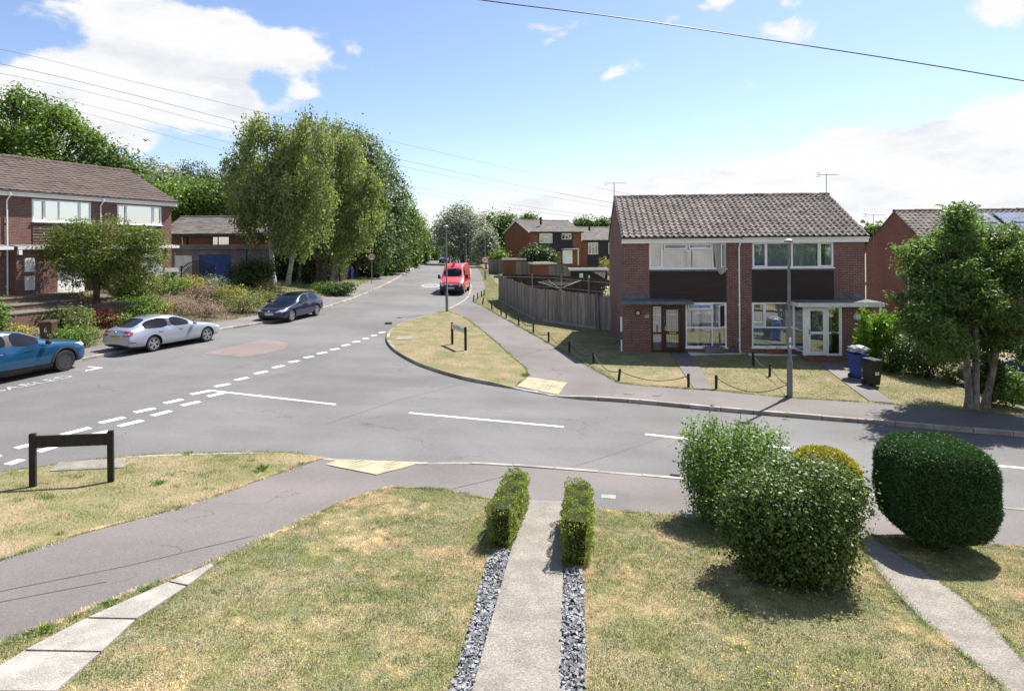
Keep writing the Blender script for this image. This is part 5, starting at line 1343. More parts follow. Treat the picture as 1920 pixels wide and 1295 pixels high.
birch(590, 528, 45, 210, fill_outline([(548, 238), (585, 215), (640, 226), (688, 252), (690, 305), (712, 335), (716, 390), (698, 440), (664, 470), (630, 500), (548, 488), (515, 400), (520, 280)], 80, 14, 38, 7, 2.4), 'L_birch', 'middle weeping birch with a dense drooping crown', 64000, .20, [((590, 528), 605, 280), ((560, 530), 590, 330)])
birch(672, 519, 47, 320, fill_outline([(640, 335), (690, 318), (715, 350), (717, 400), (706, 445), (680, 462), (655, 488), (630, 430)], 24, 12, 28, 8, 1.4), 'L_birch_y', 'yellow green weeping birch hanging over the speed sign', 26000, .16, [((655, 515), 672, 370)])
# tall trees along the left kerb
GP_ = 'tall trees lining the main road'
for px, pyb, Y, lobes, leaf, lab, n in ((665, 505, 62, [(650, 285, 42, 50), (680, 300, 38, 50), (690, 350, 38, 60), (700, 420, 38, 55), (665, 370, 40, 60), (700, 470, 40, 40)], 'L_poplar', 'tallest dark poplar directly behind the birches', 17000),
                               (728, 508, 68, [(720, 320, 28, 38), (735, 370, 30, 55), (725, 430, 38, 55), (740, 465, 34, 40), (712, 480, 36, 34)], 'L_poplar', 'dark poplar right of the tallest one, above the speed sign', 12000),
                               (762, 500, 82, [(758, 395, 22, 32), (768, 430, 24, 40), (755, 455, 28, 40), (772, 470, 20, 28)], 'L_oak', 'smaller roadside tree right of the poplars', 8000),
                               (788, 494, 100, [(783, 425, 16, 26), (788, 455, 18, 30), (778, 470, 18, 22), (796, 470, 10, 20)], 'L_green', 'last roadside tree at the left of the crest', 6000)):
    tree('poplar_tree', px, pyb, Y, lobes, leaf, lab, n, .30, .20, .25, group=GP_, sig=.42, shellw=.72, per=12)
GK = 'hedge plants below the roadside trees'
for px, pyb, rx, ry, leaf, lab in ((700, 516, 34, 26, 'L_dark', 'dark shrub beside the driveway mouth past the speed sign'), (735, 510, 26, 26, 'L_poplar', 'shrub at the kerb under the second poplar'), (762, 501, 18, 20, 'L_green', 'light green shrub at the kerb, second from the crest'), (784, 494, 14, 18, 'L_olive', 'yellowish shrub at the kerb nearest the crest')):
    p = gp(px, pyb); Y = p.y + 1; s = Y / FPX
    e = empty('roadside_shrub', p, 0, lab, 'shrub', GK); b = [(0, 1, ry * s * .7, rx * s, rx * s * .8, ry * s), (rx * s * .4, .6, ry * s * .5, rx * s * .6, rx * s * .6, ry * s * .6)]
    mb = MB(); [mb.tube([(0, 1, -.3), (random.gauss(0, .5), 1 + random.gauss(0, .4), ry * s)], [.06, .02], 5) for _ in range(5)]; mb.build('stem', M['bark'], e)
    crown_obj('foliage', e, leaf, b, 3500, .30, .18, sig=.3, shellw=.75)
# beyond the crest and the right-hand side
tree('silver_tree', 868, 500, 97, [(862, 412, 36, 26), (838, 425, 28, 26), (885, 430, 34, 30), (850, 450, 40, 30), (890, 460, 34, 26), (866, 395, 18, 12), (822, 440, 14, 18), (872, 475, 40, 18)], 'L_silver', 'big silver leaved tree behind the red van', 15000, .36, .17, .4, 'bark', sig=.5, shellw=.7)
tree('blossom_tree', 912, 494, 88, [(912, 450, 17, 20), (920, 465, 15, 17), (903, 462, 15, 20)], 'L_silver', 'pale white flecked tree right of the silver one', 4500, .36, .20, .15, sig=.4)
tree('oak_tree', 938, 496, 112, [(935, 425, 34, 24), (958, 435, 24, 28), (915, 440, 24, 26), (940, 460, 34, 26)], 'L_oak', 'dark rounded tree behind the brown gable', 8000, .5, .3, .4, sig=.6, shellw=.78)
for px, py, rx, ry, Y, lab in ((810, 470, 12, 16, 118, 'dark tree at the vanishing end of the road, left'), (830, 468, 14, 20, 122, 'dark tree at the vanishing end of the road, right'), (990, 412, 14, 8, 128, 'tree top peeping over the brown ridge'), (1092, 420, 14, 8, 126, 'tree top over the lower brown roof, left one'), (1128, 420, 13, 8, 126, 'tree top over the lower brown roof, right one'), (800, 455, 8, 20, 125, 'sliver of green tree closing the road on the left'), (1640, 440, 16, 14, 75, 'tree glimpsed between the brick pair and the bare gable')):
    tree('distant_tree', px, py + 40, Y, [(px, py, rx, ry), (px + rx * .4, py + ry * .6, rx, ry), (px - rx * .5, py + ry * .9, rx, ry)], 'L_oak', lab, 2600, .5, .34, .25, group='far trees', sig=.5)
p = gp(1010, 497); e = empty('garden_tree', at(1010, 500, 72), 0, 'rounded dark bush tree in front of the brown end house', 'tree')
l0 = e.location; bl = [pb(*a, 72, l0) for a in ((1008, 480, 26, 18), (992, 486, 17, 14), (1028, 485, 19, 13))]
trunk_mb((0, 0, -1.2), (0, 0, 1), .15, bl).build('trunk', M['bark'], e); crown_obj('crown', e, 'L_dark', bl, 5000, .26, .18, sig=.3, shellw=.8)
p = at(935, 498, 82); e = empty('garden_shrub', p, 0, 'light green shrub over the pale garden fence', 'shrub'); bl = [pb(936, 483, 18, 10, 82, p), pb(928, 488, 10, 8, 82, p)]
mb = MB(); [mb.tube([(0, 0, -1.5), (random.gauss(0, .5), random.gauss(0, .3), 1.3)], [.05, .02], 5) for _ in range(4)]; mb.build('stem', M['bark'], e); crown_obj('foliage', e, 'L_green', bl, 1500, .3, .2, sig=.3)

# tree on the right with three pale stems
p0 = gp(1830, 766); Y = p0.y
e = empty('tree', p0, 0, 'multi stemmed tree with feathery leaves and pale trunks, in front of the bare gable', 'tree')
rl = fill_outline([(1668, 525), (1690, 462), (1742, 440), (1772, 428), (1786, 372), (1800, 354), (1816, 398), (1838, 396), (1855, 382), (1870, 420), (1892, 388), (1908, 420), (1940, 440), (1965, 560), (1955, 660), (1900, 690), (1842, 680), (1790, 682), (1735, 672), (1690, 640), (1678, 590)], 100, 12, 34, 9, 1.0)
rl_ = [(1735, 520, 62, 62, 0), (1800, 545, 85, 95, .4), (1880, 560, 75, 105, .3), (1805, 425, 36, 58, 0), (1868, 445, 50, 48, -.2), (1760, 465, 55, 38, 0), (1710, 485, 40, 40, .2), (1725, 580, 46, 48, .3), (1790, 640, 90, 45, .2), (1890, 650, 70, 55, 0), (1945, 540, 70, 110, .3), (1905, 410, 26, 36, .2), (1835, 400, 22, 30, 0), (1800, 380, 16, 26, 0), (1760, 610, 60, 50, -.5)]
bl = [pb(a, b, c, d, Y, p0, k * 1.3, 1.2) for a, b, c, d, k in rl]
mb = MB()
for bx, tx, ty in (((1816, 764), 1800, 520), ((1828, 766), 1822, 480), ((1846, 764), 1880, 500)):
    b0 = gp(*bx) - p0; t0 = at(tx, ty, Y) - p0
    m_ = trunk_mb((b0.x, b0.y, -.2), t0, .115, [b for b in bl if random.random() < .09], bend=.22, rs=random.Random(tx)); mb.add(m_.v, m_.f)
mb.build('trunk', M['bark_pale'], e, True)
crown_obj('crown', e, 'L_sumac', bl, 72000, .135, .046, sig=.14, per=18, shellw=.62, rag=.25, flat=.45)
# lime conifers and a dark shrub by the bins
def shrub(name, px, pyb, rx, h, leaf, label, n, L, Wd, group=None, dy=None, stem='twig', lobes=None, sig=.09, parts=3, wide=1., off=0., **kw):
    p = gp(px, pyb); s = p.y / FPX; r_ = rx * s; hh = h * s; dy_ = r_ * .7 if dy is None else dy
    e = empty(name, p, 0, label, 'shrub', group)
    ky = (1 - .15) 
    kx = p.x / p.y * dy_; bl = [(kx, dy_, hh * .52, r_, r_ * .85, hh * .50)]
    rr = random.Random(int(px * 7 + pyb))
    for i in range(parts):
        a = rr.uniform(0, 6.28); bl.append((kx + math.cos(a) * r_ * .5, dy_ + math.sin(a) * r_ * .4, hh * rr.uniform(.4, .7), r_ * .55, r_ * .5, hh * rr.uniform(.28, .36)))
    mb = MB()
    for i in range(7): mb.tube([(kx + rr.gauss(0, r_ * .1), dy_ + rr.gauss(0, r_ * .1), -.1), (kx + rr.gauss(0, r_ * .2), dy_ + rr.gauss(0, r_ * .2), hh * .35), (kx + rr.gauss(0, r_ * .45), dy_ + rr.gauss(0, r_ * .4), hh * .8)], [.022 * max(.5, r_), .014 * max(.5, r_), .006], 5)
    mb.build('stem', M[stem], e)
    crown_obj('foliage', e, leaf, bl, n, L, Wd, sig=sig, **kw)
    return e
for i, (px, py, hw, hp) in enumerate(((1628, 692, 18, 106), (1646, 690, 17, 98), (1666, 692, 19, 102), (1686, 694, 19, 104))):
    p = gp(px, py); s = p.y / FPX; e = empty('conifer', p, 0, ('lime green conifer nearest the brick porch', 'second lime green conifer from the porch', 'third lime green conifer from the porch', 'lime green conifer farthest from the porch, under the tree')[i], 'conifer', 'row of lime green conifers')
    bl = []
    for k in range(6):
        t = k / 5; rr = hw * s * (1.15 - .75 * t); bl.append((random.gauss(0, .06), .3 + random.gauss(0, .06), hp * s * (.12 + .8 * t), rr, rr, hp * s * .15))
    mb = MB(); mb.tube([(0, .3, -.2), (0, .3, hp * s * .85)], [.06, .01], 6); mb.build('trunk', M['bark'], e)
    v, f = crown(bl, 4200, .12, .035, sig=.06, per=12, up=.1, shellw=.8); link('foliage', np_mesh('foliage', v, f), M['L_conifer'], e)
shrub('garden_shrub', 1742, 716, 64, 102, 'L_dark', 'large dark rounded shrub between the black bin and the pale trunks', 14000, .085, .045, sig=.10, shellw=.8)
shrub('flowering_shrub', 1668, 700, 20, 44, 'L_shrub_dk', 'white flowered shrub hanging over the black bin', 2200, .07, .04, dy=.2)
shrub('laurel_shrub', 1884, 768, 34, 70, 'L_shrub', 'yellow green laurel right of the pale trunks', 2600, .11, .05)
shrub('laurel_shrub', 1858, 772, 22, 110, 'L_dark', 'dark ivy covered shrub directly behind the pale trunks', 3500, .09, .05, dy=.7)
shrub('garden_shrub', 1783, 722, 16, 26, 'L_green', 'small light green plant in the sunny gap left of the trunks', 700, .08, .04)

# ------------------------------------------------------------------ shrubs of the near garden
def place_bush(name, px, py, Ydummy, size, label, leaf, n, L, Wd, seed, sig=.07, stems=9, up=.45, **kw):
    p = gp(px, py); e = empty(name, p, 0, label, 'shrub')
    rx, ry, h = size; rr = random.Random(seed)
    bl = [(0, 0, h * .55, rx * .9, ry * .9, h * .42)]
    for i in range(9):
        a = i * .7 + rr.uniform(-.3, .3); bl.append((math.cos(a) * rx * .52, math.sin(a) * ry * .52, h * rr.uniform(.42, .78), rx * .46, ry * .46, h * rr.uniform(.22, .30))); bl.append((math.cos(a + .4) * rx * .45, math.sin(a + .4) * ry * .45, h * rr.uniform(.2, .32), rx * .38, ry * .38, h * .2))
    mb = MB()
    for i in range(stems):
        a = rr.uniform(0, 6.28); q = rr.uniform(.3, .85)
        mb.tube([(math.cos(a) * .09, math.sin(a) * .09, -.08), (math.cos(a) * rx * .25, math.sin(a) * ry * .25, h * .3), (math.cos(a) * rx * q * .8, math.sin(a) * ry * q * .8, h * .85)], [.020, .014, .004], 5)
    mb.build('stem', M['twig'], e)
    crown_obj('foliage', e, leaf, bl, n, L, Wd, sig=sig, up=up, **kw)
    # loose shoots
    return e, bl
e1, bl1 = place_bush('leafy_shrub', 1378, 978, 0, (.92, .80, 1.62), 'tall fresh green shrub with loose upright shoots, left of the golden dome', 'L_shrub', 30000, .058, .030, 1, shellw=.6)
sv, sf = [], []
mb = MB(); lv = []
for i in range(60):
    a = random.uniform(0, 6.28); q = random.random() ** .5; b = Vector((math.cos(a) * .75 * q, math.sin(a) * .65 * q, 1.25 + .25 * (1 - q))); t = b + Vector((random.gauss(0, .07), random.gauss(0, .07), random.uniform(.15, .38)))
    mb.tube([b, t], [.005, .002], 4)
    for k in range(12): lv.append(b.lerp(t, .2 + .8 * k / 12))
mb.build('shoots', M['L_green'], e1)
lv = np.array([q[:] for q in lv]); N = len(lv)
v, f = leaf_quads(lv + rng.normal(0, .018, (N, 3)), unit(rng.normal(0, 1, (N, 3)) + [0, 0, .8]), unit(rng.normal(0, 1, (N, 3))), rng.uniform(.04, .065, N), rng.uniform(.018, .03, N))
link('shoot_leaves', np_mesh('shoot_leaves', v, f), M['L_shrub'], e1)
place_bush('leafy_shrub', 1486, 1080, 0, (1.0, .82, 1.50), 'dark glossy leaved shrub standing foremost on the dry lawn', 'L_shrub_dk', 44000, .050, .032, 2, shellw=.6, stems=14)
def clipped(name, p, label, leaf, fun, n, L, Wd, cat='shrub', core=.93, outw=.8, group=None, extra=None, rz=0.):
    """clipped plant: fun(u, v) -> point, normal over its surface; leaves stand on it, a solid dark core inside blocks the light"""
    e = empty(name, p, rz, label, cat, group)
    N = n; P_, N_ = fun(N)
    c = P_ + N_ * rng.normal(-.018, .016, N)[:, None]
    ax = unit(N_ * outw + rng.normal(0, .6, (N, 3)) + np.array([0, 0, .25])); nn = unit(np.cross(ax, rng.normal(0, 1, (N, 3))))
    k = rng.uniform(.6, 1.35, N)
    v, f = leaf_quads(c, ax, nn, L * k, Wd * k); link('foliage', np_mesh('foliage', v, f), M[leaf], e)
    return e
def superq(rx, ry, z0, z1, pw, taper=0., lump=.025, seed=0):
    def fun(n):
        d = unit(rng.normal(size=(n, 3)) * np.array([1, 1, 1.0])); 
        k = (np.abs(d[:, 0]) ** pw + np.abs(d[:, 1]) ** pw + np.abs(d[:, 2]) ** pw) ** (-1 / pw)
        q = d * k[:, None]; nrm = unit(np.sign(d) * np.abs(d) ** (pw - 1) / np.array([rx, ry, (z1 - z0) / 2]))
        h = (z1 - z0) / 2
        s = 1 + lump * np.sin(q[:, 0] * 7 + seed) * np.cos(q[:, 1] * 6 + 1) + lump * np.sin(q[:, 2] * 9 + q[:, 0] * 4)
        s = s * np.where(q[:, 2] < 0, 1 + taper * q[:, 2] ** 3 * 1.0, 1)
        return np.c_[q[:, 0] * rx * s, q[:, 1] * ry * s, (z0 + z1) / 2 + q[:, 2] * h], nrm
    return fun
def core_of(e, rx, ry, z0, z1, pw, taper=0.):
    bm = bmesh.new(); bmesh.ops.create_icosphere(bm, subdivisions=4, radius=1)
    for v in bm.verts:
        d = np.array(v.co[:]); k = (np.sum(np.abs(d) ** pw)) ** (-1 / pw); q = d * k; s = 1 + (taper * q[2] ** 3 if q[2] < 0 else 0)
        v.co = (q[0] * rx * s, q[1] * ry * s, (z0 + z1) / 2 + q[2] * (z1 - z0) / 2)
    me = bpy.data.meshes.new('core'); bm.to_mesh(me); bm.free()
    return link('dark_core', me, M['core'], e, True)  # solid core added so light cannot pass between the leaves
p = gp(1752, 1021)
e = clipped('clipped_yew', p, 'big dark green clipped yew, a rounded block on the right lawn', 'L_yew', superq(.69, .70, .14, 1.62, 3.8, .16, .014), 60000, .052, .014, outw=.75)
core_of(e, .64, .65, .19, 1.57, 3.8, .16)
mb = MB()
for i in range(40):
    a = random.uniform(0, 6.28); r_ = random.uniform(.25, .62); mb.tube([(math.cos(a) * .14, math.sin(a) * .14, -.06), (math.cos(a) * r_, math.sin(a) * r_, .42)], [.018, .008], 5)
mb.build('trunk', M['twig'], e)
p = gp(1546, 960); p = at(1542, 900, 10.55); p.z = float(P(p.x, p.y))
e = clipped('golden_dome', p, 'golden clipped dome behind the dark glossy shrub', 'L_yellow', superq(.62, .58, .05, 1.20, 2.3, .1, .02), 16000, .045, .014)
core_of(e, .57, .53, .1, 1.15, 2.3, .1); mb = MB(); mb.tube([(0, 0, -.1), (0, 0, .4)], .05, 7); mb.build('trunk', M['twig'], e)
def hedge(corners, h, label, n):
    q = [gp(*c) for c in corners]; c0 = sum(q, Vector()) / 4; c0.z = float(P(c0.x, c0.y))
    e = empty('box_hedge', c0, 0, label, 'hedge', 'pair of clipped box hedges')
    A_ = [Vector((v.x - c0.x, v.y - c0.y, 0)) for v in q]
    def surf(u, v): return (A_[0] * (1 - u) + A_[1] * u) * (1 - v) + (A_[3] * (1 - u) + A_[2] * u) * v
    def zg(x, y): return P(x + c0.x, y + c0.y) - c0.z
    a = np.array([v[:2] for v in A_])
    def sf(u, v): return (a[0] * (1 - u)[:, None] + a[1] * u[:, None]) * (1 - v)[:, None] + (a[3] * (1 - u)[:, None] + a[2] * u[:, None]) * v[:, None]
    Ll = np.hypot(*(a[3] - a[0])); Wl = np.hypot(*(a[1] - a[0]))
    areas = np.array([Ll * Wl, Ll * h, Ll * h, Wl * h, Wl * h]); fi = rng.choice(5, n, p=areas / areas.sum())
    u = rng.random(n); v = rng.random(n); t = rng.random(n)
    u = np.where(fi == 1, 0, np.where(fi == 2, 1, u)); v = np.where(fi == 3, 0, np.where(fi == 4, 1, v)); z = np.where(fi == 0, 1, t)
    xy = sf(u, v); ctr = a.mean(0)
    lum = .030 * np.sin(xy[:, 0] * 13 + xy[:, 1] * 9) + .022 * np.sin(xy[:, 1] * 21 + z * 9) + .018 * np.sin(z * 17 + xy[:, 0] * 23)
    rr = np.where(z > .9, 1 - .12 * ((z - .9) / .1) ** 2, 1)
    bul = np.where(z < .35, 1 - .22 * (1 - z / .35), 1)
    sh_ = -.05 * np.clip(1 - z / .4, 0, 1) ** 2 - .03 * np.clip((z - .9) / .1, 0, 1) ** 2
    nrm = np.zeros((n, 3)); e1_ = unit(np.array([a[1] - a[0]]))[0]; e2_ = unit(np.array([a[3] - a[0]]))[0]
    nrm[fi == 0] = (0, 0, 1); nrm[fi == 1] = (*-e1_, 0); nrm[fi == 2] = (*e1_, 0); nrm[fi == 3] = (*-e2_, 0); nrm[fi == 4] = (*e2_, 0)
    pos = np.c_[xy, zg(xy[:, 0], xy[:, 1]) + z * h * np.where(fi == 0, 1 + lum * 1.2, 1)] + nrm * lum[:, None]
    pos += nrm * (rng.normal(-.008, .009, n) + np.where(fi == 0, 0, sh_))[:, None]
    ax = unit(nrm * .7 + rng.normal(0, .6, (n, 3)) + [0, 0, .2]); nn = unit(np.cross(ax, rng.normal(0, 1, (n, 3))))
    k = rng.uniform(.6, 1.3, n); vv, ff = leaf_quads(pos, ax, nn, .027 * k, .014 * k); link('foliage', np_mesh('foliage', vv, ff), M['L_box'], e)
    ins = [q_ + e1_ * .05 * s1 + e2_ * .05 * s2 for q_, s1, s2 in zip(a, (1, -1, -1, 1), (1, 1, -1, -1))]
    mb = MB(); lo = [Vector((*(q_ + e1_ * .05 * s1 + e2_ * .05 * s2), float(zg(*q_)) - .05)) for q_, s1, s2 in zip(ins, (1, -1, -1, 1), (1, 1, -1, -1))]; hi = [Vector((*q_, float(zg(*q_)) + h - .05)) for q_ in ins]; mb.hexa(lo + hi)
    link('dark_core', mb.mesh('core'), M['core'], e)  # hedge gets a light-blocking dark block, not modelled branches
hedge([(914, 1028), (961, 1031), (992, 948), (955, 945)], .62, 'left clipped box hedge beside the concrete garden path', 15000)
hedge([(1056, 1063), (1108, 1066), (1108, 976), (1064, 974)], .66, 'right clipped box hedge beside the concrete garden path', 15000)

# ------------------------------------------------------------------ planting on the left bank
p0 = gp(180, 572, 0); Y = p0.y
e = empty('maple_tree', p0, 0, 'spreading olive green maple before the white front door', 'tree')
bl = [pb(a, b, c, d, Y, p0, k, .9) for a, b, c, d, k in ((150, 440, 55, 32, 0), (210, 435, 60, 30, .5), (265, 450, 42, 30, 0), (130, 480, 42, 36, 0), (190, 480, 70, 40, -.3), (250, 490, 48, 36, .3), (160, 515, 50, 26, 0), (225, 520, 55, 28, 0), (110, 460, 26, 30, 0), (290, 470, 22, 34, 0))]
t0 = at(185, 430, Y) - p0
trunk_mb((0, 0, -.3), t0, .17, bl, bend=.1).build('trunk', M['bark'], e, True)
crown_obj('crown', e, 'L_maple', bl, 26000, .105, .06, sig=.2, per=20, shellw=.62, flat=.6)
GS = 'garden shrubs on the left bank'
for px, pyb, rx, h, leaf, lab, n, L in ((-8, 642, 22, 84, 'L_green', 'bright shrub behind the roof of the blue car', 2500, .12), (98, 618, 52, 32, 'L_dark', 'dark spreading shrub just below the brick terraces', 3800, .12), (140, 632, 34, 52, 'L_olive', 'olive shrub immediately right of the brown bin', 2600, .10),
        (255, 603, 48, 44, 'L_green', 'green shrub above the roof of the silver car', 3200, .11), (135, 655, 48, 34, 'L_green', 'low variegated shrub at the footway behind the silver boot', 2600, .10), (36, 652, 28, 36, 'L_gold', 'yellowish low shrub left of the brown bin', 2200, .10),
        (262, 566, 46, 54, 'L_olive', 'olive shrub tucked under the right side of the maple', 3400, .11), (312, 556, 34, 46, 'L_green', 'light green shrub at the corner of the end terrace', 2600, .11), (352, 549, 34, 30, 'L_gold', 'golden shrub in front of the garage lattice', 2400, .10),
        (398, 552, 36, 34, 'L_silver', 'silver white domed shrub in front of the blue door', 2600, .08), (372, 566, 34, 30, 'L_heather', 'brownish heather between the golden and silver shrubs', 2200, .07), (408, 572, 24, 24, 'L_dark', 'small dark green clump below the silver dome', 1800, .07),
        (328, 592, 36, 34, 'L_heather', 'pink brown heather above the silver car bonnet', 2400, .07), (388, 602, 40, 40, 'L_heather', 'faded mauve bush at the footway before the silver car', 2800, .07), (296, 590, 26, 24, 'L_gold', 'small lime yellow clump behind the silver car roof', 1600, .09),
        (455, 592, 46, 40, 'L_olive', 'large yellow green clump by the footway behind the dark blue car', 3200, .09), (432, 568, 34, 30, 'L_gold', 'yellow flowered clump right of the silver dome', 2200, .09), (482, 570, 34, 26, 'L_olive', 'olive clump left of the dark blue windscreen', 2200, .09),
        (445, 560, 22, 18, 'L_silver', 'pale flowered tuft behind the yellow green clump', 1400, .07), (508, 556, 30, 26, 'L_straw', 'straw coloured tall grasses at the birch foot', 1600, .10), (205, 618, 40, 26, 'L_green', 'low green plant between the red maple and the silver car', 2000, .10), (338, 495, 18, 44, 'L_green', 'upright green bush by the white garage door', 2200, .13),
        (232, 560, 30, 28, 'L_dark', 'dark shrub in the shade beneath the maple', 1800, .10), (150, 575, 26, 22, 'L_straw', 'spiky straw tuft on the steps below the white door', 900, .12), (640, 556, 30, 24, 'L_dark', 'dark green mound behind the roof of the dark blue car', 2400, .14), (610, 552, 30, 22, 'L_oak', 'green mound at the shaded foot of the middle birch', 2200, .14)):
    shrub('garden_shrub', px, pyb, rx, h, leaf, lab, n, L, L * .55, GS, sig=.12)
shrub('red_maple', 186, 616, 30, 34, 'L_redmaple', 'small crimson maple behind the boot of the silver car', 3000, .09, .045, sig=.11, flat=.5)
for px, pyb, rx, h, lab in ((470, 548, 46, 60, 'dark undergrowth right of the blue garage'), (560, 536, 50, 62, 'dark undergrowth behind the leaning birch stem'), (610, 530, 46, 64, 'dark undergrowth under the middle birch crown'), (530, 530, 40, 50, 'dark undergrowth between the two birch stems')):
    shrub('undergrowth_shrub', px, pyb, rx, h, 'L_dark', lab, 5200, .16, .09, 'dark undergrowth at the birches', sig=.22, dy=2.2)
# lopped trunk, lattice panel, bird table by the garage
p0 = gp(341, 529); e = empty('lopped_trunk', p0, 0, 'bare lopped tree trunk in front of the white garage door', 'tree stump')
s = p0.y / FPX; mb = MB(); mb.tube([(0, 0, -.2), (.02, 0, 30 * s), (.12, 0, 58 * s), (.16, 0, 66 * s)], [.20, .15, .15, .12], 8)
mb.tube([(.1, 0, 56 * s), (.5, 0, 62 * s)], [.09, .07], 6); mb.tube([(.12, 0, 60 * s), (-.05, .1, 84 * s)], [.06, .035], 6); mb.tube([(.14, 0, 62 * s), (.36, -.2, 66 * s)], [.07, .06], 6); mb.build('trunk', M['bark_pale'], e, True)
p0 = gp(343, 533) + Vector((.3, 1.2, 0)); e = empty('lattice_panel', p0, R(4), 'arched dark lattice panel behind the lopped trunk', 'trellis'); mb = MB()
for i in range(-9, 10):
    x = i * .1; top = 1.35 - .45 * (x / .95) ** 2
    for sgn in (1, -1):
        z0_ = .1; dx = .55
        mb.tube([(x - sgn * dx * .5, 0, .35), (x + sgn * dx * .5, 0, top)], .014, 4)
mb.tube([(-1, 0, -.2), (-1, 0, 1.1)], .05, 6); mb.tube([(1, 0, -.2), (1, 0, 1.1)], .05, 6); mb.tube([(-1 + .1 * i, 0, 1.38 - .45 * ((-1 + .1 * i) / .95) ** 2) for i in range(21)], .03, 5); mb.build('lattice', M['post_dark'], e)
p0 = gp(322, 545); e = empty('bird_table', p0, R(20), 'small roofed bird table beside the end terrace wall', 'bird table'); e.scale = (.6, .6, .85); mb = MB(); mb.tube([(0, 0, -.2), (0, 0, .95)], .045, 6); mb.build('post', M['post_dark'], e)
mb = MB(); mb.box(-.4, .4, -.3, .3, .95, 1.0); [mb.box(x, x + .04, y, y + .04, 1.0, 1.3) for x in (-.38, .34) for y in (-.28, .24)]; mb.build('tray', M['fence_grey'], e)
mb = MB(); mb.prism([(-.55, -.42, 1.28), (-.55, .42, 1.28), (-.55, 0, 1.55)], (1.1, 0, 0)); mb.build('roof', M['fence'], e)
for i, (e_, w_, d_, h_, leaf, n, ls) in enumerate(POTS):
    crown_obj('plant', e_, leaf, [(0, 0, h_ + ls, w_, d_, ls * 1.4)], n, ls, ls * .6, sig=.03, per=6)
# weeds along the slabs and kerbs
GW = 'weeds along the paving edges'
for px, py, s_, lab in ((84, 1186, .75, 'biggest dark weed at the slab joint near the left edge'), (140, 1163, .5, 'small weed at the second slab joint'), (210, 1133, .65, 'leafy weed midway along the slabs'), (272, 1108, .6, 'yellow flowered weed near the pointed slab'), (352, 852, .7, 'green weed on the near kerb behind the sign verge'), (985, 705, 1.2, 'lush grass tuft beside the far blister paving'), (1335, 762, .6, 'weed in the far gutter left of the lamp post'), (1475, 778, .7, 'weed in the far gutter under the lamp shadow'), (1200, 752, .5, 'weed in the far gutter before the left house'), (300, 908, .9, 'green weed patch on the verge right of the black sign'), (490, 882, 1.2, 'dark green clover patch at the verge tip')):
    p = gp(px, py); e = empty('weed', p, 0, lab, 'weed', GW); n = int(80 * s_)
    a = rng.uniform(0, 6.28, n); el_ = rng.uniform(.1, 1.1, n); L_ = .10 * s_ * rng.uniform(.5, 1.2, n)
    ax_ = np.c_[np.cos(a) * np.cos(el_), np.sin(a) * np.cos(el_), np.sin(el_)]
    c = ax_ * L_[:, None] * .5 + np.c_[rng.normal(0, .06 * s_, n), rng.normal(0, .05 * s_, n), np.full(n, .02)]
    v, f = leaf_quads(c, ax_, unit(np.cross(ax_, rng.normal(0, 1, (n, 3)))), L_, L_ * .22); link('leaves', np_mesh('leaves', v, f), M['L_green'], e)
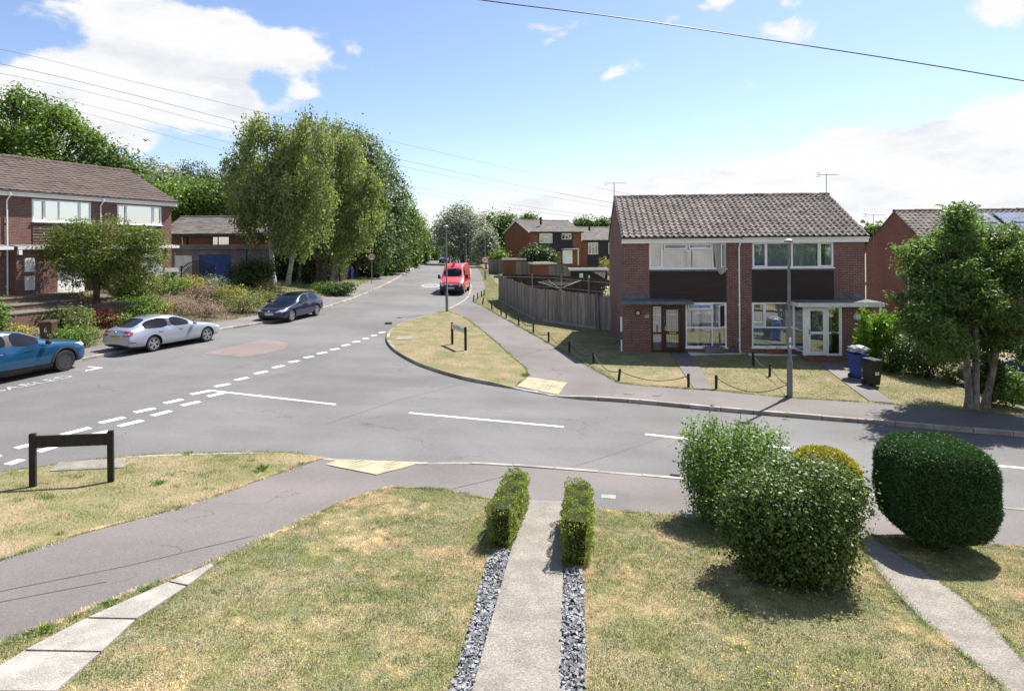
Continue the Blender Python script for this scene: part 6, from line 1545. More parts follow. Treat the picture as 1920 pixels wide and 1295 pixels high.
# ------------------------------------------------------------------ vehicles (local frame: x forward, y to the car's left, z up)
GLASS_S, WS, RW, TRIM, FD, RD = 1, 2, 3, 4, 5, 6
def ring(st):
    x, zb, hw, zbelt, hwb, zt, hwt = st[:7]
    zm = zb + .52 * (zbelt - zb)
    return [(x, 0, zb), (x, .80 * hw, zb), (x, hw * .985, zb + .09), (x, hw, zm), (x, hwb, zbelt), (x, hwt, zt - .065), (x, hwt * .90, zt - .022), (x, 0, zt)]
def car_body(stations, segmat, wheels, rw, lev=2, crease=.55):
    """loft the half rings, mirror, smooth, cut the wheel arches"""
    n = len(stations); bm = bmesh.new(); Lv, Rv = [], []
    for st in stations:
        rp = ring(st)
        l = [bm.verts.new(p) for p in rp]; r = [l[0]] + [bm.verts.new((p[0], -p[1], p[2])) for p in rp[1:-1]] + [l[-1]]
        Lv.append(l); Rv.append(r)
    cr = bm.edges.layers.float.new('crease_edge')
    for i in range(n - 1):
        for j in range(7):
            m = segmat(i, j)
            f = bm.faces.new((Lv[i][j], Lv[i][j + 1], Lv[i + 1][j + 1], Lv[i + 1][j])); f.material_index = m
            f = bm.faces.new((Rv[i][j], Rv[i + 1][j], Rv[i + 1][j + 1], Rv[i][j + 1])); f.material_index = m
    for i in (0, n - 1):
        for j in range(7):
            a = [Lv[i][j], Lv[i][j + 1], Rv[i][j + 1], Rv[i][j]]; u = []
            for v in a:
                if v not in u: u.append(v)
            f = bm.faces.new(u); f.material_index = segmat(-1 if i == 0 else -2, j)
    bmesh.ops.recalc_face_normals(bm, faces=bm.faces)
    for e in bm.edges:
        ms = {f.material_index for f in e.link_faces}
        if len(ms) > 1 and (ms & {GLASS_S, WS, RW}): e[cr] = crease
    me = bpy.data.meshes.new('tmp'); bm.to_mesh(me); bm.free()
    for k in range(9): me.materials.append(M['black'])
    o = bpy.data.objects.new('tmp', me); COL.objects.link(o)
    sd_ = o.modifiers.new('s', 'SUBSURF'); sd_.levels = lev; sd_.render_levels = lev
    mb = MB()
    for wx in wheels:
        for s_ in (1, -1):
            hw = max(st[2] for st in stations)
            a, b = sorted((s_ * (hw - .30), s_ * (hw + .3)))
            mb.lathe([(rw + .055, a), (rw + .055, b)], 28, (wx, 0, rw + .005), 'y')
    cm = mb.mesh('cut'); cm.polygons.foreach_set('material_index', [TRIM] * len(cm.polygons))
    for k in range(9): cm.materials.append(M['black'])
    co = bpy.data.objects.new('cut', cm); COL.objects.link(co)
    bo = o.modifiers.new('b', 'BOOLEAN'); bo.operation = 'DIFFERENCE'; bo.object = co; bo.solver = 'EXACT'
    bpy.context.view_layer.update()
    ev = bpy.data.meshes.new_from_object(o.evaluated_get(bpy.context.evaluated_depsgraph_get()))
    bpy.data.objects.remove(o); bpy.data.objects.remove(co)
    return ev
def split_parts(ev, e, mats, names):
    vs = np.array([v.co[:] for v in ev.vertices]); nr = np.array([v.normal[:] for v in ev.vertices])
    groups = {}
    for p in ev.polygons:
        c = p.center; m = p.material_index
        key = (m, (c.y > 0) if m in (GLASS_S, FD, RD) else None)
        groups.setdefault(key, []).append(tuple(p.vertices))
    out = {}
    for key, fs in groups.items():
        use = sorted({i for f in fs for i in f}); mp = {a: b for b, a in enumerate(use)}
        me = bpy.data.meshes.new(names[key[0]]); me.from_pydata(vs[use].tolist(), [], [tuple(mp[i] for i in f) for f in fs]); me.update()
        o = link(names[key[0]], me, mats[key[0]], e, True)
        try: me.set_sharp_from_angle(angle=R(50))
        except Exception: pass
        out[key] = o
    fs = [f for k, v in groups.items() if k[0] in (0, FD, RD) for f in v]
    use = sorted({i for f in fs for i in f}); mp = {a: b for b, a in enumerate(use)}
    me = bpy.data.meshes.new('lining'); me.from_pydata((vs[use] - nr[use] * .025).tolist(), [], [tuple(mp[i] for i in f) for f in fs]); me.update()
    link('lining', me, M['seat'], e)
    return out
class Proj:
    """lays flat outlines onto the bodywork"""
    def __init__(s, ev): s.b = BVHTree.FromPolygons([v.co[:] for v in ev.vertices], [tuple(p.vertices) for p in ev.polygons])
    def patch(s, poly, org, u, v, d, off=.008, step=.05):
        org, u, v, d = Vector(org), Vector(u), Vector(v), Vector(d).normalized()
        b = resample([np.array(q) for q in poly], step, True); n = len(b)
        x0, y0 = b.min(0); x1, y1 = b.max(0)
        gx, gy = np.meshgrid(np.arange(x0 + step / 2, x1, step), np.arange(y0 + step / 2, y1, step)); g = np.c_[gx.ravel(), gy.ravel()]; g = g[inside(g[:, 0], g[:, 1], b)] if len(g) else g
        if len(g): g = g[np.min(np.hypot(g[:, None, 0] - b[None, :, 0], g[:, None, 1] - b[None, :, 1]), 1) > step * .4]
        vv, _, fs, *_ = delaunay_2d_cdt([Vector(q) for q in np.vstack([b, g])], [(i, (i + 1) % n) for i in range(n)], [list(range(n))], 1, 1e-5)
        top, low, ok = [], [], []
        for q in vv:
            o = org + u * q.x + v * q.y
            h = s.b.ray_cast(o, d)
            if h[0] is None: ok.append(False); top.append(o); low.append(o)
            else: ok.append(True); nn = h[1] if h[1].dot(d) < 0 else -h[1]; top.append(h[0] + nn * off); low.append(h[0] - nn * .01)
        fs = [tuple(f) for f in fs if all(ok[i] for i in f)]
        mb = MB(); m = len(top)
        ed = {(f[i], f[(i + 1) % len(f)]) for f in fs for i in range(len(f))}
        mb.add(top + low, fs + [(a, a + m, b_ + m, b_) for a, b_ in ed if (b_, a) not in ed])
        return mb
def make_wheel(e, x, y, r, w=.215, spokes=5, rimr=.72, rim='alloy'):
    s_ = 1 if y > 0 else -1
    mb = MB(); h = w / 2
    mb.lathe([(r * rimr, -h * .9), (r * .93, -h), (r, -h * .72), (r, h * .72), (r * .93, h), (r * rimr, h * .9)], 32, (x, y - s_ * h, r), 'y')
    t = mb.build('wheel', M['tyre'], e, True)
    mb = MB(); ro = r * rimr; yo = y + s_ * .002
    mb.lathe([(ro, y - s_ * .16), (ro, yo), (ro * .92, yo - s_ * .004), (ro * .90, y - s_ * .06)], 28, (x, 0, r), 'y')
    mb.lathe([(ro * .2, y - s_ * .06), (ro * .2, y - s_ * .012), (ro * .1, y - s_ * .008)], 14, (x, 0, r), 'y')
    for k in range(spokes):
        for dd in (-.16, .16):
            a = 2 * math.pi * k / spokes + .3 + dd * .55; a2 = 2 * math.pi * k / spokes + .3 + dd * 1.25
            c, s2 = math.cos(a), math.sin(a); wd = ro * .075; c2, s3 = math.cos(a2), math.sin(a2)
            p0 = Vector((x + c * ro * .12, 0, r + s2 * ro * .12)); p1 = Vector((x + c2 * ro * .93, 0, r + s3 * ro * .93)); q = Vector((-s2, 0, c)) * wd
            y1, y2 = y - s_ * .01, y - s_ * .05
            mb.hexa([p0 - q + Vector((0, y2, 0)), p0 + q + Vector((0, y2, 0)), p1 + q * 1.1 + Vector((0, y2, 0)), p1 - q * 1.1 + Vector((0, y2, 0)), p0 - q + Vector((0, y1, 0)), p0 + q + Vector((0, y1, 0)), p1 + q * 1.1 + Vector((0, y1, 0)), p1 - q * 1.1 + Vector((0, y1, 0))])
    mb.build('rim', M[rim], t, True)
    mb = MB(); mb.lathe([(ro * .96, y - s_ * .15), (ro * .96, y - s_ * .11)], 20, (x, 0, r), 'y'); mb.build('brake', M['black'], t)
    return t
def mirror(e, x, y, z, mat, s=1.):
    sg = 1 if y > 0 else -1; mb = MB()
    mb.hexa([(x - .04, y, z - .06), (x + .10, y, z - .05), (x + .06, y + sg * .20, z - .05), (x - .05, y + sg * .20, z - .06), (x - .05, y + sg * .03, z + .08), (x + .06, y + sg * .03, z + .07), (x + .03, y + sg * .20, z + .06), (x - .05, y + sg * .20, z + .07)])
    mb.build('mirror', mat, e, bevel=.025)
def seats(e, xs, z, w=.42, roof=1.2):
    for x in xs:
        for y in (-w, w):
            mb = MB(); mb.box(x - .25, x + .25, y - .24, y + .24, z - .18, z); mb.hexa([(x - .34, y - .23, z), (x - .2, y - .23, z), (x - .2, y + .23, z), (x - .34, y + .23, z), (x - .46, y - .19, z + .52), (x - .36, y - .19, z + .52), (x - .36, y + .19, z + .52), (x - .46, y + .19, z + .52)])
            mb.box(x - .47, x - .38, y - .12, y + .12, z + .55, z + .72); mb.build('seat', M['seat'], e, bevel=.03)
def plate(e, x, z, txt, mat, face, w=.50, pr=None):
    if pr: x = max((pr.b.ray_cast(Vector((face * 5, y, z + dz)), Vector((-face, 0, 0)))[0] or Vector((-9 * face, 0, 0))).x * face for y in (-.2, 0, .2) for dz in (-.05, .05)) * face + face * .004
    mb = MB(); s_ = face; mb.box(min(x, x + s_ * .012), max(x, x + s_ * .012), -w / 2, w / 2, z - .055, z + .055); o = mb.build('number_plate', M[mat], e)
    if txt:
        t = MB(); text_mb(t, txt, .10, lambda a, b, d: (x + s_ * (.013 + d), s_ * a * 1.0, z + b), .002, width=w * .9); t.build('plate_lettering', M['black'], o)
    return o
def finish(e, ev, mats, names, wheels, hw, rw, spokes=5, rim=.72, rmat='alloy'):
    parts = split_parts(ev, e, mats, names)
    for wx in wheels:
        for s_ in (1, -1): make_wheel(e, wx, s_ * (hw - .035), rw, spokes=spokes, rimr=rim, rim=rmat)
    return parts
NAMES = {0: 'body', 1: 'side_window', 2: 'windscreen', 3: 'rear_window', 4: 'trim', 5: 'front_door', 6: 'rear_door', 7: 'lower_cladding', 8: 'sill'}
def hatch(name, loc, rz, label, pm, plate_txt=None, scale=1., detail=True, group=None):
    e = empty(name, loc, rz, label, 'car', group); e.scale = (scale,) * 3
    st = [(2.12, .32, .62, .58, .60, .66, .48), (2.02, .19, .80, .66, .77, .75, .64), (1.70, .17, .87, .77, .85, .86, .72), (1.00, .17, .895, .90, .86, .98, .77), (.72, .17, .895, .935, .86, 1.03, .74), (.42, .17, .895, .94, .855, 1.20, .68),
          (-.10, .17, .895, .95, .85, 1.42, .58), (-.52, .17, .895, .955, .85, 1.46, .60), (-.60, .17, .895, .955, .85, 1.46, .60), (-1.20, .18, .895, .97, .84, 1.44, .58), (-1.55, .20, .89, .99, .82, 1.41, .56), (-1.72, .22, .88, 1.0, .81, 1.36, .54), (-2.03, .26, .86, 1.0, .78, 1.05, .64), (-2.10, .28, .84, .92, .76, .98, .62), (-2.14, .40, .76, .78, .72, .84, .56)]
    def sm(i, j):
        if i < 0: return TRIM if j < 1 else 0
        if j <= 1: return TRIM if j == 0 else 0
        if j == 4:
            if 5 <= i <= 6 or i in (8,): return GLASS_S
            if i == 7: return TRIM
            if i == 9: return GLASS_S
        if j == 6 and i in (4, 5): return WS
        if j == 6 and i == 11: return RW
        if j in (2, 3) and 4 <= i <= 7: return FD
        if j in (2, 3) and i in (8,): return RD
        return 0
    wh = (1.26, -1.36); rw = .325; ev = car_body(st, sm, wh, rw)
    mats = {0: pm, 1: M['carglass'], 2: M['carglass'], 3: M['carglass'], 4: M['blackplastic'], 5: pm, 6: pm}
    pr = Proj(ev); parts = finish(e, ev, mats, NAMES, wh, .89, rw)
    F = dict(org=(4, 0, 0), u=(0, 1, 0), v=(0, 0, 1), d=(-1, 0, 0)); B = dict(org=(-4, 0, 0), u=(0, 1, 0), v=(0, 0, 1), d=(1, 0, 0))
    pr.patch([(-.60, .20), (.60, .20), (.55, .40), (-.55, .40)], **F).build('grille', M['blackplastic'], e)
    pr.patch([(-.50, .575), (.50, .575), (.50, .60), (-.50, .60)], **F).build('grille_bar', M['chrome'], e)
    mb = MB(); mb.lathe([(.055, 2.115), (.05, 2.15)], 14, (0, 0, .63), 'x'); mb.build('badge', M['chrome'], e)
    for s_ in (1, -1):
        pr.patch([(s_ * .42, .60), (s_ * .78, .58), (s_ * .84, .69), (s_ * .74, .71), (s_ * .46, .665)][::s_], **F).build('headlight', M['lens'], e)
        pr.patch([(s_ * .44, .80), (s_ * .80, .80), (s_ * .82, .93), (s_ * .50, .90)][::s_], **B).build('tail_light', M['redlens'], e)
        for x in (.05, -.92):
            sd_ = dict(org=(0, s_ * 3, 0), u=(1, 0, 0), v=(0, 0, 1), d=(0, -s_, 0))
            pr.patch([(x - .12, .815), (x + .08, .815), (x + .08, .845), (x - .12, .845)], off=.02, **sd_).build('door_handle', pm, parts.get((FD if x > -.5 else RD, s_ > 0), e))
        mirror(e, .58, s_ * .86, .98, pm)
    seats(e, (.0, -.95), .55)
    plate(e, 2.115, .48, plate_txt, 'signwhite', 1, pr=pr)
    plate(e, -2.15, .62, None, 'plateyellow', -1, pr=pr)
    return e
def saloon(name, loc, rz, label, pm, plate_txt, scale=1.):
    e = empty(name, loc, rz, label, 'car'); e.scale = (scale,) * 3
    st = [(2.27, .34, .60, .58, .58, .66, .46), (2.16, .20, .80, .67, .77, .76, .62), (1.80, .18, .87, .78, .85, .87, .72), (1.05, .17, .90, .90, .86, .985, .77), (.74, .17, .905, .925, .86, 1.03, .74), (.46, .17, .905, .93, .855, 1.18, .69),
          (-.08, .17, .905, .94, .85, 1.40, .58), (-.50, .17, .905, .945, .85, 1.455, .59), (-.58, .17, .905, .945, .85, 1.455, .59), (-1.12, .18, .905, .955, .84, 1.43, .57), (-1.42, .19, .90, .97, .83, 1.375, .55), (-1.72, .2, .90, .985, .82, 1.25, .57), (-2.08, .22, .88, .99, .79, 1.07, .64), (-2.32, .26, .86, .98, .77, 1.04, .64), (-2.385, .30, .84, .86, .76, .93, .62), (-2.42, .40, .78, .74, .72, .80, .56)]
    def sm(i, j):
        if i < 0: return TRIM if j < 1 else 0
        if j == 0: return TRIM
        if j == 1: return 0
        if j == 4:
            if i in (5, 6, 8, 9, 10): return GLASS_S
            if i == 7: return TRIM
        if j == 6 and i in (4, 5): return WS
        if j == 6 and i in (10, 11): return RW
        if j in (2, 3) and 4 <= i <= 7: return FD
        if j in (2, 3) and i == 8: return RD
        return 0
    wh = (1.37, -1.32); rw = .325; ev = car_body(st, sm, wh, rw)
    mats = {0: pm, 1: M['carglass'], 2: M['carglass'], 3: M['carglass'], 4: M['blackplastic'], 5: pm, 6: pm}
    pr = Proj(ev); parts = finish(e, ev, mats, NAMES, wh, .90, rw, 5, .74)
    F = dict(org=(4, 0, 0), u=(0, 1, 0), v=(0, 0, 1), d=(-1, 0, 0)); B = dict(org=(-4, 0, 0), u=(0, 1, 0), v=(0, 0, 1), d=(1, 0, 0))
    pr.patch([(-.42, .50), (.42, .50), (.40, .66), (-.40, .66)], **F).build('grille', M['blackplastic'], e)
    pr.patch([(-.74, .20), (.74, .20), (.70, .36), (-.70, .36)], **B).build('rear_bumper', M['blackplastic'], e)
    for s_ in (1, -1):
        sd_ = dict(org=(0, s_ * 3, 0), u=(1, 0, 0), v=(0, 0, 1), d=(0, -s_, 0))
        pr.patch([(s_ * .44, .57), (s_ * .80, .58), (s_ * .82, .68), (s_ * .46, .68)][::s_], **F).build('headlight', M['lens'], e)
        tl = pr.patch([(s_ * .48, .86), (s_ * .79, .86), (s_ * .77, .96), (s_ * .50, .96)][::s_], **B)
        q = pr.patch([(s_ * .48, .74), (s_ * .80, .74), (s_ * .80, .83), (s_ * .46, .83)][::s_], **B); tl.add(q.v, q.f)
        q = pr.patch([(-2.40, .75), (-2.24, .79), (-2.20, .92), (-2.38, .95)], **sd_); tl.add(q.v, q.f); tl.build('tail_light', M['redlens'], e)
        pr.patch([(s_ * .48, .832), (s_ * .78, .832), (s_ * .78, .856), (s_ * .48, .856)][::s_], **B).build('light_bar', M['signwhite'], e)
        pr.patch([(-2.40, .465), (-2.12, .475), (-2.12, .50), (-2.40, .495)], **sd_).build('reflector', M['blackplastic'], e)
        for x in (.02, -.96): pr.patch([(x - .12, .80), (x + .09, .80), (x + .09, .832), (x - .12, .832)], off=.02, **sd_).build('door_handle', pm, parts.get((FD if x > -.5 else RD, s_ > 0), e))
        mirror(e, .60, s_ * .87, .96, pm)
    seats(e, (.0, -.95), .55)
    mb = MB(); mb.lathe([(.05, -2.34), (.045, -2.425)], 14, (0, 0, .90), 'x'); mb.build('badge', M['steel'], e)
    mb = MB(); mb.tube([(-1.05, 0, 1.44), (-1.22, 0, 1.50)], [.025, .012], 6); mb.build('aerial_fin', M['black'], e)
    plate(e, -2.40, .735, plate_txt, 'plateyellow', -1, pr=pr)
    return e
def suv(name, loc, rz, label, pm, scale=1.):
    e = empty(name, loc, rz, label, 'car'); e.scale = (scale,) * 3
    st = [(2.20, .42, .66, .74, .64, .86, .52), (2.12, .24, .84, .84, .81, .96, .68), (1.85, .22, .90, .93, .87, 1.03, .74), (1.15, .22, .935, 1.03, .89, 1.11, .80), (.86, .22, .94, 1.06, .89, 1.15, .78), (.50, .22, .94, 1.07, .885, 1.33, .70),
          (-.02, .22, .94, 1.08, .88, 1.57, .60), (-.42, .22, .94, 1.09, .88, 1.63, .61), (-.50, .22, .94, 1.09, .88, 1.63, .61), (-1.15, .23, .94, 1.12, .87, 1.60, .59), (-1.55, .25, .93, 1.15, .85, 1.50, .58), (-2.02, .28, .91, 1.17, .82, 1.26, .66), (-2.20, .32, .89, 1.08, .80, 1.14, .66), (-2.30, .44, .82, .90, .76, .98, .6)]
    def sm(i, j):
        if i < 0: return TRIM if j < 1 else 0
        if j in (0, 1): return TRIM
        if j == 4:
            if i in (5, 6, 8, 9): return GLASS_S
            if i == 7: return TRIM
        if j == 6 and i in (4, 5): return WS
        if j == 6 and i == 10: return RW
        if j in (2, 3) and 4 <= i <= 7: return FD
        if j in (2, 3) and i == 8: return RD
        return 0
    wh = (1.33, -1.35); rw = .365; ev = car_body(st, sm, wh, rw)
    mats = {0: pm, 1: M['carglass'], 2: M['carglass'], 3: M['carglass'], 4: M['blackplastic'], 5: pm, 6: pm}
    pr = Proj(ev); parts = finish(e, ev, mats, NAMES, wh, .935, rw, 5, .76, 'alloy_dark')
    F = dict(org=(4, 0, 0), u=(0, 1, 0), v=(0, 0, 1), d=(-1, 0, 0))
    pr.patch([(-.55, .5), (.55, .5), (.6, .82), (-.6, .82)], **F).build('grille', M['blackplastic'], e)
    for s_ in (1, -1):
        sd_ = dict(org=(0, s_ * 3, 0), u=(1, 0, 0), v=(0, 0, 1), d=(0, -s_, 0))
        pr.patch([(s_ * .55, .84), (s_ * .84, .80), (s_ * .84, .92), (s_ * .6, .92)][::s_], **F).build('headlight', M['lens'], e)
        for wx in wh:
            arc = [(wx + (rw + .080) * math.cos(a), rw + (rw + .080) * math.sin(a)) for a in np.linspace(-.12, math.pi + .12, 22)] + [(wx + (rw + .15) * math.cos(a), rw + (rw + .15) * math.sin(a)) for a in np.linspace(math.pi + .12, -.12, 22)]
            pr.patch(arc, off=.012, step=.035, **sd_).build('wheel_arch_trim', M['blackplastic'], e)
        pr.patch([(-.98, .42), (.90, .38), (.90, .30), (-.98, .30)][::-1], off=.012, **sd_).build('sill_cladding', M['blackplastic'], e)
        pr.patch([(-.98, .300), (.90, .300), (.90, .275), (-.98, .275)][::-1], off=.02, **sd_).build('sill_strip', M['chrome'], e)
        for x in (.12, -.80): pr.patch([(x - .13, .90), (x + .10, .90), (x + .10, .935), (x - .13, .935)], off=.02, **sd_).build('door_handle', M['chrome'], parts.get((FD if x > -.5 else RD, s_ > 0), e))
        rail = [(x, s_ * (hwt + .01), zt - .045) for x, zt, hwt in ((.55, 1.30, .70), (.25, 1.45, .65), (-.02, 1.565, .605), (-.46, 1.63, .61), (-1.15, 1.60, .59), (-1.5, 1.51, .58))]
        mb = MB(); mb.tube(rail, .014, 6); mb.build('roof_trim', M['chrome'], e)
        mirror(e, .66, s_ * .90, 1.10, M['blackplastic'])
        pr.patch([(.80, 1.0), (.88, 1.0), (.88, 1.05), (.80, 1.05)], off=.01, step=.03, **sd_).build('badge', M['chrome'], e)
    seats(e, (.02, -.92), .68)
    return e
def van(name, loc, rz, label, pm, scale=1.):
    e = empty(name, loc, rz, label, 'van'); e.scale = (scale,) * 3
    st = [(2.78, .42, .74, .72, .72, .86, .58), (2.70, .26, .93, .92, .90, 1.04, .76), (2.45, .25, .99, 1.08, .96, 1.16, .84), (2.05, .25, 1.02, 1.24, .98, 1.32, .88), (1.90, .25, 1.02, 1.27, .98, 1.42, .88), (1.55, .25, 1.02, 1.28, .98, 1.85, .82), (1.35, .25, 1.02, 1.28, .98, 2.08, .79), (1.10, .25, 1.02, 1.28, .98, 2.33, .76), (.70, .25, 1.02, 1.29, .99, 2.47, .78), (.55, .25, 1.02, 1.29, .99, 2.48, .80), (-1.2, .25, 1.02, 1.29, .99, 2.49, .82), (-2.60, .27, 1.02, 1.29, .99, 2.48, .82), (-2.74, .34, .99, 1.28, .96, 2.42, .80), (-2.78, .5, .94, 1.26, .92, 2.3, .74)]
    def sm(i, j):
        if i < 0: return TRIM if j < 4 and i == -1 else 0
        if j == 0: return TRIM
        if (i <= 1 and j <= 2) or (i == 0 and j == 3): return TRIM
        if j == 4 and i in (5, 6, 7): return GLASS_S
        if j == 6 and i in (4, 5): return WS
        if j in (2, 3) and 4 <= i <= 8: return FD
        return 0
    wh = (1.93, -1.75); rw = .345; ev = car_body(st, sm, wh, rw, crease=.7)
    mats = {0: pm, 1: M['carglass'], 2: M['carglass'], 3: M['carglass'], 4: M['blackplastic'], 5: pm, 6: pm}
    pr = Proj(ev); parts = finish(e, ev, mats, NAMES, wh, 1.01, rw, 6, .66)
    F = dict(org=(5, 0, 0), u=(0, 1, 0), v=(0, 0, 1), d=(-1, 0, 0))
    pr.patch([(-.70, .40), (.70, .40), (.66, .80), (-.66, .80)], **F).build('grille', M['blackplastic'], e)
    pr.patch([(-.55, .83), (.55, .83), (.55, .875), (-.55, .875)], off=.015, **F).build('grille_bar', M['chrome'], e)
    mb = MB(); mb.lathe([(.08, 2.72), (.07, 2.80)], 14, (0, 0, .80), 'x'); mb.build('badge', M['chrome'], e)
    for s_ in (1, -1):
        pr.patch([(s_ * .58, .74), (s_ * .74, .66), (s_ * .93, .98), (s_ * .95, 1.16), (s_ * .86, 1.16), (s_ * .70, .96)][::s_], off=.012, **F).build('headlight', M['lens'], e)
        sd_ = dict(org=(0, s_ * 3, 0), u=(1, 0, 0), v=(0, 0, 1), d=(0, -s_, 0))
        pr.patch([(.80, 1.0), (1.0, 1.0), (1.0, 1.04), (.80, 1.04)], off=.02, **sd_).build('door_handle', M['blackplastic'], parts.get((FD, s_ > 0), e))
        mb = MB(); y = s_ * 1.0; mb.hexa([(1.55, y, 1.25), (1.68, y, 1.25), (1.66, y + s_ * .24, 1.22), (1.56, y + s_ * .24, 1.22), (1.55, y + s_ * .08, 1.58), (1.68, y + s_ * .08, 1.58), (1.66, y + s_ * .24, 1.58), (1.56, y + s_ * .24, 1.58)]); mb.build('mirror', M['blackplastic'], e, bevel=.03)
        for y in (.3,):
            mb = MB(); p0 = Vector((1.95, s_ * .1, 1.36)); p1 = Vector((1.75, s_ * .65, 1.52)); mb.tube([p0, p1], .015, 4); mb.build('wiper', M['black'], e)
    mb = MB(); mb.box(.9, 1.1, -.12, .12, 2.42, 2.50); mb.build('roof_vent', M['black'], e, bevel=.02)
    seats(e, (1.05,), .95, .5)
    plate(e, 2.79, .56, 'KN15 VRO', 'signwhite', 1, pr=pr)
    return e
PAINT = {'silver': paint('silver metallic paint', (.40, .43, .48), .5, rough=.3), 'navy': paint('dark blue metallic paint', (.010, .014, .052), .35, rough=.25), 'blue': paint('bright blue metallic paint', (.003, .070, .155), .4, rough=.25), 'red': paint('red van paint', (.62, .045, .055), .0, rough=.4), 'grey': paint('grey metallic paint', (.15, .152, .155), .15), 'dark': paint('black paint car', (.02, .02, .024), .3), 'white': paint('white car paint', (.7, .7, .7), 0.)}
RO = -.10
def heading(a, b): d = b - a; return math.atan2(d.y, d.x)
def on_road(x, y): return Vector((x, y, float(G(x, y)) + RO))
def place(fun, pr_, pf_, half, side, wheels, *a, **k):
    """from the ground contact pixels of the rear and front wheels on the visible flank (side: +1 left, -1 right)"""
    r_, f_ = gp(*pr_, RO), gp(*pf_, RO); h = heading(r_, f_); u = Vector((math.cos(h), math.sin(h), 0)); n2 = Vector((-u.y, u.x, 0))
    mid = (r_ + f_) / 2 - u * (wheels[0] + wheels[1]) / 2 - n2 * side * half
    o = fun(a[0], on_road(mid.x, mid.y), h, *a[1:], **k)
    tilt = math.atan2(float(G(f_.x, f_.y) - G(r_.x, r_.y)), (f_ - r_).length); o.rotation_euler = (0, -tilt, h)
    return o
place(saloon, (290, 659), (388, 641), .79, -1, (1.37, -1.32), 'saloon_car', 'silver saloon with a yellow rear plate parked at the left kerb', PAINT['silver'], 'YM66 ZDU', scale=.93)
place(hatch, (592, 592.5), (548.5, 603), .78, 1, (1.26, -1.36), 'hatchback_car', 'dark blue hatchback facing the camera at the left kerb', PAINT['navy'], 'SF70 YJM', scale=.97)
f_ = gp(121, 695.5, RO); tg = (gp(190, 665) - gp(0, 703)); h = math.atan2(tg.y, tg.x); u = Vector((math.cos(h), math.sin(h), 0)); n2 = Vector((-u.y, u.x, 0))
c = f_ - u * 1.33 * .97 + n2 * .82
suv('crossover_car', on_road(c.x, c.y), h, 'bright blue crossover cut off by the left edge of the view', PAINT['blue'], scale=.97)
b = gp(846, 554, RO); b2 = gp(864, 500, RO); h = heading(gp(868, 500), gp(880, 545)); u = Vector((math.cos(h), math.sin(h), 0))
h = math.atan2(-.995, -.04); u = Vector((math.cos(h), math.sin(h), 0)); c = b - u * 2.7
van('panel_van', on_road(c.x, c.y), h, 'red high roof panel van parked half on the footway', PAINT['red'], scale=.98)
c = gp(1951, 752); hatch('hatchback_car', (c.x, c.y + .3, float(G(c.x, c.y))), R(100), 'grey car whose flank shows at the right edge behind the laurel', PAINT['grey'])
c = gp(836, 493, RO); hatch('parked_car', on_road(c.x, c.y), R(-95), 'distant dark car showing above the red van roof', PAINT['dark'], group='distant cars near the crest')
c = gp(810, 488.6, RO); hatch('parked_car', on_road(c.x - 1, c.y), R(-100), 'distant white car at the crest by the roadside trees', PAINT['white'], group='distant cars near the crest')
# ------------------------------------------------------------------ street furniture
def lamp_column(px, pyb, pytop, label, sleeve=1.05, sticker=False, w=1., group='street lamp columns'):
    p = gp(px, pyb); Y = p.y; h = (pyb - pytop) * Y / FPX
    e = empty('street_lamp', p, 0, label, 'street lamp', group)
    mb = MB(); mb.lathe([(.085 * w, -.2), (.085 * w, sleeve - .03), (.075 * w, sleeve), (.052 * w, sleeve + .03), (.048 * w, h * .6), (.040 * w, h - .12)], 14); mb.build('column', M['lamp_grey'], e, True)
    mb = MB(); mb.box(-.03, .03, -.088, -.06, .3, .8); mb.build('access_door', M['lamp_grey'], e)
    mb = MB(); mb.lathe([(.05, h - .14), (.06, h - .06), (.13, h - .05), (.13, h + .0), (.03, h + .02)], 16); hd = mb.build('lamp_head', M['lamp_grey'], e, True)
    mb = MB(); mb.lathe([(.11, h + .001), (.09, h + .035), (.04, h + .055), (.01, h + .06)], 16); mb.build('lamp_dome', M['signwhite'], hd, True)
    mb = MB(); mb.box(-.16, .16, -.10, .10, h - .09, h - .055); mb.build('lamp_lens', M['lens'], hd, bevel=.01)
    if sticker:
        mb = MB(); [mb.box(-.035, .035, -.052, -.046, z, z + zz) for z, zz in ((1.72, .16), (1.55, .09))]; mb.build('label_plate', M['signwhite'], e)
    return e
lamp_column(1481, 744, 451, 'near street lamp column before the brick pair, with small white stickers', 1.15, True)
lamp_column(838, 584, 424, 'street lamp column standing in front of the red van', 1.15)
lamp_column(910, 525, 432, 'street lamp column carrying the right hand speed sign', .9)
lamp_column(874, 502, 440, 'thin distant street lamp column behind the red van', .9)
def speed_sign(p, z, face, label, pole=True, rad=.30):
    e = empty('speed_sign', p, face, label, 'speed sign', 'round 30 speed limit signs')
    if pole: mb = MB(); mb.tube([(0, .05, -.3), (0, .05, z + rad * .9)], .034, 8); mb.build('post', M['steel'], e, True)
    mb = MB(); mb.lathe([(rad, .0), (rad, .02)], 28, (0, 0, z), 'y'); mb.build('sign_back', M['redpaint'], e)
    mb = MB(); mb.lathe([(rad * .80, -.006), (rad * .80, .001)], 28, (0, 0, z), 'y'); pl = mb.build('sign_face', M['signwhite'], e)
    mb = MB(); text_mb(mb, '30', rad * 1.18, lambda x, y, d: (x, -.009, z + y), width=rad * 1.12); mb.build('sign_lettering', M['black'], pl)
    return e
p = gp(697, 531); speed_sign(p, (531 - 481.5) * p.y / FPX, R(8), 'round 30 speed sign on its own grey pole at the left verge', True, .34)
p = gp(910, 525); speed_sign(p + Vector((0, -.10, 0)), (525 - 487) * p.y / FPX, R(0), 'round 30 speed sign strapped to the lamp column by the footway', False, .36)
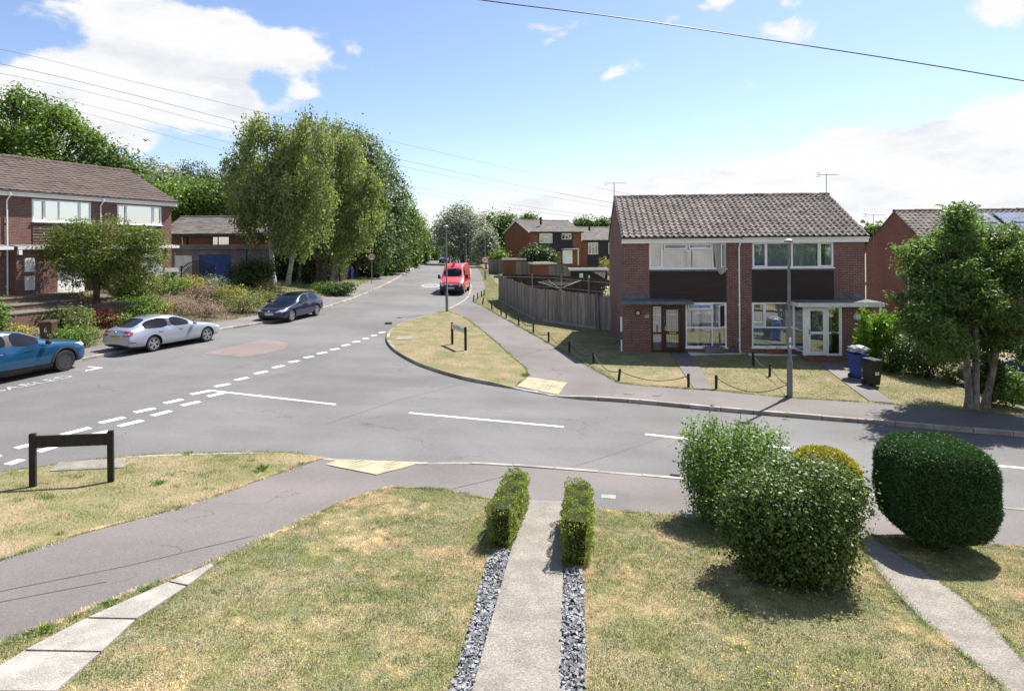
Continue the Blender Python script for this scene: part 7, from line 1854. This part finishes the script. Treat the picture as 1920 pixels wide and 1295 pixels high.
def name_sign(pL, pR, tops, label, front=False, band=.22):
    a, b = gp(*pL), gp(*pR); h = ((pL[1] - tops[0]) * a.y + (pR[1] - tops[1]) * b.y) / 2 / FPX
    d = b - a; L = math.hypot(d.x, d.y); rz = math.atan2(d.y, d.x); e = empty('street_name_sign', a, rz, label, 'street sign', 'low street name signs'); dz = b.z - a.z
    for x, z in ((0, 0), (L, dz)):
        mb = MB(); mb.box(x - .05, x + .05, -.04, .04, z - .3, z + h); mb.box(x - .045, x + .045, -.035, .035, z + h, z + h + .015); mb.build('post', M['post_dark'], e, bevel=.006)
    mb = MB(); y0, y1 = (-.065, -.041) if front else (-.03, .012)
    mb.hexa([(.051 if not front else -.02, y0, h - band), (L - .051 if not front else L + .02, y0, dz + h - band), (L - .051 if not front else L + .02, y1, dz + h - band), (.051 if not front else -.02, y1, h - band), (.051 if not front else -.02, y0, h - .03), (L - .051 if not front else L + .02, y0, dz + h - .03), (L - .051 if not front else L + .02, y1, dz + h - .03), (.051 if not front else -.02, y1, h - .03)])
    pl = mb.build('backing_board', M['post_dark'], e)
    return e, L, h, dz
e, L, h, dz = name_sign((62, 913), (208, 904), (818, 804), 'black street name sign seen from behind on the near left verge', band=.24)
e, L, h, dz = name_sign((848, 646), (873, 657), (606, 612), 'white faced street name sign on dark posts on the far grass corner', band=.26)
mb = MB(); y0, y1 = -.045, -.033; mb.hexa([(.06, y0, h - .26), (L - .06, y0, dz + h - .26), (L - .06, y1, dz + h - .26), (.06, y1, h - .26), (.06, y0, h - .02), (L - .06, y0, dz + h - .02), (L - .06, y1, dz + h - .02), (.06, y1, h - .02)]); pl = mb.build('name_plate', M['lens'], e)
mb = MB()
for i, w_ in enumerate((.05, .03, .05, .02, .06, .04, .05, .03, .05)): x = .16 + i * (L - .32) / 9; mb.box(x, x + w_, -.048, -.0455, h - .17 + dz * x / L, h - .10 + dz * x / L)
mb.build('sign_lettering', M['black'], pl)
# low posts with a slack chain round the corner garden
BP = [((1112.9, 682), 660, 0), ((1067.5, 662), 640, 0), ((1028.8, 641), 622, 0), ((1000, 624), 606, 0), ((972.7, 610), 593, 0), ((949.3, 596.5), 581, 0), ((939.6, 591.5), 577, 0), ((922.3, 581), 566, 0), ((904.7, 571.5), 558, .14), ((887.4, 566), 553, .12), ((895.3, 560.5), 549, .06), ((902.7, 556.5), 545, 0), ((907.8, 554.5), 543, 0),
      ((1160, 714), 691, .12), ((1291, 726), 700, 0), ((1343, 729), 703, 0), ((1478, 741), 715, 0), ((1443, 706), 682, .05), ((1413, 686), 659, -.05)]
LBL = ['low dark post on the footway edge left of the leaning corner post', 'low dark post by the shadow point of the house on the lawn', 'low dark post below the middle of the curved fence', 'low dark post right of the white faced sign, fourth down the footway', 'low dark post at the bend of the curved fence shadow', 'low dark post in the fence shadow, left of a close pair', 'low dark post in the fence shadow, upper of a close pair', 'low dark post left of the fence end shadow', 'tilted low post at the top of the grass point', 'leftmost tilted low post on the tarmac by the lamp column', 'second small post of the short row left of the fence end', 'third small post of the short row left of the fence end', 'last small post of the short row, nearest the speed sign column', 'leaning low post where the footway turns along the road', 'low post at the left of the brown door path', 'low post at the right of the brown door path', 'low post hiding behind the lamp column foot', 'low post in the middle of the dry lawn', 'dark low post near the wall in the house shade']
tops = []
for ((px, py), pt, tl), lab in zip(BP, LBL):
    p = gp(px, py); h = max(.42, (py - pt) * p.y / FPX); e = empty('chain_post', p, 0, lab, 'post', 'low chain posts around the corner garden'); e.rotation_euler = (0, tl, 0)
    mb = MB(); mb.lathe([(.045, -.2), (.045, h - .02), (.035, h)], 9); mb.build('post', M['post_dark'], e, True)
    mb = MB(); mb.lathe([(.012, -.055), (.012, .055)], 6, (0, 0, h - .07), 'x'); mb.build('eye_bolt', M['iron'], e); tops.append(p + Vector((math.sin(tl) * h, 0, h - .08)))
def chain(a, b, sag, label):
    L = (b - a).length; mb = MB(); n = max(8, int(L / .06)); pts = [a.lerp(b, i / n) - Vector((0, 0, 4 * sag * (i / n) * (1 - i / n))) for i in range(n + 1)]
    mb.tube(pts, [.010 + .005 * (i % 2) for i in range(n + 1)], 5)
    return tag(mb.build('chain', M['iron']), label, 'chain', 'slack chains between the low posts')
for i, j, s_, lab in ((7, 6, .15, 'slack chain at the fence end, top of the run'), (6, 5, .06, 'short chain between the close pair of posts'), (5, 4, .22, 'slack chain beneath the left part of the curved fence'), (4, 3, .2, 'slack chain by the middle of the curved fence'), (3, 2, .24, 'slack chain right of the white faced sign'), (2, 1, .26, 'slack chain over the sunny point of lawn'), (1, 0, .26, 'slack chain along the edge of the house shadow'), (0, 13, .26, 'slack chain down to the leaning corner post'), (13, 14, .24, 'long slack chain across the driest lawn patch'), (15, 16, .36, 'long chain drooping to the ground left of the lamp column'), (16, 17, .12, 'chain crossing the lawn from the lamp column'), (17, 18, .2, 'chain climbing from the mid lawn post to the house shade')):
    chain(tops[i], tops[j], s_, lab)

# ------------------------------------------------------------------ fences
def board_fence(pts, h, mat, label, name='board_fence', bw=.10, hvar=.012, posts=True, rails='none', group=None, ph=.06, hs=None, cat='fence', rmat=None):
    """upright overlapping boards along ground points (world)"""
    e = empty(name, pts[0], 0, label, cat, group); o = Vector(pts[0])
    b = MB(); ln = resample([p[:2] for p in pts], .02); d = np.r_[0, np.cumsum(np.hypot(*np.diff(ln, axis=0).T))]
    zz = np.interp(d, np.r_[0, np.cumsum([(Vector(pts[i + 1]).xy - Vector(pts[i]).xy).length for i in range(len(pts) - 1)])], [p[2] for p in pts])
    hh = np.full(len(d), h) if hs is None else np.interp(d, np.linspace(0, d[-1], len(hs)), hs)
    s_ = 0.; k = 0
    while s_ < d[-1] - .03:
        e1 = min(s_ + bw * 1.12, d[-1]); a = np.array([np.interp(s_, d, ln[:, 0]), np.interp(s_, d, ln[:, 1])]); c = np.array([np.interp(e1, d, ln[:, 0]), np.interp(e1, d, ln[:, 1])])
        t = (c - a) / max(np.linalg.norm(c - a), 1e-6); nn = np.array([-t[1], t[0]]); z = np.interp(s_, d, zz); H = np.interp(s_, d, hh) + random.gauss(0, hvar); off = .006 if k % 2 else -.006
        q = lambda u, o_: (u[0] + nn[0] * o_ - o.x, u[1] + nn[1] * o_ - o.y)
        b.hexa([(*q(a, off - .009), z + .04 - o.z), (*q(c, off + .004), z + .04 - o.z), (*q(c, off + .014), z + .04 - o.z), (*q(a, off + .010), z + .04 - o.z), (*q(a, off - .009), z + H - o.z), (*q(c, off + .004), z + H - o.z), (*q(c, off + .014), z + H - o.z), (*q(a, off + .010), z + H - o.z)])
        s_ += bw; k += 1
    b.build('boards', M[mat], e)
    side = 1 if rails == 'back' else -1
    if rails != 'none':
        for f in (.18, .55, .90):
            r = MB(); P2 = []
            for i in range(0, len(ln), 40): P2.append((ln[i][0] - o.x, ln[i][1] - o.y, zz[i] + hh[i] * f - o.z))
            P2 = np.array(P2); t = np.gradient(P2, axis=0); nn = np.c_[-t[:, 1], t[:, 0], t[:, 2] * 0]; nn /= np.linalg.norm(nn, axis=1)[:, None]
            r.tube((P2 + nn * .05 * side).tolist(), .035, 4); r.build('rail', M[rmat or mat], e)
    if posts:
        n = max(1, int(round(d[-1] / 2.4)))
        for i in range(n + 1):
            s2 = d[-1] * i / n; j = int(np.argmin(abs(d - s2))); t = ln[min(j + 3, len(ln) - 1)] - ln[max(j - 3, 0)]; t /= np.linalg.norm(t); nn = np.array([-t[1], t[0]])
            c = ln[j] + nn * .07 * side; r = MB(); r.box(c[0] - o.x - .05, c[0] - o.x + .05, c[1] - o.y - .05, c[1] - o.y + .05, zz[j] - o.z - .3, zz[j] + hh[j] - o.z + ph); r.build('post', M[rmat or mat], e)
    return e
fb = [gp(*q) for q in ((935, 562), (948, 571), (962.5, 579.5), (982, 590), (1005.6, 600.5), (1060, 609), (1118, 617.5))]
fl2 = smooth_line([q[:2] for q in fb], 4); fpts = [Vector((x, y, float(G(x, y)))) for x, y in fl2]
board_fence(fpts, 1.86, 'fence', 'curved weathered board fence beside the footway', rails='back', hvar=.018)
gb_ = MB(); kp = resample(fl2, 1.2)
for i in range(len(kp) - 1):
    a, c = kp[i], kp[i + 1]; z0_, z1_ = float(G(*a)), float(G(*c)); t = (c - a) / np.linalg.norm(c - a); nn = np.array([t[1], -t[0]]) * .05
    gb_.hexa([(a[0] + nn[0], a[1] + nn[1], z0_ - .2), (c[0] + nn[0], c[1] + nn[1], z1_ - .2), (c[0] - nn[0], c[1] - nn[1], z1_ - .2), (a[0] - nn[0], a[1] - nn[1], z0_ - .2), (a[0] + nn[0], a[1] + nn[1], z0_ + .14), (c[0] + nn[0], c[1] + nn[1], z1_ + .14), (c[0] - nn[0], c[1] - nn[1], z1_ + .14), (a[0] - nn[0], a[1] - nn[1], z0_ + .14)])
tag(gb_.build('gravel_board', M['kerb']), 'concrete gravel board along the foot of the curved fence', 'gravel board')
ga, gc = gp(1122, 618), gp(1155.5, 621.5); g_ = board_fence([ga, gc], 1.80, 'fence', 'board side gate between the curved fence and the house corner', 'side_gate', posts=True, hvar=.004, cat='gate')
mb = MB(); mb.lathe([(.04, -.07), (.05, -.03), (.02, -.02)], 10, (.16, 0, 1.02), 'y'); mb.build('handle', M['signwhite'], g_, True)
q0 = gp(935, 562); q1 = at(1160, 560, 41.5); q1.z = float(G(q1.x, q1.y))
back = [q0 + Vector((.3, .3, 0)), Vector(((q0.x + q1.x) / 2, (q0.y + q1.y) / 2 + 1.2, float(G((q0.x + q1.x) / 2, 45)) + .1)), q1]
board_fence(back, 1.9, 'fence_dark', 'dark back garden fence with rails, seen over the curved fence', rails='front', rmat='fence')
board_fence([at(916, 516, 76), at(944, 514, 74)], 1.9, 'fence_grey', 'pale grey fence left of the brown garages', posts=False)
board_fence([at(968, 524, 66), at(1000, 524, 64)], 1.9, 'fence_grey', 'grey boards between the two brown garages', posts=False)
board_fence([at(1029, 528, 60), at(1071, 532, 58)], 1.55, 'fence_grey', 'grey boards between the right garage and the black shed', posts=False, hs=[1.5, 1.75, 1.5])
board_fence([at(881, 497, 103), at(906, 496, 100)], 1.5, 'fence_orange', 'orange brown fence beyond the speed sign, under the silver tree', posts=False)
lf = [gp(592, 537), gp(622, 531), gp(655, 524)]
board_fence(lf, 2.3, 'fence_dark', 'dark board fence on the left bank behind the speed sign', hs=[2.2, 2.3, 2.2])
# rotary drier
p = at(1050, 560, 37.5); p.z = float(G(p.x, p.y)); e = empty('rotary_drier', p, R(25), 'metal rotary clothes drier inside the fenced garden', 'clothes drier'); hz = at(1050, 541, 37.5).z - p.z
mb = MB(); mb.tube([(0, 0, 0), (0, 0, hz + .15)], .022, 6); mb.build('pole', M['steel'], e)
mb = MB(); ends = []
for k in range(4): a = k * math.pi / 2; q = Vector((math.cos(a) * 1.5, math.sin(a) * 1.5, hz + .45)); mb.tube([(0, 0, hz), q], .014, 5); ends.append(q)
mb.build('arms', M['steel'], e); mb = MB()
for t in (.6, .8, .97):
    for k in range(4): mb.tube([Vector((0, 0, hz)).lerp(ends[k], t), Vector((0, 0, hz)).lerp(ends[(k + 1) % 4], t)], .003, 3)
mb.build('line', M['signwhite'], e)
p = at(1143, 556, 36.5); e = empty('flowering_shrub', p, 0, 'white flowering shrub by the dark fence at the brick gable', 'shrub'); mb = MB(); [mb.tube([(0, 0, -.8), (random.gauss(0, .2), random.gauss(0, .2), .3)], [.02, .008], 4) for _ in range(5)]; mb.build('stem', M['twig'], e); crown_obj('foliage', e, 'flower_white', [(0, 0, .3, .36, .3, .3)], 500, .09, .06, sig=.08)
p = at(1135, 500, 60); e = empty('flowering_shrub', p, 0, 'yellow and white flowering shrub behind the black shed', 'shrub'); mb = MB(); [mb.tube([(0, 0, -1.5), (random.gauss(0, .3), random.gauss(0, .3), .3)], [.03, .01], 4) for _ in range(5)]; mb.build('stem', M['twig'], e); crown_obj('foliage', e, 'L_gold', [(0, 0, .1, .7, .6, .7), (.5, 0, -.5, .6, .6, .6)], 1200, .16, .1, sig=.15)

# ------------------------------------------------------------------ bins
def bin_(p, rz, mat, label, lid='closed', num=None, s=1.):
    e = empty('wheelie_bin', p, rz, label, 'wheelie bin', 'wheelie bins'); e.scale = (s * .82, s * .82, s)
    mb = MB(); mb.hexa([(-.22, -.26, .06), (.22, -.26, .06), (.22, .26, .06), (-.22, .26, .06), (-.285, -.34, .96), (.285, -.34, .96), (.285, .36, .96), (-.285, .36, .96)]); mb.build('body', M[mat], e, bevel=.025)
    mb = MB(); mb.box(-.30, .30, -.36, .38, .93, .985); mb.build('rim', M[mat], e, bevel=.012)
    mb = MB(); an = .0 if lid == 'closed' else .22
    c, s_ = math.cos(an), math.sin(an)
    def L(x, y, z): y2 = y - .38; return (x, .38 + y2 * c - z * s_ * 0, .99 + z + (-y2) * s_)
    mb.hexa([L(-.305, -.40, 0), L(.305, -.40, 0), L(.305, .39, 0), L(-.305, .39, 0), L(-.25, -.34, .07), L(.25, -.34, .07), L(.25, .34, .08), L(-.25, .34, .08)]); mb.build('lid', M[mat], e, bevel=.02)
    mb = MB(); mb.tube([(-.24, .43, .94), (.24, .43, .94)], .02, 6); mb.build('handle', M[mat], e)
    for x in (-.25, .25):
        mb = MB(); mb.lathe([(.10, x - .03), (.10, x + .03)], 16, (0, .25, .10), 'x'); mb.build('wheel', M['tyre'], e, True)
    if num:
        txt, z, sz, bg = num; mb = MB(); y = -.268 - (z - .06) * .089
        if bg: k = MB(); k.box(-.11, .11, y - .006, y + .02, z - .06, z + .06); pl = k.build('number_label', M['signwhite'], e)
        text_mb(mb, txt, sz, lambda a, b, d: (a, y - .008 - b * .089, z + b)); mb.build('bin_number', M['black' if bg else 'signwhite'], e)
    return e
p = gp(91, 648); bin_(p, R(15), 'bin_brown', 'brown wheelie bin with a sagging lid and a white number, among shrubs', 'closed', ('6', .68, .30, False), .95)
p = gp(1609, 709); e = bin_(p, R(20), 'bin_blue', 'blue wheelie bin overflowing with bags, beside the porch path', 'ajar', ('64', .40, .10, True), .90)
mb = MB()
bm = bmesh.new(); bmesh.ops.create_icosphere(bm, subdivisions=3, radius=1)
for v in bm.verts: k = 1 + .16 * math.sin(v.co.x * 9 + v.co.z * 7) + .12 * math.cos(v.co.y * 11 - v.co.x * 4); v.co = (v.co.x * .34 * k, v.co.y * .34 * k, v.co.z * .12 * k)
me = bpy.data.meshes.new('bag'); bm.to_mesh(me); bm.free(); o = link('rubbish_bag', me, M['bag'], None, True); o.location = p + Vector((-.05, -.12, 1.08)); tag(o, 'grey plastic rubbish bag bulging from the blue bin', 'rubbish bag')
p = gp(1635, 723); bin_(p, R(14), 'bin_black', 'black wheelie bin with a white number label under the shrub', 'closed', ('64', .52, .10, True), .87)
p = gp(657, 524); bin_(p, R(-10), 'bin_blue', 'blue wheelie bin at the end of the dark fence on the left bank', 'closed', None)

# ------------------------------------------------------------------ wires and a bird
def wire(pts, rad, mat, label, group=None, n=40):
    P2 = smooth_line([(p.x, p.z) for p in pts], 12); X = np.array([p.x for p in pts]); Yv = np.array([p.y for p in pts])
    o = np.argsort(X); mb = MB(); mb.tube([(x, float(np.interp(x, X[o], Yv[o])), z) for x, z in P2], rad, 5)
    return tag(mb.build('overhead_wire', M[mat]), label, 'overhead wire', group)
GWi = 'overhead wires crossing behind the trees'
for k, (q, Y0, Y1, lab) in enumerate((([(-260, 43), (0, 92.5), (240, 151), (482, 209), (720, 262), (960, 317), (1137, 355), (1260, 380)], 30, 62, 'uppermost thin wire running down behind the birch to the aerial'), ([(-260, 64), (0, 120), (220, 171), (435, 226), (700, 288), (960, 345), (1150, 381), (1260, 401)], 31, 64, 'thickest thin wire, second from the top'),
        ([(-260, 84), (0, 137.5), (220, 186), (425, 239), (700, 300), (960, 356), (1150, 389), (1260, 408)], 31.5, 64.5, 'thin wire third from the top'), ([(-260, 110), (0, 159), (210, 209), (415, 264), (700, 335), (960, 383), (1150, 409), (1260, 424)], 33, 67, 'faint thin wire fourth from the top'), ([(-260, 120), (0, 172), (210, 226), (415, 281), (700, 346), (960, 391), (1150, 415), (1260, 430)], 33.5, 68, 'lowest thin wire, dipping lowest over the left trees'))):
    wire([at(x, y, Y0 + (Y1 - Y0) * (x + 260) / 1520) for x, y in q], .018 if k == 1 else .013, 'wire_grey', lab, GWi)
wire([at(x, y, 7.2 + (x - 700) / 1400 * 1.6) for x, y in ((620, -46), (900, 0), (1160, 33), (1420, 72), (1680, 112), (1920, 152), (2200, 200))], .0085, 'wire', 'thick dark telephone cable crossing the upper right sky')
p = at(273.5, 264, 70); e = empty('bird', p, R(-30), 'small dark bird gliding in front of the clouds', 'bird')
mb = MB(); bm_pts = [(-.28, 0, -.08), (-.1, 0, 0), (.12, 0, .07), (.24, 0, .10)]; mb.tube(bm_pts, [.02, .07, .06, .02], 8); mb.build('body', M['bird'], e, True)
for s_ in (1, -1):
    mb = MB(); mb.hexa([(-.10, 0, .01), (.10, 0, .03), (.06, s_ * .3, .14), (-.08, s_ * .3, .12), (-.10, 0, .03), (.10, 0, .05), (.06, s_ * .3, .15), (-.08, s_ * .3, .13)]); mb.hexa([(-.08, s_ * .3, .12), (.06, s_ * .3, .14), (-.10, s_ * .55, .02), (-.14, s_ * .55, .02), (-.08, s_ * .3, .13), (.06, s_ * .3, .15), (-.10, s_ * .55, .03), (-.14, s_ * .55, .03)]); mb.build('wing', M['bird'], e)
